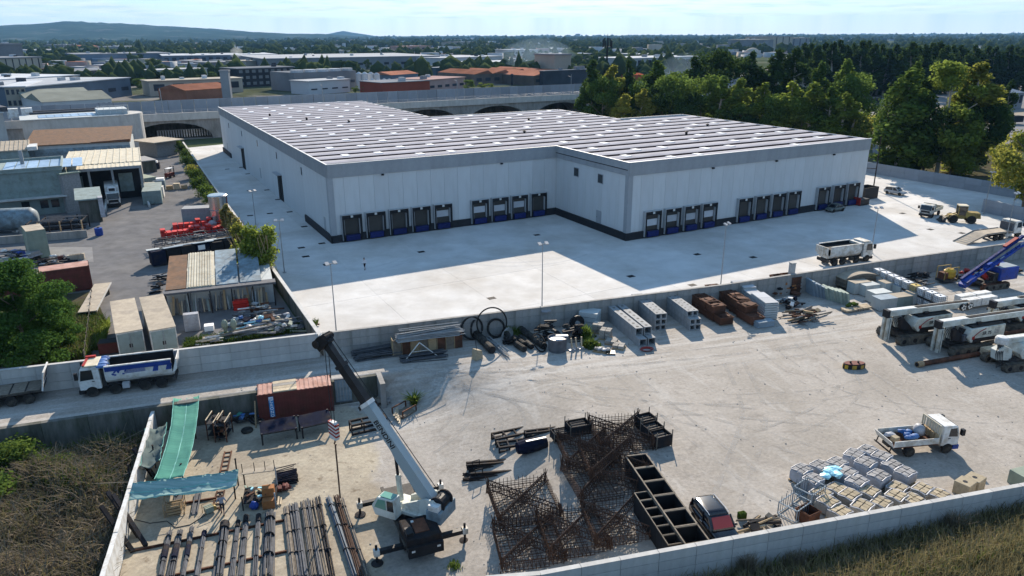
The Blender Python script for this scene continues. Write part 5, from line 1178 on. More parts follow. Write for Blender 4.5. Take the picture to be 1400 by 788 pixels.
MB().bx(-4.25,-4.0,-1.25,1.25,.7,1.5).part('rear_bumper','black_paint',crane)
for s in (-1,1):
    MB().bx(-4.27,-4.255,s*.9-.12,s*.9+.12,1.15,1.3).part('tail_light','white_paint',crane)
    MB().bx(-3.7,3.9,s*1.25-.12,s*1.25+.12,1.3,1.42).part('fender','chassis',crane)
    for x in (-2.0,2.1): wheel(crane,x,s*1.0,.62,.5)
for (x,ylist) in ((-half,(wtr,-wtr)),(half,(wtr,-wtr))):
    MB().bx(x-.25,x+.25,-1.3,1.3,.7,1.1).part('outrigger_box','black_paint',crane)
    for y in ylist:
        s = 1 if y > 0 else -1; o = MB().bx(x-.17,x+.17,min(s*1.3,y),max(s*1.3,y),.75,1.08).part('outrigger','black_paint',crane)
        MB().cyl((x,y,.1),(x,y,1.5),.09,n=8).part('jack','dark_steel',o); MB().bx(x-.2,x+.2,y-.2,y+.2,.7,1.15).part('jack_housing','dirty_white',o)
        MB().lathe([(.01,.02),(.42,.02),(.42,.08),(.12,.14),(.01,.16)],14,(x,y,0)).part('foot_pad','dark_steel',o)
# tip above the hanging rope, foot of the boom at the counterweight end
G = at(466,690); tipz = topz(G,468); TIP = Vector((G.x,G.y,G.z+tipz))
MB().cyl((.2,0,1.25),(.2,0,1.65),.95,n=18).part('slew_ring','black_paint',crane)
toL = Matrix.Rotation(-CY,3,'Z'); Lp = lambda w: toL @ (Vector(w)-cc)
tl = Lp(TIP); c0 = Vector((.2,0,0)); dh = Vector((tl.x-c0.x,tl.y-c0.y,0)); bd = dh.normalized(); bs = Vector((-bd.y,bd.x,0))   # boom heading and its left side
BY = ang(bd)
def sup(m, name, mat, **k): return m.part(name,mat,crane,(c0.x,c0.y,0),BY,**k)
sup(MB().bx(-2.2,1.1,-.95,.95,1.66,1.95),'superstructure','rig_white',bevel=.05)
cw = sup(MB().bx(-3.3,-2.1,-1.1,1.1,1.75,2.75),'counterweight','blue_roof',bevel=.06)
for s in (-.62,.62): sup(MB().prism([(-2.9,1.9),(.2,1.9),(.2,2.3),(-1.8,3.25),(-2.5,3.35),(-2.9,3.0)],s-.09,s+.09),'boom_bracket','rig_white')
sup(MB().bx(-1.2,.1,-.95,-.55,1.96,2.3),'hydraulic_tank','cream_metal')
dr_ = sup(MB().cyl((-2.75,-.5,3.0),(-2.75,.5,3.0),.5,n=16),'winch_drum','black_paint'); MB().cyl((-2.75,-.62,3.0),(-2.75,-.5,3.0),.62,n=16).part('drum_flange','dark_steel',dr_); MB().cyl((-2.75,.5,3.0),(-2.75,.62,3.0),.62,n=16).part('drum_flange','dark_steel',dr_); MB().cyl((-2.75,-.66,3.0),(-2.75,-.62,3.0),.16,n=10).part('drum_hub','white_paint',dr_)
sup(MB().bx(-3.1,-2.3,.55,1.1,2.76,3.2),'winch_motor','white_paint')
# cab on the left of the boom
cb = sup(MB().prism([(.0,1.7),(1.75,1.7),(2.0,2.4),(1.45,3.25),(.1,3.3)],.98,1.85),'operator_cab','rig_white',bevel=.05)
for y in (.965,1.865):
    MB().prism([(.75,2.35),(1.75,2.38),(1.4,3.1),(.8,3.15)],y-.01,y+.01).part('side_window','cab_glass_green',cb); MB().prism([(.1,2.35),(.65,2.35),(.65,3.15),(.15,3.18)],y-.01,y+.01).part('side_window','glass',cb)
MB().add([(2.03,1.08,2.42),(2.03,1.75,2.42),(1.5,1.75,3.22),(1.5,1.08,3.22)],[(0,1,2,3)]).part('windscreen','cab_glass_green',cb,solid=.02); MB().bx(.25,1.3,1.1,1.75,3.32,3.35).part('roof_window','cab_glass_green',cb)
# boom
piv = c0+bd*(-1.9)+Vector((0,0,3.0)); bv = (Vector((tl.x,tl.y,tl.z))-piv); BL = bv.length; el = math.asin(bv.z/BL)
def _boom(m, name, mat, **k):
    o = m.part(name,mat,crane,piv,**k); o.rotation_mode = 'QUATERNION'; q = Matrix.Rotation(BY,3,'Z') @ Matrix.Rotation(-el,3,'Y'); o.rotation_quaternion = q.to_quaternion(); return o
L1 = BL*.60
main = _boom(MB().prism([(-.3,-.45),(.8,-.62),(L1*.45,-.50),(L1*.55,-.36),(L1,-.34),(L1,.36),(-.2,.40)],-.34,.34),'main_boom','boom_grey')
_boom(MB().bx(L1-.05,L1+.25,-.39,.39,-.40,.42),'boom_collar','white_paint')
ext = _boom(MB().prism([(L1+.25,-.30),(BL*.84,-.28),(BL*.84,.30),(L1+.25,.30)],-.28,.28),'boom_extension','black_paint')
_boom(MB().bx(BL*.84,BL*.86,-.34,.34,-.36,.37),'boom_collar','black_paint')
_boom(MB().prism([(BL*.86,-.25),(BL+.15,-.26),(BL+.15,.26),(BL*.86,.26)],-.24,.24),'boom_extension','black_paint')
_boom(MB().prism([(BL-.35,-.75),(BL+.5,-.85),(BL+.62,-.2),(BL+.55,.62),(BL-.2,.5)],-.36,.36),'boom_head','black_paint',bevel=.04)
_boom(MB().cyl((BL+.25,-.42,-.6),(BL+.25,.42,-.6),.32,n=14),'sheave_wheel','dark_steel'); _boom(MB().cyl((BL+.25,-.42,.45),(BL+.25,.42,.45),.25,n=14),'sheave_wheel','dark_steel')
for f,y in ((.9,-.3),(.68,-.35)): _boom(MB().bx(BL*f,BL*f+.5,y-.02,y,-.12,.2),'reflector','white_paint')
_boom(MB().prism([(L1+.1,-.42),(L1+.35,-.42),(L1+.2,-.9),(L1-.1,-.95)],-.1,.1),'hose_guide','black_paint')
for s in (1,-1):
    tx = text('BENDINI',.62,'black_paint',crane,(0,0,0),(0,0,0),bold=.014)
    q = Matrix.Rotation(BY,3,'Z') @ Matrix.Rotation(-el,3,'Y'); p = piv+q @ Vector((L1*.70,s*.345,0)); tx.location = p; tx.rotation_mode = 'QUATERNION'
    rt = Matrix(((1,0,0),(0,0,-1),(0,1,0))) if s < 0 else Matrix(((-1,0,0),(0,0,1),(0,1,0)))
    tx.rotation_quaternion = (q @ rt).to_quaternion()
ramp = MB(); a = c0+bd*.7+Vector((0,0,2.1)); b = piv+(q @ Vector((L1*.50,0,-.5))); mdl = a.lerp(b,.55)
MB().cyl(a,mdl,.2,n=10).part('luffing_cylinder','rig_white',crane); MB().cyl(mdl,b,.11,n=8).part('cylinder_rod','dark_steel',crane)
drum = c0+bd*(-2.75)+Vector((0,0,3.5)); top = piv+q @ Vector((BL+.3,0,.75))
MB().tube([drum,drum.lerp(top,.5),top],.03,5).part('hoist_rope','cable',crane)
# hook block and the rope down to the pipes
hz_ = topz(G,600); hk = Vector((G.x,G.y,G.z+hz_)); hb = Lp(hk); r_ = MB()
for dx_,dy_ in ((-.22,-.1),(.22,.1)): r_.tube([(tl.x+dx_,tl.y+dy_,tl.z-.5),(hb.x+dx_*.8,hb.y+dy_*.8,hb.z+1.3)],.028,4)
o = r_.part('hoist_rope','cable',crane); o['kind'] = 'stuff'
blk = MB().prism([(-.36,0),(.36,0),(.42,.4),(.42,1.2),(.25,1.45),(-.25,1.45),(-.42,1.2),(-.42,.4)],-.17,.17).part('hook_block','white_paint',crane,(hb.x,hb.y,hb.z),.5)
for k in range(4): MB().prism([(-.43,.25+k*.3),(.43,.42+k*.3),(.43,.56+k*.3),(-.43,.39+k*.3)],-.18,.18).part('stripe','red_paint',blk)
MB().tube([(0,0,0),(0,0,-.3),(.12,0,-.45),(0,0,-.58),(-.12,0,-.48)],.06,6).part('hook','rust',blk)
gl = Lp(G); m = MB()
for k in range(6): z0 = hb.z-.5-(hb.z-.5-gl.z-.6)*k/6; z1 = hb.z-.5-(hb.z-.5-gl.z-.6)*(k+1)/6; m.cyl((hb.x+.05*((k%2)-.5),hb.y,z0),(hb.x-.05*((k%2)-.5),hb.y,z1),.065,.065,6)
m.part('lifting_chain','rebar_rust',crane)

# ================================================================== LOWER STEEL YARD
ct = T('shipping_container','rust red shipping container with blue CRONO sign below the road edge','container',at(356,577,-2.5),0)
A = at(356,577,-2.5); Bq = at(457,562,-2.5); d = Bq-A; cyaw = ang(d); ct.rotation_euler.z = cyaw; CLn = hypot(d.x,d.y); CH = 2.75
MB().bx(.05,CLn-.05,.05,2.4,.12,CH-.06).part('container_core','dull_red',ct)
m = MB(); n_ = int(CLn/.28)
for k in range(n_): x = .12+k*(CLn-.24)/n_; m.bx(x,x+.14,-.0,.05,.3,CH-.15)
o = m.part('corrugation','dull_red',ct); o['kind'] = 'stuff'
m = MB(); 
for x in (.05,CLn-.05):
    for y in (.03,2.41): m.bx(x-.09,x+.09,y-.06,y+.06,.0,CH)
for z in (.15,CH-.07): m.bx(0,CLn,-.02,.07,z-.08,z+.08).bx(0,CLn,2.37,2.46,z-.08,z+.08)
m.part('corner_frame','dull_red',ct)
for k in range(8):
    x = .05+k*(CLn-.1)/8; r_ = MB().bx(x+.01,x+(CLn-.1)/8-.01,.0,2.43,CH-.055,CH+.0)
    for q_ in range(2): r_.bx(x+.1+q_*.38,x+.28+q_*.38,.05,2.38,CH,CH+.04)
    r_.part('roof_sheet','pink_roof',ct)
sg = MB().bx(.95,1.4,-.045,-.012,.35,2.45).part('sign_panel','sign_blue',ct); MB().bx(.97,1.38,-.06,-.046,2.12,2.42).part('sign_logo','white_mark',sg); MB().bx(1.03,1.32,-.066,-.0605,2.2,2.28).part('logo_bar','sign_blue',sg)
for k,chx in enumerate('CRONO'): text(chx,.40,'white_mark',sg,(1.175,-.05,1.93-k*.36),(pi/2,0,0),bold=.008)
t = T('shelf_board','wooden board leaf lying on the roof of the red container','board',(ct.location.x,ct.location.y,-2.5+CH+.05),cyaw)
for k in range(4): MB().bx(1.45,3.6,.0+k*.58,.54+k*.58,.0,.12).part('plank','pale_timber' if k != 2 else 'paver',t)
t = T('container_door','grey steel container door panel standing right of the red container','door panel',at(460,553,-2.4),cyaw-.06); MB().bx(0,1.55,0,.08,.25,2.6).part('door_leaf','blue_roof',t)
for k in range(5): MB().bx(.12+k*.3,.24+k*.3,-.03,.0,.4,2.45).part('door_rib','galvanised',t)
MB().bx(-.05,1.6,-.04,.1,2.6,2.7).bx(-.05,1.6,-.04,.1,.15,.25).part('door_frame','grey_steel',t)
# trestles in front of the container
def trestle(a, b, label, h=1.15, w=1.5):
    A = at(*a); Bq = at(*b); d = Bq-A; L = hypot(d.x,d.y); t = T('trestle',label,'trestle',A,ang(d)); m = MB()
    for k in range(6): MB().box((L/2,.12+k*.27,h-.02+.07*k),(L,.285,.05),rx=.25).part('slat','navy_paint',t)
    for x in (.1,L-.1):
        MB().beam((x,0,0),(x,0,h),.14).part('leg','black_paint',t); MB().beam((x,w,0),(x,w,h+.45),.14).part('leg','black_paint',t)
    MB().beam((0,-.02,h-.1),(L,-.02,h-.1),.1).part('front_rail','black_paint',t); return t
trestle((358,609),(408,600),'dark steel trestle table left of two in front of the red container'); trestle((413,600),(456,590),'dark steel trestle table right of two in front of the red container')
def frame_box(a, b, w, h, label, mat='dark_steel', name='trestle', cat='trestle'):
    A = at(*a); Bq = at(*b); d = Bq-A; L = hypot(d.x,d.y); t = T(name,label,cat,A,ang(d))
    for y in (0,w):
        for z in (.12,h): MB().beam((0,y,z),(L,y,z),.16,.2).part('long_rail',mat,t)
        for x in (.05,L-.05,L*.35,L*.7): MB().beam((x,y,0),(x,y,h),.12).part('post',mat,t)
    for k in range(4): x = .08+k*(L-.16)/3; MB().beam((x,0,h+.02),(x,w,h+.02),.12).part('cross_bar',mat,t)
    return t
frame_box((481,596),(530,585),.9,1.0,'dark steel trestle frame standing on the ramp left of the crane boom')
frame_box((677,609),(723,590),1.0,.55,'dark long steel frame, upper left of the two on the yard'); frame_box((682,620),(724,606),.9,.5,'dark long steel frame in front of the other, beside the dark roll')
# drums, rolls and trays by the cages
t = ground_thing('covered_roll',727,616,'long dark blue covered bundle beside the steel frames','bundle',TA+.05); m = MB(); m.lathe([(.01,-1.4),(.5,-1.3),(.62,-.6),(.6,.5),(.5,1.3),(.01,1.4)],12,(0,0,.5),'x'); m.part('cover','navy_paint',t); MB().bx(-.6,1.2,-.3,-.1,1.08,1.13).part('pale_bar','lamp_head',t)
frame_box((718,600),(769,585),.45,.45,'dark long beam frame behind the covered bundle')
def tray(px, py, L, w, h, label, yaw=TA, mat='dark_steel'):
    t = ground_thing('steel_tray',px,py,label,'steel tray',yaw)
    for y in (-w/2,w/2-.07): MB().bx(-L/2,L/2,y,y+.07,.1,h).part('tray_side',mat,t)
    for x in (-L/2,L/2-.07): MB().bx(x,x+.07,-w/2+.07,w/2-.07,.1,h).part('tray_end',mat,t)
    MB().bx(-L/2+.07,L/2-.07,-w/2+.07,w/2-.07,.1,.18).part('tray_floor','rust',t)
    for x in (-L/2,L/2):
        for y in (-w/2,w/2): MB().beam((x,y,0),(x,y,h+.45),.06).part('corner_post','old_timber',t)
    for k in range(3): MB().cyl((-L*.35,-w*.3+k*w*.3,h*.75),(L*.35,-w*.3+k*w*.3,h*.75),.16,n=8).part('stored_tube','black_paint',t)
    return t
tray(767,600,1.6,1.0,.8,'dark steel tray with tubes right of the covered bundle'); tray(790,592,1.9,1.3,1.0,'bigger dark tray of tubes beside the rearmost rebar cage')
for i,(px,py) in enumerate(((882,585),(891,597),(902,608))): tray(px,py,1.5,1.2,1.1,('rear','middle','front')[i]+' of three dark trays standing in a row above the bins',TA+.1)
def girder(a, b, label, n=4, w=.9, name='girder_pile'):
    A = at(*a); Bq = at(*b); d = Bq-A; L = hypot(d.x,d.y); t = T(name,label,'girder pile',A,ang(d))
    for k in range(n):
        y = k*w/n; z = .1+.25*(k%2); x0 = R.uniform(0,.5); L2 = L-R.uniform(0,.7)
        MB().bx(x0,L2,y,y+.18,z,z+.04).bx(x0,L2,y,y+.18,z+.3,z+.34).bx(x0,L2,y+.07,y+.11,z+.04,z+.3).part('girder','dark_steel',t)
    MB().tube([(.6,0,.4),(.6,0,1.1),(1.2,.2,1.1),(1.2,.2,.4)],.05,5).part('handle_bar','dark_steel',t); return t
girder((636,648),(700,632),'pile of dark steel girders between the crane and the rebar cages',5); girder((640,660),(714,642),'single thin dark girder with bent end by the girder pile',2,.4)
rods('bar_bundle',(632,655),(668,650),14,.8,.4,.05,'dark_steel','short dark bars at the left end of the girder pile')
# pallet with a small palm near the ramp
t = ground_thing('frame_pallet',553,566,'rusty frame pallet with boards beside a small palm bush','pallet',TA+.6); MB().bx(-.9,.9,-.7,.7,.05,.2).part('pallet_board','old_timber',t)
for y in (-.7,.7): MB().beam((-.9,y,.2),(-.9,y,.8),.1).beam((.9,y,.2),(.9,y,.8),.1).beam((-.9,y,.8),(.9,y,.8),.1).part('side_frame','rust',t)
for k in range(4): MB().box((-1.2+.15*k,.3*k-.5,.12+.1*k),(1.6,.2,.06),rz=.8+R.uniform(-.3,.3)).part('loose_board','pale_timber',t)
scrap('rubble_heap',530,552,3.2,1.4,.4,16,['stone_grey','paver','rust','old_timber'],'flat heap of rubble and boards at the end of the retaining wall',long=.3)
# rebar cages
def bar(m, p, q, r=.022):
    p = Vector(p); q = Vector(q); d = (q-p).normalized(); u = Vector((0,0,1)) if abs(d.z) < .9 else Vector((1,0,0)); a = d.cross(u).normalized()*r; b = a.cross(d).normalized()*r
    m.add([p+a,p+b,p-a,p-b,q+a,q+b,q-a,q-b],[(0,1,5,4),(1,2,6,5),(2,3,7,6),(3,0,4,7)])
def cage_meshes(S, H, seed):
    Q = random.Random(seed); n = 15; h = S/2; bot, side, tr = MB(), MB(), []
    for z in (.12,H*.55):
        for k in range(n+1):
            f = -h+S*k/n
            if z < .2 or k%2: bar(bot,(f,-h,z),(f+Q.uniform(-.04,.04),h,z)); bar(bot,(-h,f,z+.03),(h,f+Q.uniform(-.04,.04),z+.03))
    for k in range(n+1):
        f = -h+S*k/n; e = Q.uniform(0,.25)
        for s in (-h,h): bar(side,(f,s,.05),(f,s*1.02,H+e)); bar(side,(s,f,.05),(s*1.02,f,H+e))
    for k in range(5):
        z = .12+H*k/5
        for s in (-h,h): bar(side,(-h,s,z),(h,s,z)); bar(side,(s,-h,z),(s,h,z))
    for sg in (1,-1):
        m = MB(); n2 = 26; p0 = Vector((-h,-h*sg,H)); p1 = Vector((h,h*sg,H)); nn = Vector((-(p1-p0).y,(p1-p0).x,0)).normalized()*.28
        for o_ in (nn,-nn,Vector((0,0,.55))): 
            for e in (0,.05): bar(m,p0+o_+Vector((0,0,-.3+e)),p1+o_+Vector((0,0,-.3+e)),.03)
        for k in range(n2):
            c = p0.lerp(p1,k/(n2-1))-Vector((0,0,.3)); bar(m,c+nn,c+Vector((0,0,.6))); bar(m,c-nn,c+Vector((0,0,.6))); bar(m,c+nn,c-nn); bar(m,c+nn,c+nn*1.2-Vector((0,0,H*.75)),.018)
        for e in (p0,p1): 
            for k in range(4): bar(m,e+Vector((Q.uniform(-.2,.2),Q.uniform(-.2,.2),-H)),e+Vector((Q.uniform(-.2,.2),Q.uniform(-.2,.2),.35+Q.uniform(0,.4))),.03)
        tr.append(m)
    return [x.mesh(n_,'rebar_rust',fix=False) for n_,x in (('bottom_mesh',bot),('side_mesh',side),('ridge_truss',tr[0]),('ridge_truss',tr[1]))]
cms = [cage_meshes(4.3,.95,3),cage_meshes(4.3,.95,9)]
for i,(px,py,sc_,dz,lb) in enumerate(((716,700,1.05,0,'large rusty rebar cage at the left, nearest the girders'),(722,757,1.0,0,'rusty rebar cage nearest to us, left by the foreground wall'),(783,742,.98,0,'rusty rebar cage in the middle of the front row'),(842,727,.92,0,'rusty rebar cage at the right of the front row by the bins'),(820,668,1.05,0,'dense rusty rebar cage in the centre of the group'),(836,650,1.0,.55,'rusty rebar cage stacked on top of the dense centre one'),(848,606,1.0,0,'rearmost rusty rebar cage with tall pointed truss'),(803,628,.95,0,'rusty rebar cage behind the centre one by the dark trays'))):
    t = ground_thing('rebar_cage',px,py-6,lb,'rebar cage',TA-.12+R.uniform(-.08,.08),'rebar cages on the yard'); t.scale = (sc_,sc_,sc_); t.location.z += dz
    for me in cms[i%2]: o = link(me.name,me,t); o['kind'] = 'stuff'
# open black bins
bw = MB(); bw.bx(-1,1,-1,-.94,0,1).bx(-1,1,.94,1,0,1).bx(-1,-.94,-.94,.94,0,1).bx(.94,1,-.94,.94,0,1); bw = bw.mesh('bin_wall','dock_dark')
brm = MB().bx(-1.03,1.03,-1.05,-.93,1,1.05).bx(-1.03,1.03,.93,1.05,1,1.05).bx(-1.03,-.93,-.93,.93,1,1.05).bx(.93,1.03,-.93,.93,1,1.05).mesh('bin_rim','old_timber'); bfl = MB().bx(-.93,.93,-.93,.93,.03,.08).mesh('bin_floor','dock_dark')
def bins(p0, p1, n, w, top, label, over):
    A = at(*p0,-.1+top); Bq = at(*p1,-.1+top); d = Bq-A; yw = ang(d); sp = hypot(d.x,d.y)/(n-1)
    for i in range(n):
        p = A+d*(i/(n-1)); z = height(p.x,p.y); t = T('open_bin',label % ('first','second','third','fourth','fifth','sixth')[i],'bin',(p.x,p.y,z),yw,'open black bins beside the rebar cages'); t.scale = (sp/2.06,w/2,top)
        link('bin_wall',bw,t); link('bin_rim',brm,t); link('bin_floor',bfl,t)
bins((875,632),(945.5,731),6,1.65,1.5,'large open black bin, %s from the top of the right bin row',0)
bins((880,677),(919.5,735),6,1.0,1.5,'small open black bin, %s from the top of the left bin row',0)
# bundles of bars and pipes on the lower yard
pb = [((232.5,731),(219,792),.40,'grey_steel',1),((247,729),(233,792),.40,'grey_steel',1),((263,724),(251,792),.34,'grey_steel',1),((280,731),(269,792),.34,'grey_steel',2),((308,720),(299,792),.62,'grey_steel',1),((326,716),(317,792),.3,'grey_steel',1),((337,709),(329,792),.36,'grey_steel',1),((354,708),(349,792),.36,'grey_steel',1),((370,705),(366,792),.75,'grey_steel',0),((391,698),(403,792),.42,'old_timber',0),((398,694),(410,792),.4,'grey_steel',0),((404,693),(417,792),.4,'grey_steel',0),((414,690),(429,792),.42,'old_timber',0),((420,688),(437,792),.4,'grey_steel',0),((427,688),(446,792),.42,'old_timber',0),((435,684),(456,792),.45,'dark_steel',0),((449,684),(486,792),.45,'blue_shade',0),((460,682),(493,792),.42,'rebar_rust',0),((467,686),(502,792),.4,'old_timber',0)]
for i,(a,b,w,mt,sl_) in enumerate(pb):
    A = at(*a); Bq = at(*b); d = Bq-A; L = hypot(d.x,d.y); 
    lb = ('long bundle of steel bars, %s from the left of the pipe rows' % ('leftmost' if i == 0 else ORD[i])) if i < 9 else 'long pipe bundle in the slanted rows left of the crane, '+('leftmost','second','third','fourth','fifth','sixth','seventh','light grey one','rusty one','last one beside the crane')[i-9]
    t = T('bar_bundle',lb,'bar bundle',A,ang(d),'bar bundles on the lower yard'); n_ = int(w*40); k = 0
    for s in range(4):
        m = MB()
        for j in range(max(2,n_//4)):
            y = R.uniform(-.5,.5)*w; z = .16+R.random()*w*.55*(1-(2*y/w)**2); m.cyl((R.uniform(-.15,.1),y,z),(L,y+R.uniform(-.1,.1),z),.035,n=5)
        o = m.part('bars',mt if s != 2 else 'grey_steel',t); o['kind'] = 'stuff'
    for f in (.12,.4,.7): MB().lathe([(w*.5,-.04),(w*.53,0),(w*.5,.04)],10,(L*f,0,.12+w*.2),'x').part('tie_band','dark_steel',t)
    if sl_: MB().cyl((L*(.34 if i < 3 else .0),0,.14+w*.22),(L*(.62 if i < 3 else .12),0,.14+w*.22),w*.56,n=10).part('dark_sleeve','navy_paint' if i < 4 else 'dark_steel',t)
for i,(a,b) in enumerate((((178,755),(392,712)),((214,793),(392,755)),((235,692),(296,682)))):
    A = at(*a); Bq = at(*b); d = Bq-A; L = hypot(d.x,d.y); t = T('bearer_rail','long dark bearer rail on the floor '+('under the upper ends of the bar bundles','under the middle of the bar bundles','near the man by the benches')[i],'rail',A,ang(d)); MB().bx(0,L,-.09,.09,0,.05).bx(0,L,-.03,.03,.05,.13).bx(0,L,-.06,.06,.13,.155).part('rail_profile','rust',t)
# benches, planks and ladder rails
for i,(a,b,w) in enumerate((((243,696),(249,666),.35),((266,704),(272,674),.22))):
    A = at(*a); Bq = at(*b); d = Bq-A; t = T('steel_channel','grey steel channel lying flat, '+('left','right')[i]+' of two below the pale net','channel',A,ang(d)); MB().bx(0,hypot(d.x,d.y),-w,w,.0,.06).bx(0,hypot(d.x,d.y),-w,-w+.06,.06,.25).bx(0,hypot(d.x,d.y),w-.06,w,.06,.25).part('channel_profile','grey_steel',t)
for i,(a,b) in enumerate((((306,646),(312,618)),((295,698),(302,672)))):
    A = at(*a); Bq = at(*b); d = Bq-A; L = hypot(d.x,d.y); t = T('floor_ladder','rusty ladder of rails lying on the floor '+('above the pale net','below the pale net by the man')[i],'ladder',A,ang(d))
    for y in (-.28,.28): MB().bx(0,L,y-.05,y+.05,0,.1).part('rail','rust',t)
    for k in range(5): MB().bx(.2+k*(L-.4)/4,.3+k*(L-.4)/4,-.23,.23,.02,.08).part('rung','rust',t)
def rackstand(px, py, label, yaw=TA+1.3):
    t = ground_thing('steel_rack',px,py,label,'rack',yaw)
    for x in (-.9,.9):
        for y in (-.5,.5): MB().beam((x,y,0),(x,y,2.0),.08).part('post','rust',t)
    for z in (.4,1.0,1.6): MB().bx(-.9,.9,-.48,.48,z,z+.05).part('shelf','black_paint',t)
    for k in range(7): MB().box((R.uniform(-.7,.7),R.uniform(-.3,.3),R.choice((.55,1.15,1.75))),(R.uniform(.3,.7),.3,.25),rz=R.random()).part('stored_item',R.choice(['dark_steel','rust','timber','chassis']),t)
    for y in (-.5,.5): MB().beam((-.9,y,2.0),(.9,y,2.0),.07).part('top_rail','pale_timber',t)
    return t
rackstand(307,598,'dark steel rack with pale top rails by the retaining wall'); rackstand(297,595,'dark steel rack half behind the one with pale top rails')
scrap('dark_heap',335,578,3.0,1.2,.9,18,['dark_steel','chassis','green_net','blue_tarp','dock_dark'],'dark heap of sheets and barrels below the retaining wall left of the container',long=.3)
t = ground_thing('tyre',338,590,'single black tyre lying flat left of the container','tyre'); MB().lathe([(.3,.05),(.5,.0),(.55,.12),(.5,.24),(.3,.2)],16).part('tyre_body','rubber',t); t2 = ground_thing('leaning_plank',350,585,'pale plank leaning on the left end of the red container','plank'); MB().beam((0,0,0),(.15,.9,2.3),.12).part('plank_body','timber',t2)
# bending cabinet
t = ground_thing('bending_bench',356,690,'bar bending bench with orange wooden boxes and blue bag beside the pale net','bench',TA-.1)
for x in (-1.2,1.2):
    for y in (-.5,1.6): MB().beam((x,y,0),(x,y,2.2 if y > 0 else 1.2),.09).part('post','slab_blue' if x > 0 else 'dark_steel',t)
MB().bx(-1.25,1.25,-.5,1.6,.55,.62).part('bench_shelf','dark_steel',t); MB().bx(-1.25,1.2,1.0,1.7,2.2,2.26).part('bench_roof','tan_top',t)
for k in range(14): MB().box((R.uniform(-1.1,.6),R.uniform(-.3,1.3),.75+R.random()*.3),(R.uniform(.2,.7),.15,.12),rz=R.random()*3).part('stored_item',R.choice(['corr_green','dark_steel','rust','timber','light_blue_film']),t)
for k,(y,z) in enumerate(((-.5,.05),(.15,.75))): MB().bx(.25,1.15,y-.35,y+.25,z,z+.7).part('wooden_box','orange_wood',t)
for x in (-1.2,-.3,.5,1.2): MB().cyl((x,1.3,2.26),(x,1.3,3.0),.03).part('upright_bar','dark_steel',t)
MB().blob((-.35,-.55,.35),(.75,.6,.7),9,6,.15).part('blue_bag','blue_paint',t,smooth=True); MB().bx(1.3,1.42,-.6,.5,0,.2).bx(1.5,1.6,-.5,.4,0,.15).part('board','pale_timber',t)
for i,(a,b) in enumerate((((378,662),(408,655)),((377,656),(407,649)))): rods('bar_bundle',a,b,40,1.1,.7,.04,'navy_paint','dark blue bundle of short bars right of the bending bench, '+('front one','rear one')[i])
scrap('fitting_pile',387,673,.8,.6,.25,5,['rust','dull_red'],'small red fitting on the floor beside the bending bench',long=.2)
# shade nets on posts
def net(name, pts_l, pts_r, zs, mat, label, n=18, m_=10, sag=.25, stripe=None, rip=.05):
    """two edges in picture points with heights, strung between"""
    def curve(pts, zz): return [at(p[0],p[1],z) for p,z in zip(pts,zz)]
    Lc, Rc = curve(pts_l,zs[0]), curve(pts_r,zs[1]); g = []; o0 = Lc[0].copy()
    def ev(c,f): k = min(int(f*(len(c)-1)),len(c)-2); return c[k].lerp(c[k+1],f*(len(c)-1)-k)
    for i in range(n+1):
        f = i/n; a, b = ev(Lc,f), ev(Rc,f); row = []
        for j in range(m_+1):
            e = j/m_; p = a.lerp(b,e); p.z += -sag*sin(pi*e)*.5-sag*sin(pi*((f*3)%1))*.35+R.uniform(-rip,rip); row.append(p-o0)
        g.append(row)
    t = T(name,label,'shade net',o0); MB().sheet(g).part('net_cloth',mat,t,solid=.01,smooth=True)
    if stripe: MB().sheet([[r_[m_//2]+Vector((0,0,.02)),r_[m_//2].lerp(r_[m_//2+1],.35)+Vector((0,0,.02))] for r_ in g]).part('net_stripe',stripe,t,solid=.008)
    e_ = MB(); e_.tube([r_[0] for r_ in g],.03,4).tube([r_[-1] for r_ in g],.03,4); o = e_.part('hem_rope','net_stripe',t); o['kind'] = 'stuff'; return t
net('shade_net',[(237,545),(234,580),(224,620),(211,656)],[(272,541),(269,575),(262,615),(250,651)],[[.12,.0,-.1,-.1],[.12,.0,-.1,-.1]],'green_net','long teal green shade net hanging from the road edge over the steel yard',26,10,.3,'net_stripe')
net('shade_net',[(181,660),(225,655),(280,649),(326,642)],[(174,684),(222,678),(280,672),(323,664)],[[.1]*4,[-.5]*4],'pale_net','pale turquoise shade net stretched crosswise below the teal one',26,8,.25,'net_stripe',.06)
net('shade_net',[(198,585),(194,610),(191,638)],[(228,578),(222,604),(217,630)],[[-.3]*3,[-.2]*3],'grey_net','torn dark grey net sagging beside the white wall',14,8,.7,None,.12)
for i,(a,zt) in enumerate((((172,700),-.5),((322,682),-.4),((252,668),-.1),((326,664),.1),((181,672),.1),((268,600),0.),((213,640),-.2))):
    P = at(*a); zt -= .22; t = T('net_post',('leaning dark post carrying the left end of the pale net','thin post under the right end of the pale net','post where the teal net meets the pale net','thin post behind the right end of the pale net','post behind the left end of the pale net','post under the right edge of the teal net','post under the left edge of the teal net')[i],'post',P); MB().cyl((0,0,0),(0,.1,zt-P.z),.06,n=7).part('post_body','dark_steel',t); MB().cyl((0,.1,zt-P.z),(0,.1,zt-P.z+.06),.09,n=7).part('post_cap','dark_steel',t)
for i,(a,b) in enumerate((((168,692),(190,735)),((178,690),(200,748)),((160,712),(182,756)),((198,640),(212,655)))):
    A = at(*a); Bq = at(*b); t = T('leaning_beam','dark steel beam leaning against the white wall, '+('inner one','longest one','lowest one','short one under the grey net')[i],'beam',Bq); v = A-Bq; MB().beam((0,0,.1),(v.x*.8-.6,v.y*.6,2.3),.28).part('beam_body','dark_steel',t); MB().beam((0.05,0,.12),(v.x*.8-.55,v.y*.6,2.36),.1).part('beam_flange','dark_steel',t)
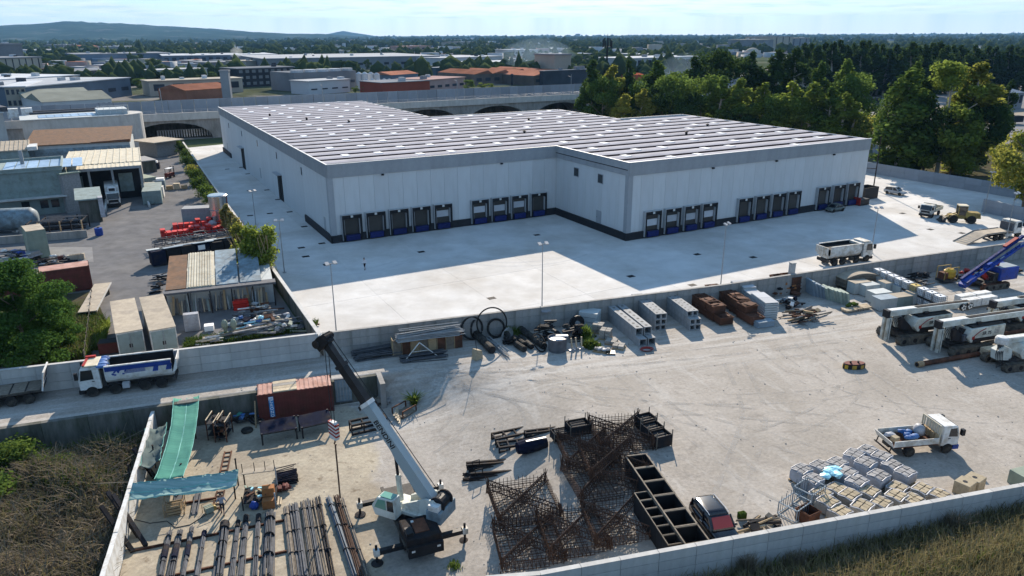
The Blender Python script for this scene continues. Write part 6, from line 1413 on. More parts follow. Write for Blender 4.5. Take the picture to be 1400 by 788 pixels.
t = ground_thing('log_crate',240,700,'wire crate of logs and offcuts under the pale net','crate',TA); f = MB()
for x in (-.7,.7):
    for y in (-.6,.6): f.beam((x,y,0),(x,y,1.2),.05)
for z in (.1,.6,1.15): f.beam((-.7,-.6,z),(.7,-.6,z),.04).beam((-.7,.6,z),(.7,.6,z),.04).beam((-.7,-.6,z),(-.7,.6,z),.04).beam((.7,-.6,z),(.7,.6,z),.04)
f.part('crate_frame','timber',t)
for k in range(12): MB().cyl((-.55,-.4+.25*(k%4),.15+.25*(k//4)),(.5,-.4+.25*(k%4),.2+.25*(k//4)),.1,n=7).part('log','timber',t)
t = ground_thing('generator',288,700,'small green yellow machine on the floor beside the man','machine',TA+.4); f = MB()
for y in (-.3,.3): f.tube([(-.5,y,0),(-.5,y,.7),(.5,y,.7),(.5,y,0)],.03,5)
f.part('tube_frame','timber',t); MB().bx(-.4,.2,-.25,.25,.1,.55).part('motor','corr_green',t); MB().cyl((.25,-.2,.3),(.25,.2,.3),.2,n=10).part('fan_cover','loader_yellow',t)
m = MB(); P0 = at(180,710); pts = [at(180,710),at(205,716),at(228,713),at(240,722),at(260,718),at(282,704)]; t = T('cable','thin black cable winding over the floor below the pale net','cable',P0); m.tube([p-P0+Vector((0,0,.03)) for p in pts],.03,5); m.part('cable_body','cable',t)
# ================================================================== PEOPLE
def person(loc, yaw, label, shirt, trouser, J, sc=1.0):
    """skin-grown body; J: joint offsets for arms and legs"""
    t = T('person',label,'person',loc,yaw); t.scale = (sc,)*3
    V, E_, Rr = [], [], []
    def add(p, r, par=None):
        V.append(p); Rr.append(r); i = len(V)-1
        if par is not None: E_.append((par,i))
        return i
    pel = add((0,0,.95),.15); wa = add((.0,0,1.12),.13,pel); ch = add((.02,0,1.34),.16,wa); nk = add((.03,0,1.50),.06,ch); hd = add((.06,0,1.60),.085,nk); add((.07,0,1.70),.095,hd); add((.06,0,1.76),.06,len(V)-1)
    for s in (1,-1):
        sh = add((.02,s*.19,1.42),.065,ch); el_ = add(J['elbow'][0 if s > 0 else 1],.045,sh); wr = add(J['wrist'][0 if s > 0 else 1],.032,el_)
        h0 = Vector(V[wr]); dv = (h0-Vector(V[el_])).normalized(); pa = add(tuple(h0+dv*.06),.036,wr)
        for k in range(4): add(tuple(h0+dv*(.15+.015*(k in (1,2)))+Vector((.012,0,0))*(k-1.5)+Vector((0,0,-.01))),.010,pa)
        add(tuple(h0+dv*.09+Vector((.05,0,0))),.011,pa)
        hp = add((0,s*.10,.90),.10,pel); kn = add(J['knee'][0 if s > 0 else 1],.065,hp); an = add(J['ankle'][0 if s > 0 else 1],.042,kn); a_ = Vector(V[an]); add((a_.x+.17,a_.y,a_.z-.05),.035,an)
    me = bpy.data.meshes.new('body'); me.from_pydata(V,E_,[]); o = link('body',me,t); o.data.materials.append(MATS['skin']); o.data.materials.append(MATS[shirt]); o.data.materials.append(MATS[trouser])
    md = o.modifiers.new('skin','SKIN'); 
    for i, sv in enumerate(o.data.skin_vertices[0].data): sv.radius = (Rr[i],Rr[i]*(.75 if i in (0,1,2) else 1)) if False else (Rr[i],Rr[i]); sv.use_root = (i == 0)
    o.modifiers.new('sub','SUBSURF').levels = 2; o.modifiers['sub'].render_levels = 2
    dg = bpy.context.evaluated_depsgraph_get(); dg.update(); me2 = bpy.data.meshes.new_from_object(o.evaluated_get(dg)); o.modifiers.clear(); o.data = me2; me2.name = 'body'
    # trunk and upper arms wear the shirt, hips and thighs the shorts
    for p in me2.polygons:
        c = p.center; up = c.z > 1.0 and c.z < 1.47; p.material_index = 1 if (up and (abs(c.y) < .34)) else 2 if (.42 < c.z <= 1.0 and abs(c.y) < .27) else 0
        p.use_smooth = True
    MB().blob((.045,0,1.745),(.22,.19,.16),10,6,.03).part('hair','hair',t,smooth=True)
    m = MB(); [m.blob((.155,s*.035,1.70),(.02,.03,.018),6,4,0) for s in (-1,1)]; m.part('eyes','black_paint',t); MB().blob((.175,0,1.675),(.04,.03,.05),6,4,0).part('nose','skin',t); MB().blob((.155,0,1.635),(.02,.05,.015),6,4,0).part('mouth','dull_red',t)
    for s in (-1,1): MB().blob((.06,s*.1,1.69),(.05,.025,.065),6,4,0).part('ear','skin',t)
    for s in (0,1): a_ = J['ankle'][s]; MB().blob((a_[0]+.08,a_[1],.05),(.28,.11,.12),8,5,0).part('shoe','black_paint',t,smooth=True)
    return t
person(at(305,703),radians(105),'man in grey shirt and dark shorts walking away with both arms bent','shirt_grey','cloth_dark',dict(elbow=((-.08,.33,1.20),(-.06,-.33,1.20)),wrist=((.12,.36,1.02),(.10,-.36,1.00)),knee=((.20,.11,.52),(-.05,-.11,.50)),ankle=((.16,.12,.10),(-.32,-.11,.14))))
P = at(499,369,.0); person((P.x,P.y,.012),radians(250),'person in white top and dark trousers walking alone on the shaded lot','cloth_white','cloth_dark',dict(elbow=((-.05,.27,1.16),(.05,-.27,1.16)),wrist=((.12,.26,.95),(.2,-.25,1.0)),knee=((.16,.10,.52),(-.05,-.10,.50)),ankle=((.12,.10,.09),(-.25,-.10,.12))))
# ================================================================== NEIGHBOURING INDUSTRIAL YARD (left)
def building(name, label, cat, p0, p1, depth, h, wall_m, roof_m, z=0., over=.25, rz_h=.25, group=None, slope=0., win=None, parapet=False, ribs=0, cat_roof='roof'):
    """p0,p1: picture points of the near wall foot (left, right); depth goes away from us. local x along, y away"""
    A = at(*p0,z) if len(p0) == 2 else Vector(p0); Bq = at(*p1,z) if len(p1) == 2 else Vector(p1); d = Bq-A; L = hypot(d.x,d.y); t = T(name,label,cat,(A.x,A.y,z),ang(d),group)
    MB().bx(0,L,0,depth,0,h).part('wall',wall_m,t)
    r = MB().prism([(-over,h+.004),(depth+over,h+slope+.004),(depth+over,h+slope+rz_h),(-over,h+rz_h)],-over,L+over,'yz').part(cat_roof,roof_m,t)
    if ribs:
        m = MB(); n = max(2,int(L/ribs))
        for k in range(n+1): x = k*L/n; m.prism([(-over,h+rz_h),(depth+over,h+slope+rz_h),(depth+over,h+slope+rz_h+.1),(-over,h+rz_h+.1)],x-.06,x+.06,'yz')
        o = m.part('roof_rib',roof_m,r); o['kind'] = 'stuff'
    if parapet:
        for y0,y1 in ((-over,-over+.3),(depth+over-.3,depth+over)): MB().bx(-over,L+over,y0,y1,h+rz_h,h+rz_h+.5).part('parapet',wall_m,t)
        for x0,x1 in ((-over,-over+.3),(L+over-.3,L+over)): MB().bx(x0,x1,-over+.3,depth+over-.3,h+rz_h,h+rz_h+.5).part('parapet',wall_m,t)
    if win:
        for (x,z0,w,hh) in win:
            f = MB().bx(x*L,x*L+w,-.06,.01,z0,z0+hh).part('window','far_dark' if hh > 0 else wall_m,t); MB().bx(x*L+.08,x*L+w-.08,-.07,-.061,z0+.08,z0+hh-.08).part('pane','glass',f)
    t['L'] = L; return t
hb = lambda p,py: topz(at(*p,0),py)
# glass-roofed flat building
t = building('workshop','pale grey workshop with blue striped glass roof at the left edge','building',(-6,300),(95,290),14,8.2,'green_grey','green_grey',parapet=True)
L = t['L']
for k in range(7): MB().bx(2.5+k*1.9,4.2+k*1.9,1.2,12.8,8.46,8.56).part('glass_strip','glass_roof',t)
MB().bx(.1,L-.1,-.05,.005,2.9,3.4).part('ledge','far_beige',t); MB().bx(-.2,L+.2,-1.6,0,3.3,3.5).part('canopy','pale_concrete',t)
for x in (4.5,7.5,9.3): MB().bx(x,x+1.3,-.07,.0,1.2,2.7).part('window','glass',t)
MB().cyl((L*.45,9,8.4),(L*.45,9,11.2),.35,n=10).part('flue','galvanised',t)
# loading hall with canopy
hp0, hp1 = (95,277), (200,268)
t = building('loading_hall','loading hall with cream corrugated canopy over two dark dock bays','building',hp0,hp1,22,7.2,'stone_grey','cream_metal',over=.1,ribs=1.2)
L = t['L']; 
MB().bx(0,L,-5.5,-.01,7.1,7.3).part('canopy','cream_metal',t)
m = MB(); [m.bx(k*.8,k*.8+.25,-5.5,-.01,7.3,7.38) for k in range(int(L/.8))]; o = m.part('canopy_rib','cream_metal',t); o['kind'] = 'stuff'
MB().bx(0,L,-5.6,-5.5,6.8,7.35).part('canopy_edge','galvanised',t)
MB().bx(.2,L-.2,-.3,-.02,.0,6.9).part('dock_recess','dock_dark',t); MB().bx(L*.68,L*.86,-.45,-.31,1.4,5.2).part('dock_door','green_grey',t); MB().bx(L*.05,L*.22,-.45,-.31,1.4,5.2).part('dock_door','green_grey',t)
for x in (.3,L*.33,L*.62,L-.3): MB().bx(x-.2,x+.2,-5.3,-4.9,0,7.1).part('canopy_post','galvanised',t)
# brown roofed and curved buildings behind
zt = 8.6
t = building('tiled_hall','low hall with broad brown tiled roof and pale clerestory strip','building',(42,238),(183,229),17,6.6,'box_grey','brown_tile',slope=2.0)
MB().bx(0,t['L'],-.08,.004,4.2,5.8).part('clerestory','blue_roof',t); MB().bx(-.1,t['L']+.1,-.2,-.081,3.5,4.1).part('ledge','plastic_film',t)
MB().prism([(t['L']*.62,6.9),(t['L']+.2,6.9),(t['L']+.2,7.3),(t['L']*.62,7.0)],-.4,-.1).part('eaves','rust',t)
t = building('rounded_hall','long pale hall with rounded end and blue roof glazing','building',(40,219),(170,209),15,10.5,'pale_concrete','box_grey')
L = t['L']; MB().cyl((L-.2,7.5,0),(L-.2,7.5,10.7),7.45,n=28).part('rounded_end','pale_concrete',t); 
for k in range(7): MB().bx(L*.18+k*L*.085,L*.18+k*L*.085+L*.078,3,12,10.76,10.85).part('roof_glazing','glass_roof',t)
MB().bx(L*.80,L+3,3,11,10.7,12.2).part('roof_house','box_grey',t); m = MB(); [m.beam((L*.8+k*1.6,2.9,10.8),(L*.8+k*1.6,2.9,13.2),.1) for k in range(6)]; m.beam((L*.8,2.9,13.2),(L*.8+8,2.9,13.2),.12); m.part('roof_railing','white_paint',t)
for x in (-3,.5): MB().bx(x,x+2.8,16,19,10,12.6).part('roof_unit','white_paint',t)
m = MB(); m.tube([(L*.1,16,11),(L*.9,16.5,11)],.4,7).tube([(L*.1,17.5,11.4),(L*.9,18,11.4)],.3,7); m.part('roof_pipe','grey_steel',t)
t = building('pale_tower','tall plain pale tower block cut by the left edge','building',(-8,232),(20,229),10,13.8,'pale_concrete','box_grey'); MB().bx(-1,6,1,8,14,15.2).part('roof_unit','grey_steel',t)
t = building('shed','small shed with ribbed beige roof and one square window at the left edge','building',(-4,246),(46,242),9,6.4,'green_grey','tan_top',slope=1.2,ribs=.9,win=((.42,2.2,1.6,2.2),))
MB().bx(t['L']-.1,t['L']+1.9,-.3,6,6.3,7.2).part('white_lean_to','white_paint',t)
t = building('annex','narrow annex with mossy grey roof between workshop and loading hall','building',(94,292),(118,288),13,7.4,'stone_grey','corr_green',slope=-.6)
t = building('pump_house','small kiosk with pale green sloped roof before the truck ramp','kiosk',(113,306),(141,303),6,4.2,'dark_concrete','green_grey',slope=.9,over=.5); MB().bx(t['L']-.2,t['L']+.55,-1.0,2,1.0,4.6).part('white_panel','plastic_film',t)
t = ground_thing('water_barrel',136,322,'dark blue barrel under the pale green kiosk roof','barrel'); MB().lathe([(.01,0),(.6,.02),(.65,.5),(.62,1.3),(.01,1.4)],12).part('barrel_body','blue_paint',t); MB().cyl((0,0,1.38),(0,0,1.45),.2).part('barrel_cap','black_paint',t)
# ramp walls and delivery truck
for i,(a,b,hh) in enumerate((((144,291),(148,278),1.6),((205,284),(196,270),1.6))):
    A = at(*a); Bq = at(*b); d = Bq-A; t = T('ramp_wall',('left','right')[i]+' low pale wall beside the sunken truck ramp','wall',A,ang(d)); MB().prism([(0,0),(hypot(d.x,d.y),0),(hypot(d.x,d.y),hh),(0,.5)],-.15,.15).part('wall_body','pale_concrete',t); MB().prism([(0,.5),(hypot(d.x,d.y),hh),(hypot(d.x,d.y),hh+.08),(0,.58)],-.18,.18).part('coping','pale_concrete',t)
A = at(157,284); Bq = at(154,262); d = A-Bq; t = T('box_truck','white refrigerated box truck backed into the dark loading bay','truck',A,ang(d))
MB().bx(-9,-.3,-.45,.45,.6,1.0).part('chassis','chassis',t); cab(t,-1.9,'white_paint',2.4,.8,2.9,1.9); MB().bx(-9.2,-2.2,-1.25,1.25,1.1,3.9).part('cargo_box','white_paint',t,bevel=.06); MB().bx(-2.2,-1.5,-.7,.7,2.95,3.7).part('cooling_unit','white_mark',t); MB().bx(-1.5,-1.48,-.55,.55,3.05,3.6).part('cooling_grille','black_paint',t)
for x in (-1.0,-6.4,-7.7):
    for s in (-1,1): wheel(t,x,s*1.0,.5,.32)
# tank and pipe rack in front of the workshop
t = ground_thing('storage_tank',8,318,'big pale blue horizontal tank at the left edge below the workshop','tank',TA-.12); MB().lathe([(.01,-9),(1.4,-8.6),(1.9,-7.8),(1.9,4.5),(1.4,5.2),(.01,5.5)],20,(0,0,2.3),'x').part('tank_shell','blue_roof',t,smooth=True)
for x in (-7,-2,3): MB().bx(x-.3,x+.3,-1.5,1.5,0,1.2).part('saddle','old_concrete',t)
t = T('pipe_rack','rack of long dark pipes and steel along the low wall before the workshop','pipe rack',at(34,326),TA-.11); A = at(34,326); Bq = at(118,320); L = hypot((Bq-A).x,(Bq-A).y); t.rotation_euler.z = ang(Bq-A)
for k in range(9): MB().cyl((R.uniform(0,2),.8+k*.55,.6+.35*(k%3)),(L-R.uniform(0,2),.8+k*.55,.65+.35*(k%3)),.17,n=7).part('pipe','dark_steel' if k%2 else 'grey_steel',t)
for k in range(6): x = .5+k*(L-1)/5; MB().beam((x,.3,0),(x,.3,2.4),.18).part('rack_post','timber' if k%2 else 'dark_steel',t); MB().beam((x,.3,2.2),(x,5.5,2.2),.14).part('rack_arm','dark_steel',t); MB().beam((x,5.5,0),(x,5.5,2.4),.18).part('rack_post','dark_steel',t)
for k in range(7): MB().beam((R.uniform(0,4),.6+k*.7,2.42),(L-R.uniform(0,4),.6+k*.7,2.42),.12).part('steel_section','grey_steel',t)
wall('low_wall',[tuple(at(-5,335)[:2]),tuple(at(120,325)[:2])],1.3,.3,4,1,'old_concrete','low weathered wall in front of the pipe rack')
t = ground_thing('white_beam',23,318,'short white beam standing tilted at the tank end','beam'); MB().beam((0,0,0),(1.4,.3,2.6),.35).part('beam_body','white_paint',t); MB().beam((0,0,0),(-.6,0,.3),.3).part('beam_foot','stone_grey',t)
def contain(p0, p1, depth, h, label, wm, rm, name='shipping_container', z=0., doors=True):
    A = at(*p0,z); Bq = at(*p1,z); d = Bq-A; L = hypot(d.x,d.y); t = T(name,label,'container',A,ang(d))
    MB().bx(0,L,0,depth,.12,h).part('container_body',wm,t); m = MB(); n = max(3,int(L/.5))
    for k in range(n): m.bx(.1+k*(L-.2)/n,.1+k*(L-.2)/n+.2,-.05,0,.3,h-.2)
    o = m.part('corrugation',wm,t); o['kind'] = 'stuff'
    r = MB().bx(-.03,L+.03,-.03,depth+.03,h+.003,h+.08).part('container_roof',rm,t)
    for x in (0,L):
        for y in (0,depth): MB().bx(x-.08,x+.08,y-.08,y+.08,0,h+.1).part('corner_post',wm,t)
    return t
contain((44,356),(69,352),4.5,4.4,'pale green grey container standing on end side by the junk heap','corr_green','tan_top')
t = contain((60,406),(127,396),2.6,3.3,'long red brown container with pinkish roof behind the big pine','dull_red','pink_roof')
contain((-20,414),(56,405),2.5,2.5,'second dark red container mostly hidden behind the big pine','dull_red','tan_top')
contain((251,306),(291,304),2.6,2.6,'silver grey corrugated container beside the steel silo','galvanised','galvanised')
contain((197,281),(222,279),10,2.7,'long green grey container seen end on beside the loading hall','green_grey','green_grey')
contain((192,262),(216,258),8,2.6,'green grey container behind the other by the hall corner','green_grey','corr_green')
def trailer(pb, pt, w, h, label):
    """seen end-on: near end centre and far end centre"""
    A = at(*pb); Bq = at(*pt); d = Bq-A; L = hypot(d.x,d.y); t = T('box_trailer',label,'trailer',A,ang(d)); MB().bx(0,L,-w/2,w/2,.9,h).part('trailer_body','dirty_white',t)
    MB().bx(-.03,L+.03,-w/2-.03,w/2+.03,h+.003,h+.07).part('trailer_roof','tan_top',t)
    MB().bx(-.05,-.001,-w/2+.1,w/2-.1,1.0,h-.15).part('end_door','green_grey',t); MB().bx(-.07,-.051,-.12,.2,1.6,2.0).part('door_hatch','black_paint',t); MB().cyl((-.09,.02,1.0),(-.09,.02,h-.2),.03).part('lock_bar','galvanised',t)
    for x in (1.2,2.4,L-2): 
        for s in (-1,1): wheel(t,x,s*(w/2-.2),.48,.3)
    return t
trailer((184,494),(174,447),2.5,3.3,'left box trailer with weathered tan roof behind the road wall'); trailer((229,490),(213,441),2.5,3.3,'right box trailer with weathered tan roof behind the road wall')
t = ground_thing('skip',152,481,'small dark red skip beside the left box trailer','skip'); MB().bx(-1,1,-.7,.7,.1,1.2).part('skip_body','dull_red',t); MB().bx(-1.05,1.05,-.75,.75,1.2,1.28).part('skip_rim','rust',t); MB().bx(-.95,.95,-.65,.65,1.281,1.3).part('skip_load','dock_dark',t)
A = at(122,440); Bq = at(143,400); d = Bq-A; t = T('roof_board','long pale board propped on supports at the edge of the grass plot','board',A,ang(d)); Lb = hypot(d.x,d.y); MB().bx(0,Lb,-1.0,1.0,1.2,1.3).part('board_plate','tan_top',t); MB().bx(0,Lb,-1.02,-.95,1.15,1.34).part('board_edge','pale_concrete',t)
for x in (1,Lb-1): MB().bx(x-.1,x+.1,-.8,.8,0,1.2).part('support','old_timber',t)
fe = T('wire_fence','rusty post and wire fence along the right edge of the grass plot','fence',at(118,498)); P0 = at(118,498); P1 = at(128,412); m = MB()
for k in range(9): p = P0.lerp(P1,k/8)-P0; MB().cyl((p.x,p.y,0),(p.x,p.y,1.6),.07,n=6).part('fence_post','old_timber',fe)
for z in (.4,.9,1.4): m.tube([(0,0,z),tuple(P1-P0+Vector((0,0,z)))],.02,4)
o = m.part('fence_wire','cable',fe); o['kind'] = 'stuff'
# shed with patchwork roof and leaning planks
sheds = (('brown rusted panel, leftmost of the patchwork roof shed',(228,416),(257,413),'brown_tile'),('cream corrugated panel on the patchwork roof shed',(257,413),(289,410),'cream_metal'),('faded blue panel in the middle of the patchwork roof shed',(290,410),(325,406),'blue_roof'),('darker blue panel, rightmost of the patchwork roof shed',(326,406),(352,403),'blue_roof'))
A = at(232,430); Bq = at(376,413); d = Bq-A; L = hypot(d.x,d.y); t = T('open_shed','long open shed with patchwork roof of brown, cream and blue sheets','shed',A,ang(d))
MB().bx(0,L,0,9,0,3.0).part('shed_wall','box_grey',t); fr0 = 0
for k,(f0,f1,mt,rib) in enumerate(((.0,.19,'brown_tile',0),(.19,.46,'cream_metal',1),(.46,.68,'blue_roof',0),(.69,.90,'blue_roof',0))):
    r_ = MB().prism([(-.3,3.1),(10.5,4.4+.1*k),(10.5,4.5+.1*k),(-.3,3.2)],L*f0,L*f1-.1,'yz').part('roof_sheet',mt,t)
    if rib:
        for q in range(9): x = L*f0+.2+q*(L*(f1-f0)-.5)/9; MB().prism([(-.3,3.2),(10.5,4.5+.1*k),(10.5,4.58+.1*k),(-.3,3.28)],x,x+.2,'yz').part('roof_rib',mt,r_)
MB().bx(-.3,L+.3,-1.4,.0,3.0,3.1).part('front_eaves','grey_steel',t); MB().beam((-.3,-1.4,3.0),(L+.3,-1.4,3.0),.25).part('eaves_beam','grey_steel',t)
for k in range(6): x = k*L/5; MB().beam((x,-1.35,0),(x,-1.35,3),.14).part('shed_post','dark_steel',t)
for k in range(44):
    x = .3+k*(L-1)/44+R.uniform(-.1,.1); h = R.uniform(1.4,2.7); MB().box((x,-.55,h/2),(R.choice((.1,.16,.25)),.06,h),rx=-.22,ry=R.uniform(-.12,.12)).part('leaning_plank',R.choice(['timber','pale_timber','old_timber','box_grey','green_grey','grey_steel']),t)
t = ground_thing('red_crate',330,423,'red plastic crate stack before the planks of the open shed','crate'); 
for k in range(3): MB().bx(-.9,.9,-.4,.4,.02+k*.42,.4+k*.42).part('crate_box','bright_red',t,(R.uniform(-.06,.06),0,0))
# stacks between shed and silo
t = T('steel_rack','long dark cantilever rack of steel plates behind the patchwork shed','rack',at(210,366),ang(at(328,346)-at(210,366))); L = hypot((at(328,346)-at(210,366)).x,(at(328,346)-at(210,366)).y)
for k in range(6): MB().bx(L*k/6,L*(k+1)/6-.15,0,2.2,.2,2.3).part('rack_bay','dock_dark' if k%3 else 'navy_paint',t)
for k in range(12): MB().box((R.uniform(1,L-1),R.uniform(.3,1.8),2.38+.07*(k%3)),(R.uniform(2,5),R.uniform(.5,.9),.08),rz=R.uniform(-.06,.06)).part('plate',R.choice(['timber','box_grey','dark_steel','slab_blue']),t)
MB().bx(L*.52,L*.6,-.06,0,1.5,2.2).part('white_sheet','white_mark',t)
def scaffold(a, b, w, h, label, mat, nlev=3):
    A = at(*a); Bq = at(*b); d = Bq-A; L = hypot(d.x,d.y); t = T('scaffold_stack',label,'scaffold stack',A,ang(d)); n = int(L/1.4)
    for lv in range(nlev):
        m = MB(); z = .1+lv*h/nlev
        for k in range(n): 
            x = k*L/n+R.uniform(-.2,.2); m.beam((x,0,z),(x+1.1,0,z),.07).beam((x,0,z+h/nlev*.7),(x+1.1,0,z+h/nlev*.7),.07).beam((x,0,z),(x,0,z+h/nlev*.7),.08).beam((x+1.1,0,z),(x+1.1,0,z+h/nlev*.7),.08).beam((x,0,z),(x,w,z),.07).beam((x+.6,0,z+.3),(x+.6,w,z+.3),.07)
        for y in (.4,w*.5,w): m.beam((0,y,z+.2),(L,y,z+.2),.1)
        o = m.part('scaffold_frames',mat,t); o['kind'] = 'stuff'
    for k in range(10): MB().box((R.uniform(1,L-1),R.uniform(0,w),h*R.uniform(.5,1)),(R.uniform(1.,2.5),.4,.12),rz=R.uniform(-.2,.2)).part('board',R.choice(['slab_blue','grey_steel','plastic_film','dark_steel']),t)
    return t
scaffold((213,346),(322,330),3.0,1.9,'tangled stack of grey scaffold frames behind the dark rack','grey_steel')
def redstack(a, b, label, n):
    A = at(*a); Bq = at(*b); d = Bq-A; L = hypot(d.x,d.y); t = T('red_formwork_stack',label,'formwork stack',A,ang(d))
    for k in range(n):
        x = L*k/n; lv = R.choice((2,2,3)); 
        for q in range(lv): MB().box((x+.5,.6,.3+q*.5),(L/n*.85,1.6,.36),rz=R.uniform(-.12,.12),rx=R.uniform(-.05,.05)).part('red_panel','bright_red',t)
        MB().box((x+.4,-.2,.5),(L/n*.5,.12,.9),rz=R.uniform(-.3,.3)).part('red_frame','bright_red',t)
redstack((220,327),(312,316),'front row of bright red formwork panels beside the bamboo',12); redstack((236,315),(306,308),'rear row of bright red formwork panels behind the front one',9)
P = at(302,306); t = T('steel_silo','upright shiny steel silo at the lot wall above the red stacks','silo',P); h = topz(P,266); MB().lathe([(1.55,0),(1.6,.3),(1.6,h-.4),(1.7,h-.35),(1.7,h-.15),(1.5,h),(.01,h+.05)],24).part('silo_shell','stainless',t,smooth=False); MB().lathe([(1.66,h*.5),(1.66,h*.5+.12),(1.61,h*.5+.12)],24).part('silo_band','galvanised',t); MB().cyl((1.65,0,0),(1.65,0,h),.06).part('silo_pipe','red_paint',t)
t = ground_thing('white_machine',291,310,'small white machine between silver container and steel silo','machine'); MB().blob((0,0,.6),(1.6,1.2,1.2),9,6,.1).part('machine_body','plastic_film',t); MB().cyl((.4,0,1.0),(.4,0,1.8),.2).part('machine_stack','stone_grey',t)
# bits by the loading hall
def boxes(px, py, items, label, cat, name):
    t = ground_thing(name,px,py,label,cat)
    for (x,y,w,d_,h,mt,pn) in items: MB().bx(x-w/2,x+w/2,y-d_/2,y+d_/2,.05,h).part(pn,mt,t)
    return t
boxes(217,270,[(0,0,2.2,1.8,2.2,'plastic_film','tank_body'),(0,0,2.3,1.9,2.3,'white_paint','tank_lid')],'white square tank with lid beside the loading hall','tank','square_tank')
boxes(205,268,[(0,0,2.4,1.6,2.6,'corr_green','bin_body'),(0,0,2.5,1.7,2.75,'cream_metal','bin_lid')],'green waste bin with pale lid at the loading hall corner','bin','waste_bin')
boxes(219,259,[(0,0,2.4,2,2.0,'blue_roof','machine_body'),(-1.5,.5,1.2,1.,1.2,'white_paint','white_box'),(.3,0,1.6,1.2,2.5,'white_mark','machine_top')],'blue and white machine behind the square tank','machine','yard_machine')
boxes(241,259,[(-1.3,0,1.3,1.2,.9,'timber','pallet_stack'),(.2,.1,1.3,1.2,1.3,'pale_timber','pallet_stack'),(1.7,0,1.2,1.2,.8,'timber','pallet_stack')],'three piles of wooden pallets beside the forklift','pallets','pallet_pile')
t = ground_thing('forklift',233,243,'dark forklift with white roof standing on the lane','forklift',radians(80)); MB().bx(-1.3,1.0,-.6,.6,.35,1.2).part('body','dull_red',t); MB().bx(-.9,.8,-.6,.6,2.2,2.3).part('roof','white_mark',t)
for x in (-.9,.8):
    for y in (-.55,.55): MB().beam((x,y,1.2),(x,y,2.2),.08).part('roof_post','black_paint',t)
for y in (-.4,.4): MB().beam((1.1,y,.1),(1.1,y,2.6),.14).part('mast_rail','black_paint',t); MB().bx(1.15,2.2,y-.07,y+.07,.1,.16).part('fork','black_paint',t)
for x in (-.85,.7):
    for s in (-1,1): wheel(t,x,s*.55,.33,.22)
t = building('gate_house','small gatehouse with tan flat roof canopy by the hedge','gatehouse',(216,215),(243,211),8,4.0,'stone_grey','tan_top',over=1.6)
t = building('low_office','low dark flat roofed shed between the pale hall and the gatehouse','shed',(190,238),(215,235),8,2.8,'dark_concrete','stone_grey')
boxes(206,231,[(0,0,4.5,1.9,1.5,'navy_paint','van_body'),(.3,0,3,1.6,2.0,'white_mark','van_roof')],'parked dark vehicle with white roof behind the containers','van','parked_van')
# junk corner and small truck at left
scrap('junk_heap',8,366,5.0,4.0,2.6,44,['grey_steel','stone_grey','green_grey','white_paint','corr_green','dark_steel'],'big tangled heap of steel profiles at the left edge',long=.6)
A = at(27,362); t = T('small_truck','small blue and white truck parked between junk heap and green container','truck',A,radians(255)); cab(t,-.6,'blue_paint',1.9,.6,2.2,1.4); MB().bx(-3.4,-.7,-.9,.9,.7,.9).part('load_bed','plastic_film',t); MB().bx(-3.2,-.9,-.8,.8,.9,1.4).part('load','stone_grey',t)
for x in (.2,-2.6):
    for s in (-1,1): wheel(t,x,s*.8,.38,.24)
scrap('junk_heap',52,363,5.0,1.8,.8,22,['white_paint','grey_steel','stone_grey','dark_steel'],'row of white and grey junk before the green container',long=.4)
scrap('junk_heap',82,358,3.5,1.5,.9,14,['white_paint','dull_red','cloth_dark','grey_steel'],'small heap of white and dark junk on the pale apron',long=.45)
for k in range(6): boxes(96+k*3.5,357-k*.5,[(0,0,.5,.5,.8,'paver','drum_body'),(0,0,.56,.56,.9,'tan_top','drum_lid')],'small tan drum, '+nth(k+1)+' from the left on the pale apron','drum','drum')['group'] = 'small drums on the apron'
# scrap yard behind the road wall
scrap('junk_heap',338,447,4.0,2.5,1.2,16,['navy_paint','cloth_dark','blue_tarp','slab_blue'],'dark blue tarpaulin heap in the scrap corner',long=.15)
scrap('junk_heap',372,446,6.5,3.5,1.2,40,['white_paint','plastic_film','grey_steel','stone_grey','light_blue_film','rust','cream_metal'],'large scatter of white and grey appliances in the scrap corner',long=.3)
scrap('junk_heap',352,432,4.0,2.0,1.5,24,['white_paint','grey_steel','galvanised','rust','stone_grey'],'upright heap of pale machines before the shed end',long=.35)
scrap('junk_heap',395,452,4.0,2.4,.9,22,['stone_grey','corr_green','grey_steel','white_paint'],'grey rubble against the lot wall corner',long=.45)
scrap('junk_heap',340,460,8.0,1.6,.7,30,['old_timber','corr_green','grey_steel','stone_grey'],'low line of timber and weeds behind the road wall',long=.8)
scrap('junk_heap',288,470,2.4,1.6,.8,14,['pale_timber','white_paint','galvanised'],'bundle of pale pipes behind the road wall',long=.95)
boxes(264,452,[(0,0,1.6,.8,2.1,'plastic_film','panel_white'),(1.8,-.6,1.0,.9,.7,'white_mark','white_box')],'white cabinet and box standing right of the box trailers','cabinet','cabinet')
for i,px in enumerate((309,321)): t = ground_thing('garden_statue',px,458-i,('left','right')[i]+' of two greenish upright stone urns in the scrap corner','urn'); MB().lathe([(.4,0),(.42,.2),(.18,.4),(.2,.7),(.36,1.1),(.33,1.5),(.2,1.75),(.01,1.85)],12).part('urn_body','corr_green',t); MB().bx(-.6,.6,-.6,.6,-.02,.1).part('urn_base','stone_grey',t)
for i,(px,py) in enumerate(((219,377),(215,392))): scrap('steel_bundle',px,py+6,2.0,2.6,.9,14,['grey_steel','dark_steel','blue_shade'],('upper' if i == 0 else 'lower')+' bundle of steel props left of the patchwork shed',long=.95)
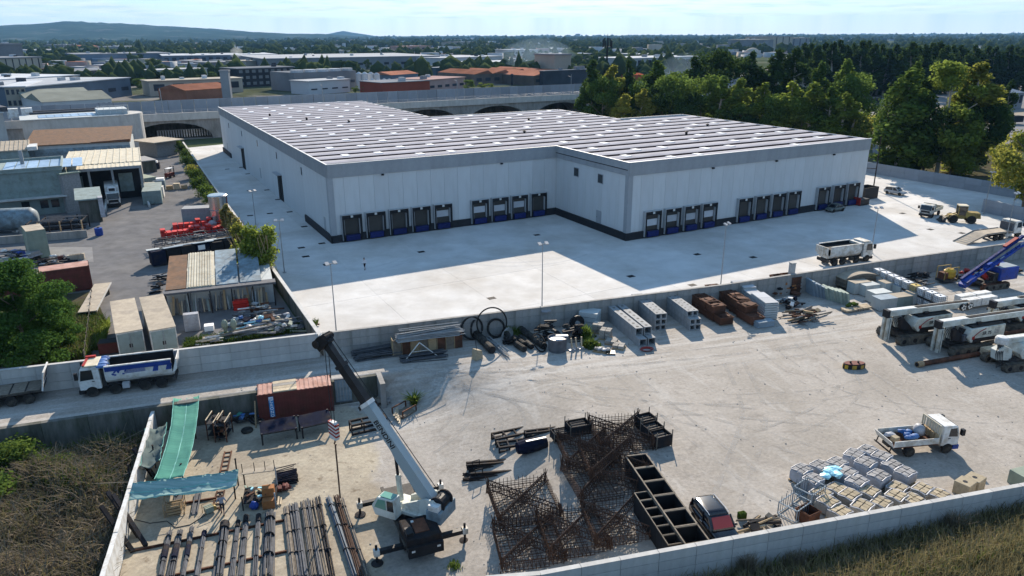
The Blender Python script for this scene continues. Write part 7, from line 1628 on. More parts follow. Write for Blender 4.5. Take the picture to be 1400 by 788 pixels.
# ================================================================== VIADUCT WITH NOISE BARRIER
VA = Vector((-338,128.6,0)); VY = radians(28.6); VL = 660
vd = T('viaduct','long arched viaduct with grey noise barrier running behind the warehouse','viaduct',VA,VY)
bp_ = MB(); bp_.bx(.06,3.94,-.1,.1,8.0,12.1)
for k in range(6): bp_.bx(.2+k*.64,.5+k*.64,-.16,-.1,8.05,12.05)
bp_ = bp_.mesh('noise_panel','barrier_grey'); bp_post = MB().bx(-.09,.09,-.22,.15,7.9,12.25).mesh('barrier_post','far_grey')
for k in range(int(VL/4)): link('noise_panel',bp_,vd,(k*4,0,0)); link('barrier_post',bp_post,vd,(k*4,0,0)) if k%4 == 0 else None
MB().bx(0,VL,-7.5,9,6.9,7.95).part('deck','old_concrete',vd); MB().bx(0,VL,-7.8,-7.5,6.3,8.6).part('deck_edge','pale_concrete',vd)
m = MB(); [m.bx(k*5.0,k*5.0+.15,-7.75,-7.6,8.6,9.6) for k in range(int(VL/5))]; m.bx(0,VL,-7.72,-7.63,9.5,9.6).bx(0,VL,-7.72,-7.63,9.05,9.12); o = m.part('railing','lamp_head',vd); o['kind'] = 'stuff'
sp = MB(); Ls = 30.; arc = [(Ls/2+(Ls/2-2.2)*cos(q),.1+5.4*sin(q)) for q in [pi*k/14 for k in range(15)]]
sp.prism([(0,-.5),(0,6.9),(Ls,6.9),(Ls,-.5),(Ls-2.2,-.5)]+arc+[(2.2,-.5)],-7.2,8.6); spm = sp.mesh('arch_span','old_concrete')
for k in range(int(VL/Ls)): link('arch_span',spm,vd,(k*Ls,0,0)); MB().bx(k*Ls+.1,k*Ls+Ls-.1,8.0,8.3,-.5,6.8).part('arch_shade_panel','dark_concrete',vd)  # dark panels added behind the arches, standing in for their deep shade
for k in range(7): P = VA+Vector((cos(VY),sin(VY),0))*(150+k*52); t = T('catenary_mast','thin line mast along the viaduct, '+nth(k+1)+' from the left','mast',(P.x+3,P.y-6,8.0),VY,'masts along the viaduct'); MB().cyl((0,0,0),(0,0,8.5),.14,.1,6).part('mast_pole','galvanised',t); MB().beam((0,0,7.4),(0,2.5,7.8),.1).part('mast_arm','galvanised',t)
# sloping dark tent and fence near the warehouse rear
P = at(291,186,0); t = T('rear_gate','pale barred gate and fence closing the far end of the side lane','gate',(P.x,P.y,0),WZ); 
for k in range(26): MB().bx(-17+k*.8,-16.6+k*.8,0,.1,.2,2.6).part('gate_bar','white_paint' if k > 9 else 'fascia_metal',t)
MB().bx(-17,4,-.02,.12,2.6,2.75).part('gate_rail','galvanised',t)

# ================================================================== BACKGROUND BUILDINGS
def bg(p0, p1, yt, depth, wall_m, roof_m, label, cat='building', name='industrial_building', win=None, roof='flat', extra=None, over=.6):
    A = at(*p0,0); Bq = at(*p1,0); d = Bq-A; L = hypot(d.x,d.y); h = max(2.5,topz(A,yt)); t = T(name,label,cat,A,ang(d)); t['h'] = h
    MB().bx(0,L,0,depth,-.3,h).part('wall',wall_m,t); rz_ = max(.3,h*.05)
    if roof == 'flat': MB().bx(-over,L+over,-over,depth+over,h+.01,h+rz_).part('roof',roof_m,t)
    elif roof == 'gable':
        n = max(1,round(depth/40)); w = depth/n
        for k in range(n): MB().prism([(k*w-.3*(k == 0),h+.01),(k*w+w/2,h+.01+w*.10),(k*w+w,h+.01)],-over,L+over,'yz').part('roof',roof_m,t)
    elif roof == 'saw':
        n = max(2,round(L/14)); w = L/n
        for k in range(n): MB().prism([(k*w,h+.01),(k*w+w*.75,h+2.4),(k*w+w,h+.01)],-.2,depth+.2,'xz').part('roof',roof_m,t)
    elif roof == 'drum':
        n = max(2,round(L/9))
        for k in range(n): MB().cyl((L*(k+.5)/n,4,h),(L*(k+.5)/n,4,h+h*.14),L/n*.45,n=12).part('roof_tank','silver_roof',t)
    if roof == 'flat' and L > 18:
        for k in range(min(6,int(L/14))): x, y, w_ = R.uniform(.05,.9)*L, R.uniform(.1,.7)*depth, R.uniform(1.5,4); MB().bx(x,x+w_,y,y+R.uniform(1.5,5),h+rz_,h+rz_+R.uniform(.8,2.2)).part('roof_unit',R.choice(['far_grey','far_white','silver_roof','far_dark']),t)
    if win:
        n, rows, fh, mt = win; ww_ = L/n
        for r in range(rows):
            z0 = h*(r+.35)/rows
            for k in range(n): MB().bx(ww_*(k+.22),ww_*(k+.78),-.15,.02,z0,z0+h*fh/rows).part('window',mt,t)
    return t
FD = 'far_dark'
B_ = [
 ((0,112),(62,108),81,40,'far_beige','far_grey','pale concrete silo block with vertical ribs at the left edge',(7,1,-.0,FD),'flat','silo'),
 ((-10,101),(37,98),62,30,'far_grey','far_grey','taller grey head house above the silo block at the left edge',None,'flat',None),
 ((60,109),(80,107),95,15,'far_brown','far_brown','small brown shed just right of the silo block',None,'flat',None),
 ((81,112),(143,108),99,18,'far_brown','far_grey','long low brown sheds right of the silo block',(6,1,.4,FD),'gable',None),
 ((-30,140),(112,128),112,60,'far_dark','silver_roof','broad dark hall with silver roof at the left edge',None,'flat',None),
 ((12,150),(40,149),120,50,'far_beige','silver_roof','pale glazed end block of the long blue grey hall',(4,2,.45,FD),'flat',None),
 ((40,149),(181,131),120,55,'far_blue','silver_roof','long blue grey hall with light streaked roof left of the viaduct',(7,1,.2,FD),'flat',None),
 ((62,158),(155,152),140,60,'far_white','far_olive','olive roofed hall with window band behind the left end of the barrier',(12,1,.35,FD),'gable',None),
 ((105,89),(236,86),75,90,'far_blue','far_grey','long pale blue hall far off at the left',None,'flat',None),
 ((55,79),(106,77),69,60,'far_white','far_white','low white sheds in the far left distance',None,'flat',None),
 ((88,72),(110,71),62,40,'far_grey','far_grey','distant pale square block at the far left',(3,2,.4,FD),'flat',None),
 ((114,72),(136,71),64,30,'far_pink','far_terracotta','distant house group with orange roof left of centre',(4,1,.4,FD),'gable',None),
 ((167,76),(186,75),64,40,'far_grey','far_white','distant pale tower like block beside the long white shed',(3,2,.3,FD),'flat',None),
 ((224,90),(380,87),77,110,'far_blue','silver_roof','long glazed blue hall with bright roof left of the white factory',(16,1,.45,FD),'flat',None),
 ((263,96),(286,95),88,25,'far_white','far_white','white panelled hall front below the glazed blue hall',None,'flat',None),
 ((286,96),(337,94),86,40,'far_grey','far_grey','long grey hall joined to the white panelled front',None,'flat',None),
 ((337,97),(377,95),84,30,'far_beige','far_beige','beige windowless block right of the grey hall',None,'flat',None),
 ((216,115),(285,111),97,22,'far_white','far_white','white corrugated shed with small square windows behind the beige house',(7,1,.22,FD),'flat',None),
 ((206,132),(333,126),112,18,'far_beige','far_beige','long beige building with dark openings behind the viaduct',(5,1,.45,FD),'flat',None),
 ((327,120),(404,116),95,25,'far_dark','far_grey','dark glazed office block of several floors behind the viaduct',(9,3,.5,'glass_pale'),'flat',None),
 ((256,139),(318,134),124,25,'far_terracotta','far_terracotta','low red roofed sheds beside the square concrete tower',None,'gable',None),
 ((360,98),(602,92),81,150,'far_grey','far_white','huge factory hall with bright white roof spanning the middle distance',(20,1,.2,FD),'flat',None),
 ((404,126),(488,121),100,30,'far_grey','far_grey','grey ribbed hall with silver tank tops behind the viaduct',(8,1,.15,FD),'drum',None),
 ((423,130),(479,126),112,18,'far_white','far_white','lower white ribbed store in front of the grey tank hall',(4,1,.1,FD),'flat',None),
 ((523,131),(588,127),114,25,'far_red','far_grey','bright red brick coloured hall standing behind the barrier',None,'flat',None),
 ((586,127),(636,122),110,25,'far_pink','far_pink','pinkish long hall with few small windows right of the red hall',(5,1,.2,FD),'flat',None),
 ((536,116),(572,113),103,20,'far_blue','far_terracotta','blue grey shed with orange roof edge above the red hall',None,'gable',None),
 ((602,94),(687,90),80,70,'far_white','far_white','white hall with row of dark windows in the middle distance',(10,1,.3,FD),'flat',None),
 ((596,104),(641,101),93,30,'far_blue','far_white','low hall with bright white roof among dark trees',None,'flat',None),
 ((649,117),(742,112),102,45,'far_brown','far_terracotta','rusty brown factory roofs and pipes behind the barrier',(8,1,.3,FD),'saw',None),
 ((730,118),(795,114),104,40,'far_brown','far_terracotta','rusty sheds with pipework left of the tall tree group',(6,1,.3,FD),'saw',None),
 ((703,84),(735,83),69,40,'far_white','far_white','pale blue tinted block seen through thin smoke',(4,2,.3,FD),'flat',None),
 ((556,77),(589,76),64,40,'far_pink','far_pink','distant pink grey block with window rows',(5,2,.35,FD),'flat',None),
 ((758,112),(780,111),76,25,'far_beige','far_grey','tall plain beige tower block left of the radio mast',None,'flat',None),
 ((765,86),(809,84),75,60,'far_grey','far_white','long hall with bright white roof behind the beige tower',None,'flat',None),
 ((857,104),(955,99),81,40,'far_white','far_white','white office hall with banded windows behind the tall trees',(9,2,.45,FD),'flat',None),
 ((838,103),(882,100),94,30,'far_grey','far_white','low hall with white roof in front of the banded office hall',None,'flat',None),
 ((865,116),(879,115),103,10,'far_red','far_red','small red shed half hidden between the tall trees',None,'gable',None),
 ((1094,97),(1126,94),81,30,'far_white','far_white','white house between the dark poplars',(4,2,.3,FD),'flat',None),
 ((1035,71),(1056,70),55,60,'far_grey','far_beige','pale grey block right of the round dome',None,'flat',None),
 ((1056,70),(1082,69),51,60,'far_beige','far_grey','pale silo building with dark top on the right horizon',(3,1,-.1,FD),'flat',None),
 ((1080,69),(1105,68),53,50,'far_grey','far_beige','second pale silo building beside the one with dark top',(3,1,-.1,FD),'flat',None),
 ((1332,152),(1396,148),130,14,'far_grey','far_blue','long grey corrugated shed on the gravel field at right',(10,1,.5,FD),'gable',None),
 ((460,80),(540,78),70,50,'far_white','far_grey','row of pale distant buildings above the white factory roof',(12,1,.3,FD),'flat',None),
 ((622,66),(650,65),58,40,'far_beige','far_grey','small far pale building near the horizon in the middle',(3,2,.3,FD),'flat',None),
 ((880,88),(940,86),75,50,'far_grey','far_white','long pale roofed hall right of the radio mast',None,'flat',None),
 ((775,97),(835,95),84,40,'far_blue','far_grey','blue grey hall at the foot of the radio mast',(6,1,.3,FD),'flat',None),
 ((440,108),(500,106),97,22,'far_dark','far_grey','dark roofed hall between tank hall and white factory',None,'flat',None),
 ((160,112),(205,109),100,20,'far_beige','far_terracotta','low tan house with orange roof among trees left of centre',(4,1,.3,FD),'gable',None),
 ((650,96),(735,93),86,40,'far_grey','far_white','long grey hall with white roof right of the windowed white hall',(8,1,.25,FD),'flat',None),
]
for p0,p1,yt,dp,wm,rm,lb,win,rf,cat in B_:
    if win and win[2] <= 0: w2 = None
    else: w2 = win
    t = bg(p0,p1,yt,dp,wm,rm,lb,cat or 'building',win=w2,roof=rf)
    if win and win[2] <= 0:
        n = win[0]; d = at(*p1,0)-at(*p0,0); L = hypot(d.x,d.y)
        for k in range(n): MB().bx(L*(k+.42)/n,L*(k+.5)/n,-.5,.02,.2,t['h']*.98).part('rib','far_dark',t)
def tower(px, pyb, pyt, wpx, label, mat, cat='tower', name='concrete_tower'):
    P = at(px,pyb,0); h = topz(P,pyt); w = wpx*P.length/1013; t = T(name,label,cat,P,WZ*.3); MB().bx(-w/2,w/2,-w/2,w/2,0,h).part('shaft',mat,t); MB().bx(-w/2-.3,w/2+.3,-w/2-.3,w/2+.3,h,h+.8).part('cap',mat,t); return t
tower(312,139,98,10,'square grey concrete tower standing right behind the barrier','far_grey'); tower(790,51.5,46.5,5,'tiny tower block on the horizon left of the radio mast','far_grey'); tower(1180,49,46,4,'tiny block on the right horizon','far_grey')
for i,px in enumerate((468,472.5,477,481)): P = at(px,101,0); t = T('chimney','pale chimney above the grey tank hall, '+nth(i+1)+' from the left of four','chimney',P,0,'four chimneys on the tank hall'); h = topz(P,90); MB().cyl((0,0,0),(0,0,h),1.1,.9,10).part('flue','far_beige',t); MB().cyl((0,0,h),(0,0,h+.5),1.2,n=10).part('flue_cap','silver_roof',t)
for i,(px,py,yt,w) in enumerate(((492,122,101,8),(500,122,101,8),(508,121,101,8),(516,121,102,8),(502,124,110,7),(510,124,110,7),(518,123,110,7),(526,123,110,7),(533,122,110,7))):
    P = at(px,py,0); h = topz(P,yt); r = w*P.length/2026; t = T('storage_silo',('tall white storage silo, '+nth(i+1)+' from the left of the rear row' if i < 4 else 'shorter white storage silo, '+nth(i-3)+' from the left of the front row'),'silo',P,0,'white silos by the red hall'); MB().cyl((0,0,0),(0,0,h),r,n=14).part('silo_wall','far_white',t); MB().lathe([(r*1.03,h),(r*.3,h+1),(.01,h+1.1)],14).part('silo_roof','silver_roof',t)
P = at(1028,77,0); r = 10.5*P.length/1013; t = T('dome_hall','pale round dome hall on the right horizon','dome',P); MB().lathe([(r*cos(q),r*.95*sin(q)) for q in [pi/2*k/8 for k in range(8)]]+[(.01,r*.95)],24).part('dome_shell','far_beige',t,smooth=True); MB().lathe([(r*1.02,0),(r*1.02,1.5),(r*.98,1.5)],24).part('dome_base','far_grey',t)
P = at(829,104,0); h = topz(P,52); t = T('radio_mast','tall dark radio mast with antenna platform above the tree group','mast',P); MB().cyl((0,0,0),(0,0,h),1.0,.55,10).part('mast_pole','dark_steel',t); MB().lathe([(.6,h-7.0),(3.4,h-6.8),(3.4,h-6.5),(.6,h-6.4)],12).part('platform','dark_steel',t)
for k in range(9): q = 2*pi*k/9; MB().bx(-.4,.4,-.25,.25,-2.5,3.5).part('antenna','dark_steel',t,(3.6*cos(q),3.6*sin(q),h-5+R.uniform(-1,2)),q)
MB().cyl((0,0,h),(0,0,h+3),.2,n=6).part('mast_tip','dark_steel',t)
t = bg((743,118),(812,114),98,4,'far_dark','far_grey','elevated grey pipe bridge left of the tall trees','pipe bridge','pipe_bridge'); 
for i,(px,py,yt) in enumerate(((657,112,98),(700,117,103),(726,116,101))): P = at(px,py,0); h = topz(P,yt); t = T('flue_stack',('left','middle','right')[i]+' thin dark stack over the rusty factory roofs','stack',P,0,'thin stacks over the rusty roofs'); MB().cyl((0,0,0),(0,0,h),.8,.6,8).part('flue','far_dark',t); MB().blob((0,0,h),(2.4,2.4,2.0),8,5,.1).part('flue_head','far_dark',t)
# cars and lorries on the gravel at right
for i,(px,py) in enumerate(((1197,143),(1206,142),(1352,147),(1384,170),(1376,120),(1392,119))): P = at(px,py,0); t = T('parked_lorry','dark vehicle on the gravel field, '+('leftmost, left of the tree group','second, close left of the tree group','by the long corrugated shed','on the dirt tracks at the right edge','far off under the poplar row','farthest right under the poplar row')[i],'lorry',P,.4+i,'vehicles on the gravel field'); MB().bx(-3.5,2,-1.2,1.2,.8,3.0).part('body','far_dark',t); MB().bx(2.1,4,-1.2,1.2,.6,2.7).part('cab','far_grey',t)
poly('gravel_field','pale_asphalt',[at(1195,225)[:2],at(1450,205)[:2],at(1500,116)[:2],at(1330,122)[:2],at(1185,140)[:2]], -.003)
for i,(a,b,w) in enumerate((((1215,200),(1420,150),6),((1250,240),(1440,190),8),((1180,160),(1420,128),7),((1340,245),(1450,150),5))):
    A = at(*a); Bq = at(*b); d = (Bq-A).normalized(); nn = Vector((-d.y,d.x,0))*w/2; poly('dirt_track','soil' if i%2 else 'old_timber',[(A+nn)[:2],(A-nn)[:2],(Bq-nn)[:2],(Bq+nn)[:2]], .004+.004*i)
# ================================================================== TREES AND PLANTS
RG = np.random.default_rng(5)
def leaves(P, Nn, size, jit=.9):
    """quads at points P facing roughly Nn"""
    n = len(P); v = Nn+RG.normal(0,jit,(n,3)); v /= np.linalg.norm(v,axis=1)[:,None]+1e-9
    a = np.cross(v, RG.normal(0,1,(n,3))); a /= np.linalg.norm(a,axis=1)[:,None]+1e-9; b = np.cross(v,a); s = (size*RG.uniform(.55,1.35,n))[:,None]
    V = np.stack([P-a*s*.5, P+b*s*.36, P+a*s*.5, P-b*s*.36],1).reshape(-1,3); return V, np.arange(4*n).reshape(n,4)
def lobed(lobes, n, size, inner=.45):
    L = np.array(lobes); w = (L[:,3]*L[:,4]*L[:,5])**.66; k = RG.choice(len(L),n,p=w/w.sum()); d = RG.normal(0,1,(n,3)); d /= np.linalg.norm(d,axis=1)[:,None]
    r = inner+(1-inner)*RG.random(n)**.6; r *= 1+.12*RG.normal(0,1,n); P = L[k,:3]+d*r[:,None]*L[k,3:6]; return leaves(P,d+np.array([0,0,.25]),size)
def crown(kind, seed, n):
    q = random.Random(seed); lo = []
    if kind == 'poplar':
        for i in range(20):
            z = .05+.90*(i+.5)/20; r = .115*(sin(pi*min(1,.1+z*.92))**.7); a = q.uniform(0,6.28); lo.append((r*.7*cos(a),r*.7*sin(a),z,r*q.uniform(.55,.9),r*q.uniform(.55,.9),q.uniform(.06,.10)))
        lo.append((0,0,.95,.03,.03,.06)); sz = .030
    elif kind == 'round':
        for i in range(16):
            a = q.uniform(0,6.28); z = q.uniform(.16,.86); r = .25*sin(pi*min(1,(z-.15)/.85))+.02; lo.append((r*cos(a),r*sin(a),z,q.uniform(.11,.19),q.uniform(.11,.19),q.uniform(.08,.14)))
        sz = .034
    elif kind == 'loose':
        for i in range(34):
            a = q.uniform(0,6.28); z = q.uniform(.1,.93); r = q.uniform(.06,.28)*sin(pi*min(1,.18+z*.72)); lo.append((r*cos(a),r*sin(a),z,q.uniform(.05,.12),q.uniform(.05,.12),q.uniform(.05,.10)))
        sz = .026
    elif kind == 'pine':
        for i in range(60):
            a = q.uniform(0,6.28); z = q.uniform(.08,.92); r = q.uniform(.05,.46)*sin(pi*min(1,.3+z*.65)); lo.append((r*cos(a),r*sin(a),z,q.uniform(.08,.14),q.uniform(.08,.14),q.uniform(.05,.09)))
        sz = .022
    elif kind == 'bush':
        for i in range(9): a = q.uniform(0,6.28); r = q.uniform(0,.26); lo.append((r*cos(a),r*sin(a),q.uniform(.3,.75),q.uniform(.16,.27),q.uniform(.16,.27),q.uniform(.14,.25)))
        sz = .06
    return lobed(lo,n,sz,.25 if kind in ('loose','bush') else .4)
_tm = {}
def tmesh(kind, mat, var, n):
    k = (kind,mat,var)
    if k not in _tm:
        V, F = crown(kind,var*17+3,n); cr_ = npmesh('crown',V,F,mat); m = MB(); q = random.Random(var)
        hh = {'poplar':.9,'round':.6,'loose':.8,'pine':.75,'bush':.4}[kind]; pts = [Vector((0,0,0)),Vector((q.uniform(-.02,.02),q.uniform(-.02,.02),hh*.4)),Vector((q.uniform(-.02,.02),0,hh))]
        m.cyl(pts[0],pts[1],.018,.013,7).cyl(pts[1],pts[2],.013,.004,6)
        for i in range(7): z = hh*q.uniform(.3,.85); a = q.uniform(0,6.28); r = .07 if kind == 'poplar' else .22; m.cyl((0,0,z),(r*cos(a),r*sin(a),z+r*.8),.007,.003,5)
        _tm[k] = (cr_,m.mesh('trunk','pale_bark' if kind in ('poplar','loose') else 'bark'))
    return _tm[k]
NK = {'poplar':6500,'round':6500,'loose':11000,'pine':42000,'bush':1500}
def tree(px, pyb, pyt, kind, mat, label, wf=1., group=None, cat='tree', name=None, P=None, h=None, var=None):
    P = at(px,pyb,0) if P is None else P; h = h or topz(P,pyt)*(1.09 if kind != 'bush' else 1.15); cr_, tr = tmesh(kind,mat,R.randrange(3) if var is None else var,NK[kind])
    t = T(name or {'poplar':'poplar_tree','pine':'pine_tree','bush':'bush'}.get(kind,'leafy_tree'),label,cat,P,R.uniform(0,6.28),group); t.scale = (h*wf,h*wf,h); link('trunk',tr,t); link('crown',cr_,t); return t
G1 = 'tree group beyond the warehouse roof'
for px,pyb,pyt,k,mt,w,lb in (
 (809,178,90,'poplar','leaf_dark',1.5,'dark tree at the left end of the group beyond the roof'),(800,180,118,'poplar','leaf_mid',1.68,'lower green tree at the left foot of the group'),(835,181,96,'poplar','leaf_yellow',1.58,'tall yellow green tree second in the group beyond the roof'),
 (822,184,110,'round','leaf_mid',.9,'green tree between the dark and the yellow one'),(856,178,90,'poplar','leaf_dark',1.05,'narrow dark poplar right of the yellow green tree'),(893,180,91,'poplar','leaf_mid',1.7,'broad bright topped poplar over the red shed'),(852,190,133,'poplar','leaf_yellow',2.10,'small yellow green tree in front of the narrow poplar'),
 (876,190,127,'poplar','leaf_yellow',1.89,'small yellowish tree below the broad poplar'),(870,185,118,'round','leaf_dark',1.2,'dark round tree in the gap below the red shed'),(903,188,116,'round','leaf_dark',1.1,'dark tree below the broad poplar'),(868,184,104,'bush','leaf_mid',.5,'small low tree between the poplars'),
 (924,188,100,'round','leaf_mid',1.1,'hazy green round tree in the middle of the group'),(943,172,86,'poplar','leaf_dark',1.4,'dark poplar behind the hazy green tree'),(955,192,108,'round','leaf_mid',1.05,'green round tree right of the hazy one'),(978,172,74,'round','leaf_dark',1.15,'biggest dark domed tree behind the roof'),
 (982,196,112,'poplar','leaf_mid',1.89,'leafy green tree before the dark domed tree'),(1007,197,115,'poplar','leaf_light',1.89,'light green tree right of the domed tree'),(1020,172,79,'poplar','leaf_dark',1.6,'dark tall poplar right of the domed tree'),(1038,200,121,'poplar','leaf_light',1.99,'light green bushy tree near the roof edge'),
 (1055,172,76,'poplar','leaf_dark',1.6,'dark poplar of a pair right of the domed tree'),(1077,172,74,'poplar','leaf_dark',1.6,'second dark poplar of the pair'),(1074,204,119,'poplar','leaf_light',1.89,'light green tree over the right roof'),(1060,203,130,'round','leaf_mid',.9,'mid green tree low over the right roof'),
 (1103,207,121,'poplar','leaf_light',1.99,'light leaved tree over the right part of the roof'),(1111,190,94,'poplar','leaf_mid',1.3,'bright topped poplar standing behind the light trees'),(1126,209,127,'poplar','leaf_mid',1.89,'green tree near the right end of the roof'),(1144,192,91,'poplar','leaf_mid',1.4,'pointed green poplar near the right end of the roof'),
 (1167,194,101,'round','leaf_mid',1.0,'round topped tree right of the pointed poplar'),(1145,213,134,'poplar','leaf_light',1.89,'light tree close to the right roof corner'),(1162,214,146,'poplar','leaf_light',1.89,'low light tree just behind the right roof corner'),(1178,214,156,'bush','leaf_yellow',.9,'small yellow green bush tree at the right roof corner'),
 (1092,206,140,'round','leaf_mid',1.1,'dense green tree low behind the roof'),(1020,200,140,'round','leaf_dark',1.2,'dark low tree behind the roof centre'),(995,199,138,'poplar','leaf_mid',2.31,'green low tree behind the roof centre'),(940,194,130,'round','leaf_dark',1.1,'low dark tree behind the roof left of centre')): tree(px,pyb,pyt,k,mt,lb,w,G1)
G2 = 'dark poplar row at the right'
for i in range(34):
    px = 1092+i*9.6; tree(px,136+R.uniform(-4,3)-i*.35,64+R.uniform(-3,5)+(4 if i in (12,13,14) else 0)+(6 if i > 22 else 0),'poplar','leaf_dark','tall dark poplar, '+nth(i+1)+' from the left in the dense rear row',1.45+R.uniform(-.2,.3),G2)
for px,pyb,pyt,k,mt,w,lb in ((1225,238,106,'poplar','leaf_mid',1.75,'full green poplar at the left of the group by the grey wall'),(1214,236,120,'round','leaf_mid',.55,'green tree edge at the far left of the wall group'),(1237,200,94,'poplar','leaf_mid',1.2,'taller poplar behind the wall group'),(1245,236,118,'poplar','leaf_dark',1.3,'dark tree beside the full poplar'),
   (1280,240,93,'loose','leaf_light',1.05,'biggest loose light green tree of the wall group'),(1315,238,97,'poplar','leaf_yellow',1.7,'light yellow green crown at the right of the biggest tree'),(1262,238,140,'round','leaf_dark',.9,'dark low tree under the biggest tree'),(1327,238,136,'round','leaf_dark',.85,'dark dense tree right of the biggest tree'),(1298,239,150,'round','leaf_mid',.9,'green tree below the light crown'),
   (1366,196,117,'poplar','leaf_dark',1.1,'slim dark tree leaning over the gravel field'),(1398,292,160,'round','leaf_yellow',1.0,'big yellow green tree at the right edge above the short wall'),(1412,290,182,'round','leaf_light',1.0,'leafy tree cut by the right edge')): tree(px,pyb,pyt,k,mt,lb,w,'trees along the grey wall at right')
G3 = 'round trees among the distant halls'; HT_ = []
for px,pyb,pyt,mt in ((68,97,80,'leaf_dark'),(80,97,83,'leaf_dark'),(188,103,85,'leaf_dark'),(212,102,81,'leaf_dark'),(176,106,92,'leaf_mid'),(140,116,100,'leaf_mid'),(160,116,100,'leaf_mid'),(192,122,107,'leaf_mid'),(294,112,98,'leaf_mid'),(304,113,99,'leaf_dark'),(409,98,88,'leaf_yellow'),(419,98,88,'leaf_dark'),(475,98,86,'leaf_dark'),(502,96,82,'leaf_dark'),(490,98,88,'leaf_dark'),(510,98,90,'leaf_mid'),(486,128,118,'leaf_mid'),(500,128,118,'leaf_mid'),(512,128,119,'leaf_mid'),(554,104,92,'leaf_dark'),(583,104,86,'leaf_dark'),(590,103,89,'leaf_dark'),(648,104,88,'leaf_dark'),(660,103,86,'leaf_dark'),(672,103,87,'leaf_dark'),(684,102,86,'leaf_dark'),(700,101,87,'leaf_dark'),(712,100,86,'leaf_dark'),(640,126,109,'leaf_mid'),(660,124,113,'leaf_light'),(670,123,114,'leaf_light'),(695,84,72,'leaf_dark'),(712,94,80,'leaf_dark'),(725,94,82,'leaf_dark'),(800,97,85,'leaf_dark'),(815,95,80,'leaf_dark'),(838,95,80,'leaf_dark'),(848,96,81,'leaf_dark'),(863,88,72,'leaf_mid'),(5,158,146,'leaf_mid'),(925,90,74,'leaf_dark'),(905,90,73,'leaf_dark'),(950,84,70,'leaf_dark'),(1066,80,66,'leaf_dark'),(545,80,66,'leaf_dark'),(515,80,68,'leaf_dark'),(430,82,72,'leaf_dark'),(240,76,66,'leaf_dark'),(252,76,67,'leaf_dark')):
    HT_.append((px,pyb,pyt,mt))
for i,(px,pyb,pyt,mt) in enumerate(sorted(HT_)):
    tree(px,pyb,pyt,'round',mt,'round tree among the distant halls, '+nth(i+1)+' from the left',1.15+R.uniform(-.2,.4),G3)
# hedge bushes and bamboo along the lot wall
for i,(px,pyb,pyt,mt) in enumerate(((243,205,190,'leaf_bush'),(248,212,196,'leaf_bush'),(254,220,203,'leaf_bush'),(260,232,212,'leaf_bush'),(266,243,224,'leaf_yellow'),(270,252,230,'leaf_bush'),(276,268,240,'leaf_bush'),(282,276,252,'leaf_mid'),(288,284,262,'leaf_bush'),(262,246,232,'leaf_dark'))):
    tree(px,pyb,pyt,'bush',mt,'round bush, %s of the hedge along the lot wall, counted from the far end' % (ORD[i]),1.25,'hedge bushes along the lot wall','bush')
def tuft(name, c, n, h, rad, mat, label, cat, lean=.35, width=.05, mass=True):
    """many thin arching blades rising from a patch"""
    b = RG.normal(0,rad,(n,2)); ang_ = RG.uniform(0,6.28,n); hh = h*RG.uniform(.55,1.1,n)*np.exp(-(b**2).sum(1)/(6*rad*rad)); ln = hh*lean*RG.uniform(.3,1.3,n); d = np.stack([np.cos(ang_),np.sin(ang_)],1); s = np.stack([-d[:,1],d[:,0]],1)*width
    z0 = np.zeros((n,1)); p0 = np.hstack([b-s,z0]); p1 = np.hstack([b+s,z0]); mid = b+d*(ln*.35)[:,None]; p2 = np.hstack([mid+s,(hh*.65)[:,None]]); p3 = np.hstack([mid-s,(hh*.65)[:,None]]); tip = b+d*ln[:,None]; p4 = np.hstack([tip+s*.3,hh[:,None]]); p5 = np.hstack([tip-s*.3,hh[:,None]])
    V = np.stack([p0,p1,p2,p3,p4,p5],1).reshape(-1,3); k = np.arange(n)[:,None]*6; F = np.vstack([k+np.array([[0,1,2,3]]),k+np.array([[3,2,4,5]])])
    t = T(name,label,cat,c); o = link('foliage',npmesh('foliage',V,F,mat),t); MB().cyl((0,0,0),(0,0,h*.3),.05,n=5).part('stem','bark',t); return t
def clump(px, pyb, pyt, mat, label, w=1.3):
    P = at(px,pyb); h = topz(P,pyt)*1.12; w *= 1.2; V, F = lobed([(q.uniform(-.3,.3)*w,q.uniform(-.3,.3)*w,z*h,.45*w*(1.1-abs(z-.5)),.45*w*(1.1-abs(z-.5)),h*.14) for z in [.15,.3,.4,.5,.55,.6,.7,.8,.9] for q in [random.Random(int(z*100)+px)]],4200,.38,.2)
    t = T('bamboo',label,'bamboo',P); link('foliage',npmesh('foliage',V,F,mat),t); m = MB(); [m.cyl((R.uniform(-.5,.5)*w,R.uniform(-.5,.5)*w,0),(R.uniform(-.8,.8)*w,R.uniform(-.8,.8)*w,h*.9),.03,n=5) for _ in range(14)]; o = m.part('canes','timber',t); o['kind'] = 'stuff'; return t
for i,(px,pyb,pyt,mt,w,lb) in enumerate(((312,318,284,'leaf_bamboo',1.2,'dry tan bamboo clump nearest the steel silo'),(321,328,294,'leaf_bamboo',1.2,'tan bamboo clump behind the red formwork'),(330,340,304,'leaf_bamboo',1.4,'yellowish bamboo clump beside the grey scaffold stack'),(338,366,312,'leaf_yellow',2.6,'yellow green bamboo clump at the rear of the patchwork shed'),(352,386,318,'leaf_light',3.2,'biggest bright green bamboo clump at the lot wall'),(366,386,320,'leaf_light',2.8,'bright green bamboo clump leaning over the lot wall'))): clump(px,pyb,pyt,mt,lb,w)
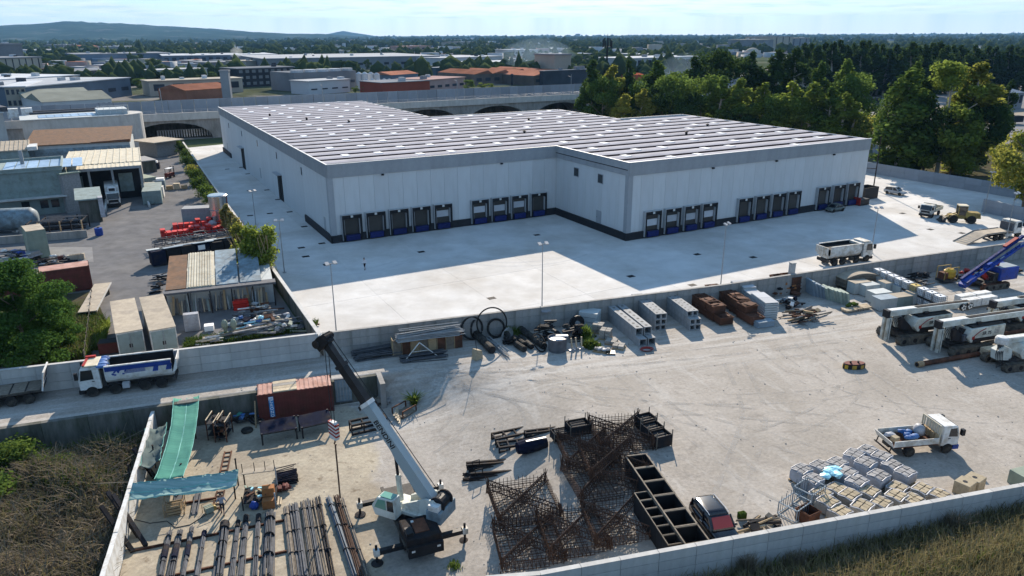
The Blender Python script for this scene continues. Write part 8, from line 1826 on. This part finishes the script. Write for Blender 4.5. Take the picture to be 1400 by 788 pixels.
# big pine and weeds on the plot, left
P = at(18,520,0); tree(0,0,0,'pine','leaf_pine','huge dark green pine filling the left edge behind the road wall',1.05,None,'tree',None,Vector((P.x-1,P.y+4,0)),11.5,0)
P = at(62,500,0); tree(0,0,0,'pine','leaf_pine','smaller dark pine at the right flank of the huge pine',1.0,None,'tree',None,Vector((P.x-1.5,P.y+4,0)),7.6,1)
def field(name, pts, h, mat, lean=.5, width=.03, zf=None, seed_h=None):
    n = len(pts); ang_ = RG.uniform(0,6.28,n); hh = h*RG.uniform(.4,1.15,n); ln = hh*lean*RG.uniform(.2,1.6,n); d = np.stack([np.cos(ang_),np.sin(ang_)],1); s = np.stack([-d[:,1],d[:,0]],1)*(width*RG.uniform(.6,1.5,n))[:,None]
    z0 = np.array([zf(p) if zf else 0. for p in pts])[:,None]; mid = pts+d*(ln*.4)[:,None]; tip = pts+d*ln[:,None]
    V = np.stack([np.hstack([pts-s,z0]),np.hstack([pts+s,z0]),np.hstack([mid+s*.8,z0+(hh*.7)[:,None]]),np.hstack([mid-s*.8,z0+(hh*.7)[:,None]]),np.hstack([tip+s*.3,z0+hh[:,None]]),np.hstack([tip-s*.3,z0+hh[:,None]])],1).reshape(-1,3)
    k = np.arange(n)[:,None]*6; F = np.vstack([k+np.array([[0,1,2,3]]),k+np.array([[3,2,4,5]])]); o = link(name,npmesh(name,V,F,mat)); o['kind'] = 'stuff'; return o
def rnd_quad(q, n):
    q = [np.array(p[:2]) for p in q]; a, b = RG.random((n,1)), RG.random((n,1)); return (q[0]*(1-a)+q[1]*a)*(1-b)+(q[3]*(1-a)+q[2]*a)*b
gq = [at(-40,506,0),at(120,492,0),at(143,442,0),at(60,408,0)]
field('weeds',rnd_quad(gq,26000),1.0,'leaf_bush',.6,.05); field('dry_grass',rnd_quad(gq,7000),1.1,'straw',.6,.04)
field('weeds',rnd_quad([at(122,480,0),at(142,478,0),at(150,445,0),at(128,443,0)],2500),.9,'leaf_light',.6,.06)
field('weeds',rnd_quad([at(250,478,0),at(430,452,0),at(436,440,0),at(255,466,0)],5000),.5,'leaf_bush',.7,.04)
# scrub in the hollow, lower left
sq = [Vector((*ST(-58,30),0)),Vector((*ST(-12.6,30),0)),Vector((*ST(-12.6,66),0)),Vector((*ST(-58,66),0))]
def mound(p):
    s = p[0]*E1.x+p[1]*E1.y; t = p[0]*E2.x+p[1]*E2.y; return -2.5+max(0,.9*sin(s*.45+1.3*sin(t*.31))*sin(t*.5+.8*sin(s*.37))+.35)*sm(-12.5,-17,s)
g = []
for i in range(47):
    s = -60+i*(47.6/46); g.append([(*ST(s,28+j),mound(ST(s,28+j))-.02) for j in range(40)])
o = MB().sheet(g).part('scrub_mounds','soil'); tag(o,kind='structure')
field('brushwood',rnd_quad(sq,42000),1.15,'brush_brown',1.1,.028,mound); field('dry_grass',rnd_quad(sq,16000),1.3,'straw',.9,.022,mound)
vq = [Vector((*ST(-44,50),0)),Vector((*ST(-13,58),0)),Vector((*ST(-13,67),0)),Vector((*ST(-44,67),0))]; field('weeds',rnd_quad(vq,7000),.7,'leaf_bush',.8,.05,mound)
m = MB()
for k in range(90):
    p = rnd_quad(sq,1)[0]; z = mound(p)+.5; a = R.uniform(-.6,1.0); L = R.uniform(1.5,4.5); m.cyl((p[0],p[1],z),(p[0]+L*cos(a),p[1]+L*sin(a),z+R.uniform(.2,1.1)),.035,.02,5)
o = m.part('dead_branches','twig'); o['kind'] = 'stuff'
for i,(px,py,h,w,lb) in enumerate(((5,650,2.6,1.0,'bright green bush at the left edge of the hollow'),(40,640,2.2,1.1,'green bush under the retaining wall at left'),(78,650,1.6,1.3,'low green bush among the dry brush in the hollow'),(-20,690,2.4,1.2,'green bush partly out of frame at the left edge'),(22,628,2.0,1.2,'leafy bush close to the road edge at left'))):
    P = at(px,py,-2.5); tree(0,0,0,'bush','leaf_mid' if i%2 else 'leaf_bush',lb,1.75*w,None,'bush',None,P,h*1.25)
# dry grass outside the foreground wall
def verge(s0, s1, t0, t1, n): s = RG.uniform(s0,s1,n); u = RG.random(n)**1.0; tt = np.array([FG(x)-.15 for x in s]); t = t0*u+(tt)*(1-u) if t1 is None else RG.uniform(t0,t1,n); return np.stack([s*E1.x+t*E2.x,s*E1.y+t*E2.y],1)
vz = lambda p: verge_z(p[0]*E1.x+p[1]*E1.y, p[0]*E2.x+p[1]*E2.y)
field('dry_grass',verge(14,75,22,None,34000),1.0,'straw',.6,.02,vz); field('weeds',verge(14,75,26,None,9000),.55,'leaf_bush',.6,.025,vz); field('brushwood',verge(14,60,27,None,6000),.7,'brush_brown',.9,.02,vz)
for i,(px,py,h) in enumerate(((1300,735,2.2),(1020,786,1.6),(1090,778,1.2),(1190,764,1.0))):
    P = at(px,py,0); tuft('dry_shrub',P,500,h,.35,'brush_brown',('bare brown shrub standing in front of the foreground wall','low dry shrub at the bottom edge left in the verge','low dry shrub second from the left in the verge','low dry tuft in the middle of the verge')[i],'shrub',.5,.014)
P = at(566,553); tuft('palm_bush',P,160,1.3,.12,'leaf_light','small green palm like bush beside the rusty frame pallet','bush',1.1,.05)
P = at(800,462); tuft('wall_bush',P,420,1.5,.4,'leaf_mid','green bush against the wall between the black heaps','bush',.5,.05); P = at(808,474); tuft('wall_bush',P,500,.9,.45,'leaf_bush','low dark green bush before the stone pallets','bush',.7,.06)
P = at(1347,372); tuft('wall_bush',P,300,1.6,.4,'leaf_bush','green weed bush by the wall behind the blue rig','bush',.6,.04); P = at(700,459); tuft('wall_bush',P,300,1.1,.5,'leaf_bush','weeds along the wall foot behind the black pipes','bush',.6,.04); P = at(622,775); tuft('weed_tuft',P,90,.35,.25,'leaf_bush','small green weed tuft on the ground behind the crane','weed',.9,.04)
# small stones scattered on the yard
m = MB()
for k in range(420):
    s, t = R.uniform(-8,75), R.uniform(33,76)
    if t < FG(s)+1: continue
    x, y = ST(s,t); z = height(x,y); q = R.uniform(.03,.09); m.box((x,y,z+q*.3),(q*1.5,q,q*.7),rz=R.random()*3)
o = m.part('loose_stones','stone_grey'); o['kind'] = 'stuff'

# ================================================================== FAR TOWN, FAR WOODS, HILLS, HAZE
ico = bmesh.new(); bmesh.ops.create_icosphere(ico,subdivisions=1,radius=1); IV = np.array([v.co[:] for v in ico.verts]); IF = np.array([[v.index for v in f.verts] for f in ico.faces]); ico.free()
def polar(n, d0, d1, a=44, pw=1.0): 
    d = d0*(d1/d0)**(RG.random(n)**pw); q = np.radians(RG.uniform(-a,a,n)); return d*np.sin(q), d*np.cos(q), d
x, y, d = polar(10500,560,13000)
keep = RG.random(len(x)) < np.where(d < 1100,.6,1); 
cl = np.sin(x*.006+1.7*np.sin(y*.004))+np.sin(y*.007+1.3*np.sin(x*.005)); keep &= (cl > -.55)&~((x/y > .27)&(x/y < .40)&(d < 1350)); x, y, d = x[keep], y[keep], d[keep]; n = len(x)
w = RG.uniform(3.2,7,n)*(1+d/2600); h = RG.uniform(5,10,n)*(1+d/9000); J = 1+.28*RG.normal(0,1,(n,len(IV),1)); V = IV[None]*J*np.stack([w,w*.8,h],1)[:,None]+np.stack([x,y,h*.55],1)[:,None]
F = (IF[None]+(np.arange(n)*len(IV))[:,None,None]).reshape(-1,3); o = link('far_woods',npmesh('far_woods',V.reshape(-1,3),F,'far_leaf')); o['kind'] = 'stuff'
x, y, d = polar(3600,850,11000); cl = np.sin(x*.006+1.7*np.sin(y*.004))+np.sin(y*.007+1.3*np.sin(x*.005)); k = (cl < .9)&((x < .35*y)|(RG.random(len(x)) < .35)); x, y, d = x[k], y[k], d[k]; n = len(x)
bw_, bd_, bh = RG.uniform(6,26,n)*(1+d/5000), RG.uniform(6,16,n)*(1+d/7000), RG.uniform(3.5,8,n)*np.where(RG.random(n) < .05,2.0,1); q = np.where(RG.random(n) < .6,WZ,RG.uniform(0,3.1,n)); c_, s_ = np.cos(q), np.sin(q)
co = np.array([(-1,-1,0),(1,-1,0),(1,1,0),(-1,1,0),(-1,-1,1),(1,-1,1),(1,1,1),(-1,1,1)]); X = co[None,:,0]*bw_[:,None]*.5; Y = co[None,:,1]*bd_[:,None]*.5
V = np.stack([x[:,None]+X*c_[:,None]-Y*s_[:,None], y[:,None]+X*s_[:,None]+Y*c_[:,None], co[None,:,2]*bh[:,None]],2).reshape(-1,3)
F6 = np.array([(4,5,6,7),(0,1,5,4),(1,2,6,5),(2,3,7,6),(3,0,4,7)]); F = (F6[None]+(np.arange(n)*8)[:,None,None]).reshape(-1,4); wm = RG.choice([0,1,2,3,4],n,p=[.38,.2,.18,.14,.10]); rm = RG.choice([0,1,5,6],n,p=[.45,.2,.2,.15]); mi = np.repeat(wm[:,None],5,1); mi[:,0] = rm
o = link('far_town',npmesh('far_town',V,F,['far_white','far_grey','far_beige','far_pink','far_blue','far_terracotta','silver_roof'],mi.ravel())); o['kind'] = 'stuff'
def ridge(name, prof, D, depth):
    g = []
    for k in range(8):
        f = k/7; row = []
        for px,py in prof:
            r = ray(px,60); r.z = 0; r.normalize(); p = r*(D-depth*(1-f)); v = ray(px,py); top = CAM_H+v.z/hypot(v.x,v.y)*D; row.append((p.x,p.y,(top*(sin(pi/2*f)**1.25)+(R.uniform(-.04,.04)*top if 0 < k < 7 else R.uniform(-2,2)))-8*(1-f)))
        g.append(row)
    g.append([(x*1.04,y*1.04,-10) for x,y,z in g[-1]])
    o = MB().sheet(g).part(name,'hill',fix=False,smooth=True); tag(o,kind='structure'); return o
def dense(pr, n):
    out = []
    for (x0,y0),(x1,y1) in zip(pr[:-1],pr[1:]):
        for k in range(n): f = k/n; f2 = f*f*(3-2*f)*.5+f*.5; out.append((x0+(x1-x0)*f,y0+(y1-y0)*f2))
    return out+[pr[-1]]
ridge('hill',dense([(-260,46),(-120,41),(-40,37.5),(40,33.5),(100,29.5),(160,32.5),(230,36),(300,40),(350,44),(400,46.2),(440,46.6),(500,50)],7),9000,3800)
ridge('far_mountain',dense([(425,50),(450,46.5),(470,42.6),(488,45.5),(520,50)],4),12500,1500)
ridge('horizon_rise',dense([(480,50.2),(620,49.2),(760,50),(900,48.2),(1040,48.6),(1180,47),(1300,46.6),(1420,46),(1600,45)],6),12000,2500)
def smoke(px, py, z0, z1, r, D, dens, col):
    rr = ray(px,60); rr.z = 0; rr.normalize(); P = rr*D; m = MB(); rg = random.Random(px)
    m.lathe([(.01,z0)]+[(r*sin(pi*(k+.5)/12)**.7*(.6+.5*k/11)*(1+.12*rg.uniform(-1,1)),z0+(z1-z0)*(k+.5)/12) for k in range(12)]+[(.01,z1)],18); o = m.part('smoke',None,None,P,smooth=True); mm = bpy.data.materials.new('smoke'); mm.use_nodes = True; q = mm.node_tree.nodes; q.clear(); oo = q.new('ShaderNodeOutputMaterial'); v = q.new('ShaderNodeVolumePrincipled'); v.inputs['Color'].default_value = (*col,1); v.inputs['Density'].default_value = dens; mm.node_tree.links.new(v.outputs[0],oo.inputs['Volume']); o.data.materials.append(mm); o['kind'] = 'stuff'
smoke(938,0,.5,26,13,300,.008,(.6,.8,1)); smoke(735,0,1,30,38,640,.004,(.6,.82,1)); smoke(322,0,4,22,8,900,.03,(1,1,1))
hzb = MB().bx(-16500,16500,-12500,14500,-4.6,330).part('haze',None)
hm = bpy.data.materials.new('haze'); hm.use_nodes = True; hn = hm.node_tree.nodes; hn.clear(); ho = hn.new('ShaderNodeOutputMaterial'); pv = hn.new('ShaderNodeVolumePrincipled'); pv.inputs['Color'].default_value = (.27,.58,1,1); pv.inputs['Density'].default_value = 4e-5; pv.inputs['Anisotropy'].default_value = .0
hm.node_tree.links.new(pv.outputs[0],ho.inputs['Volume']); hzb.data.materials.append(hm); hzb['kind'] = 'stuff'
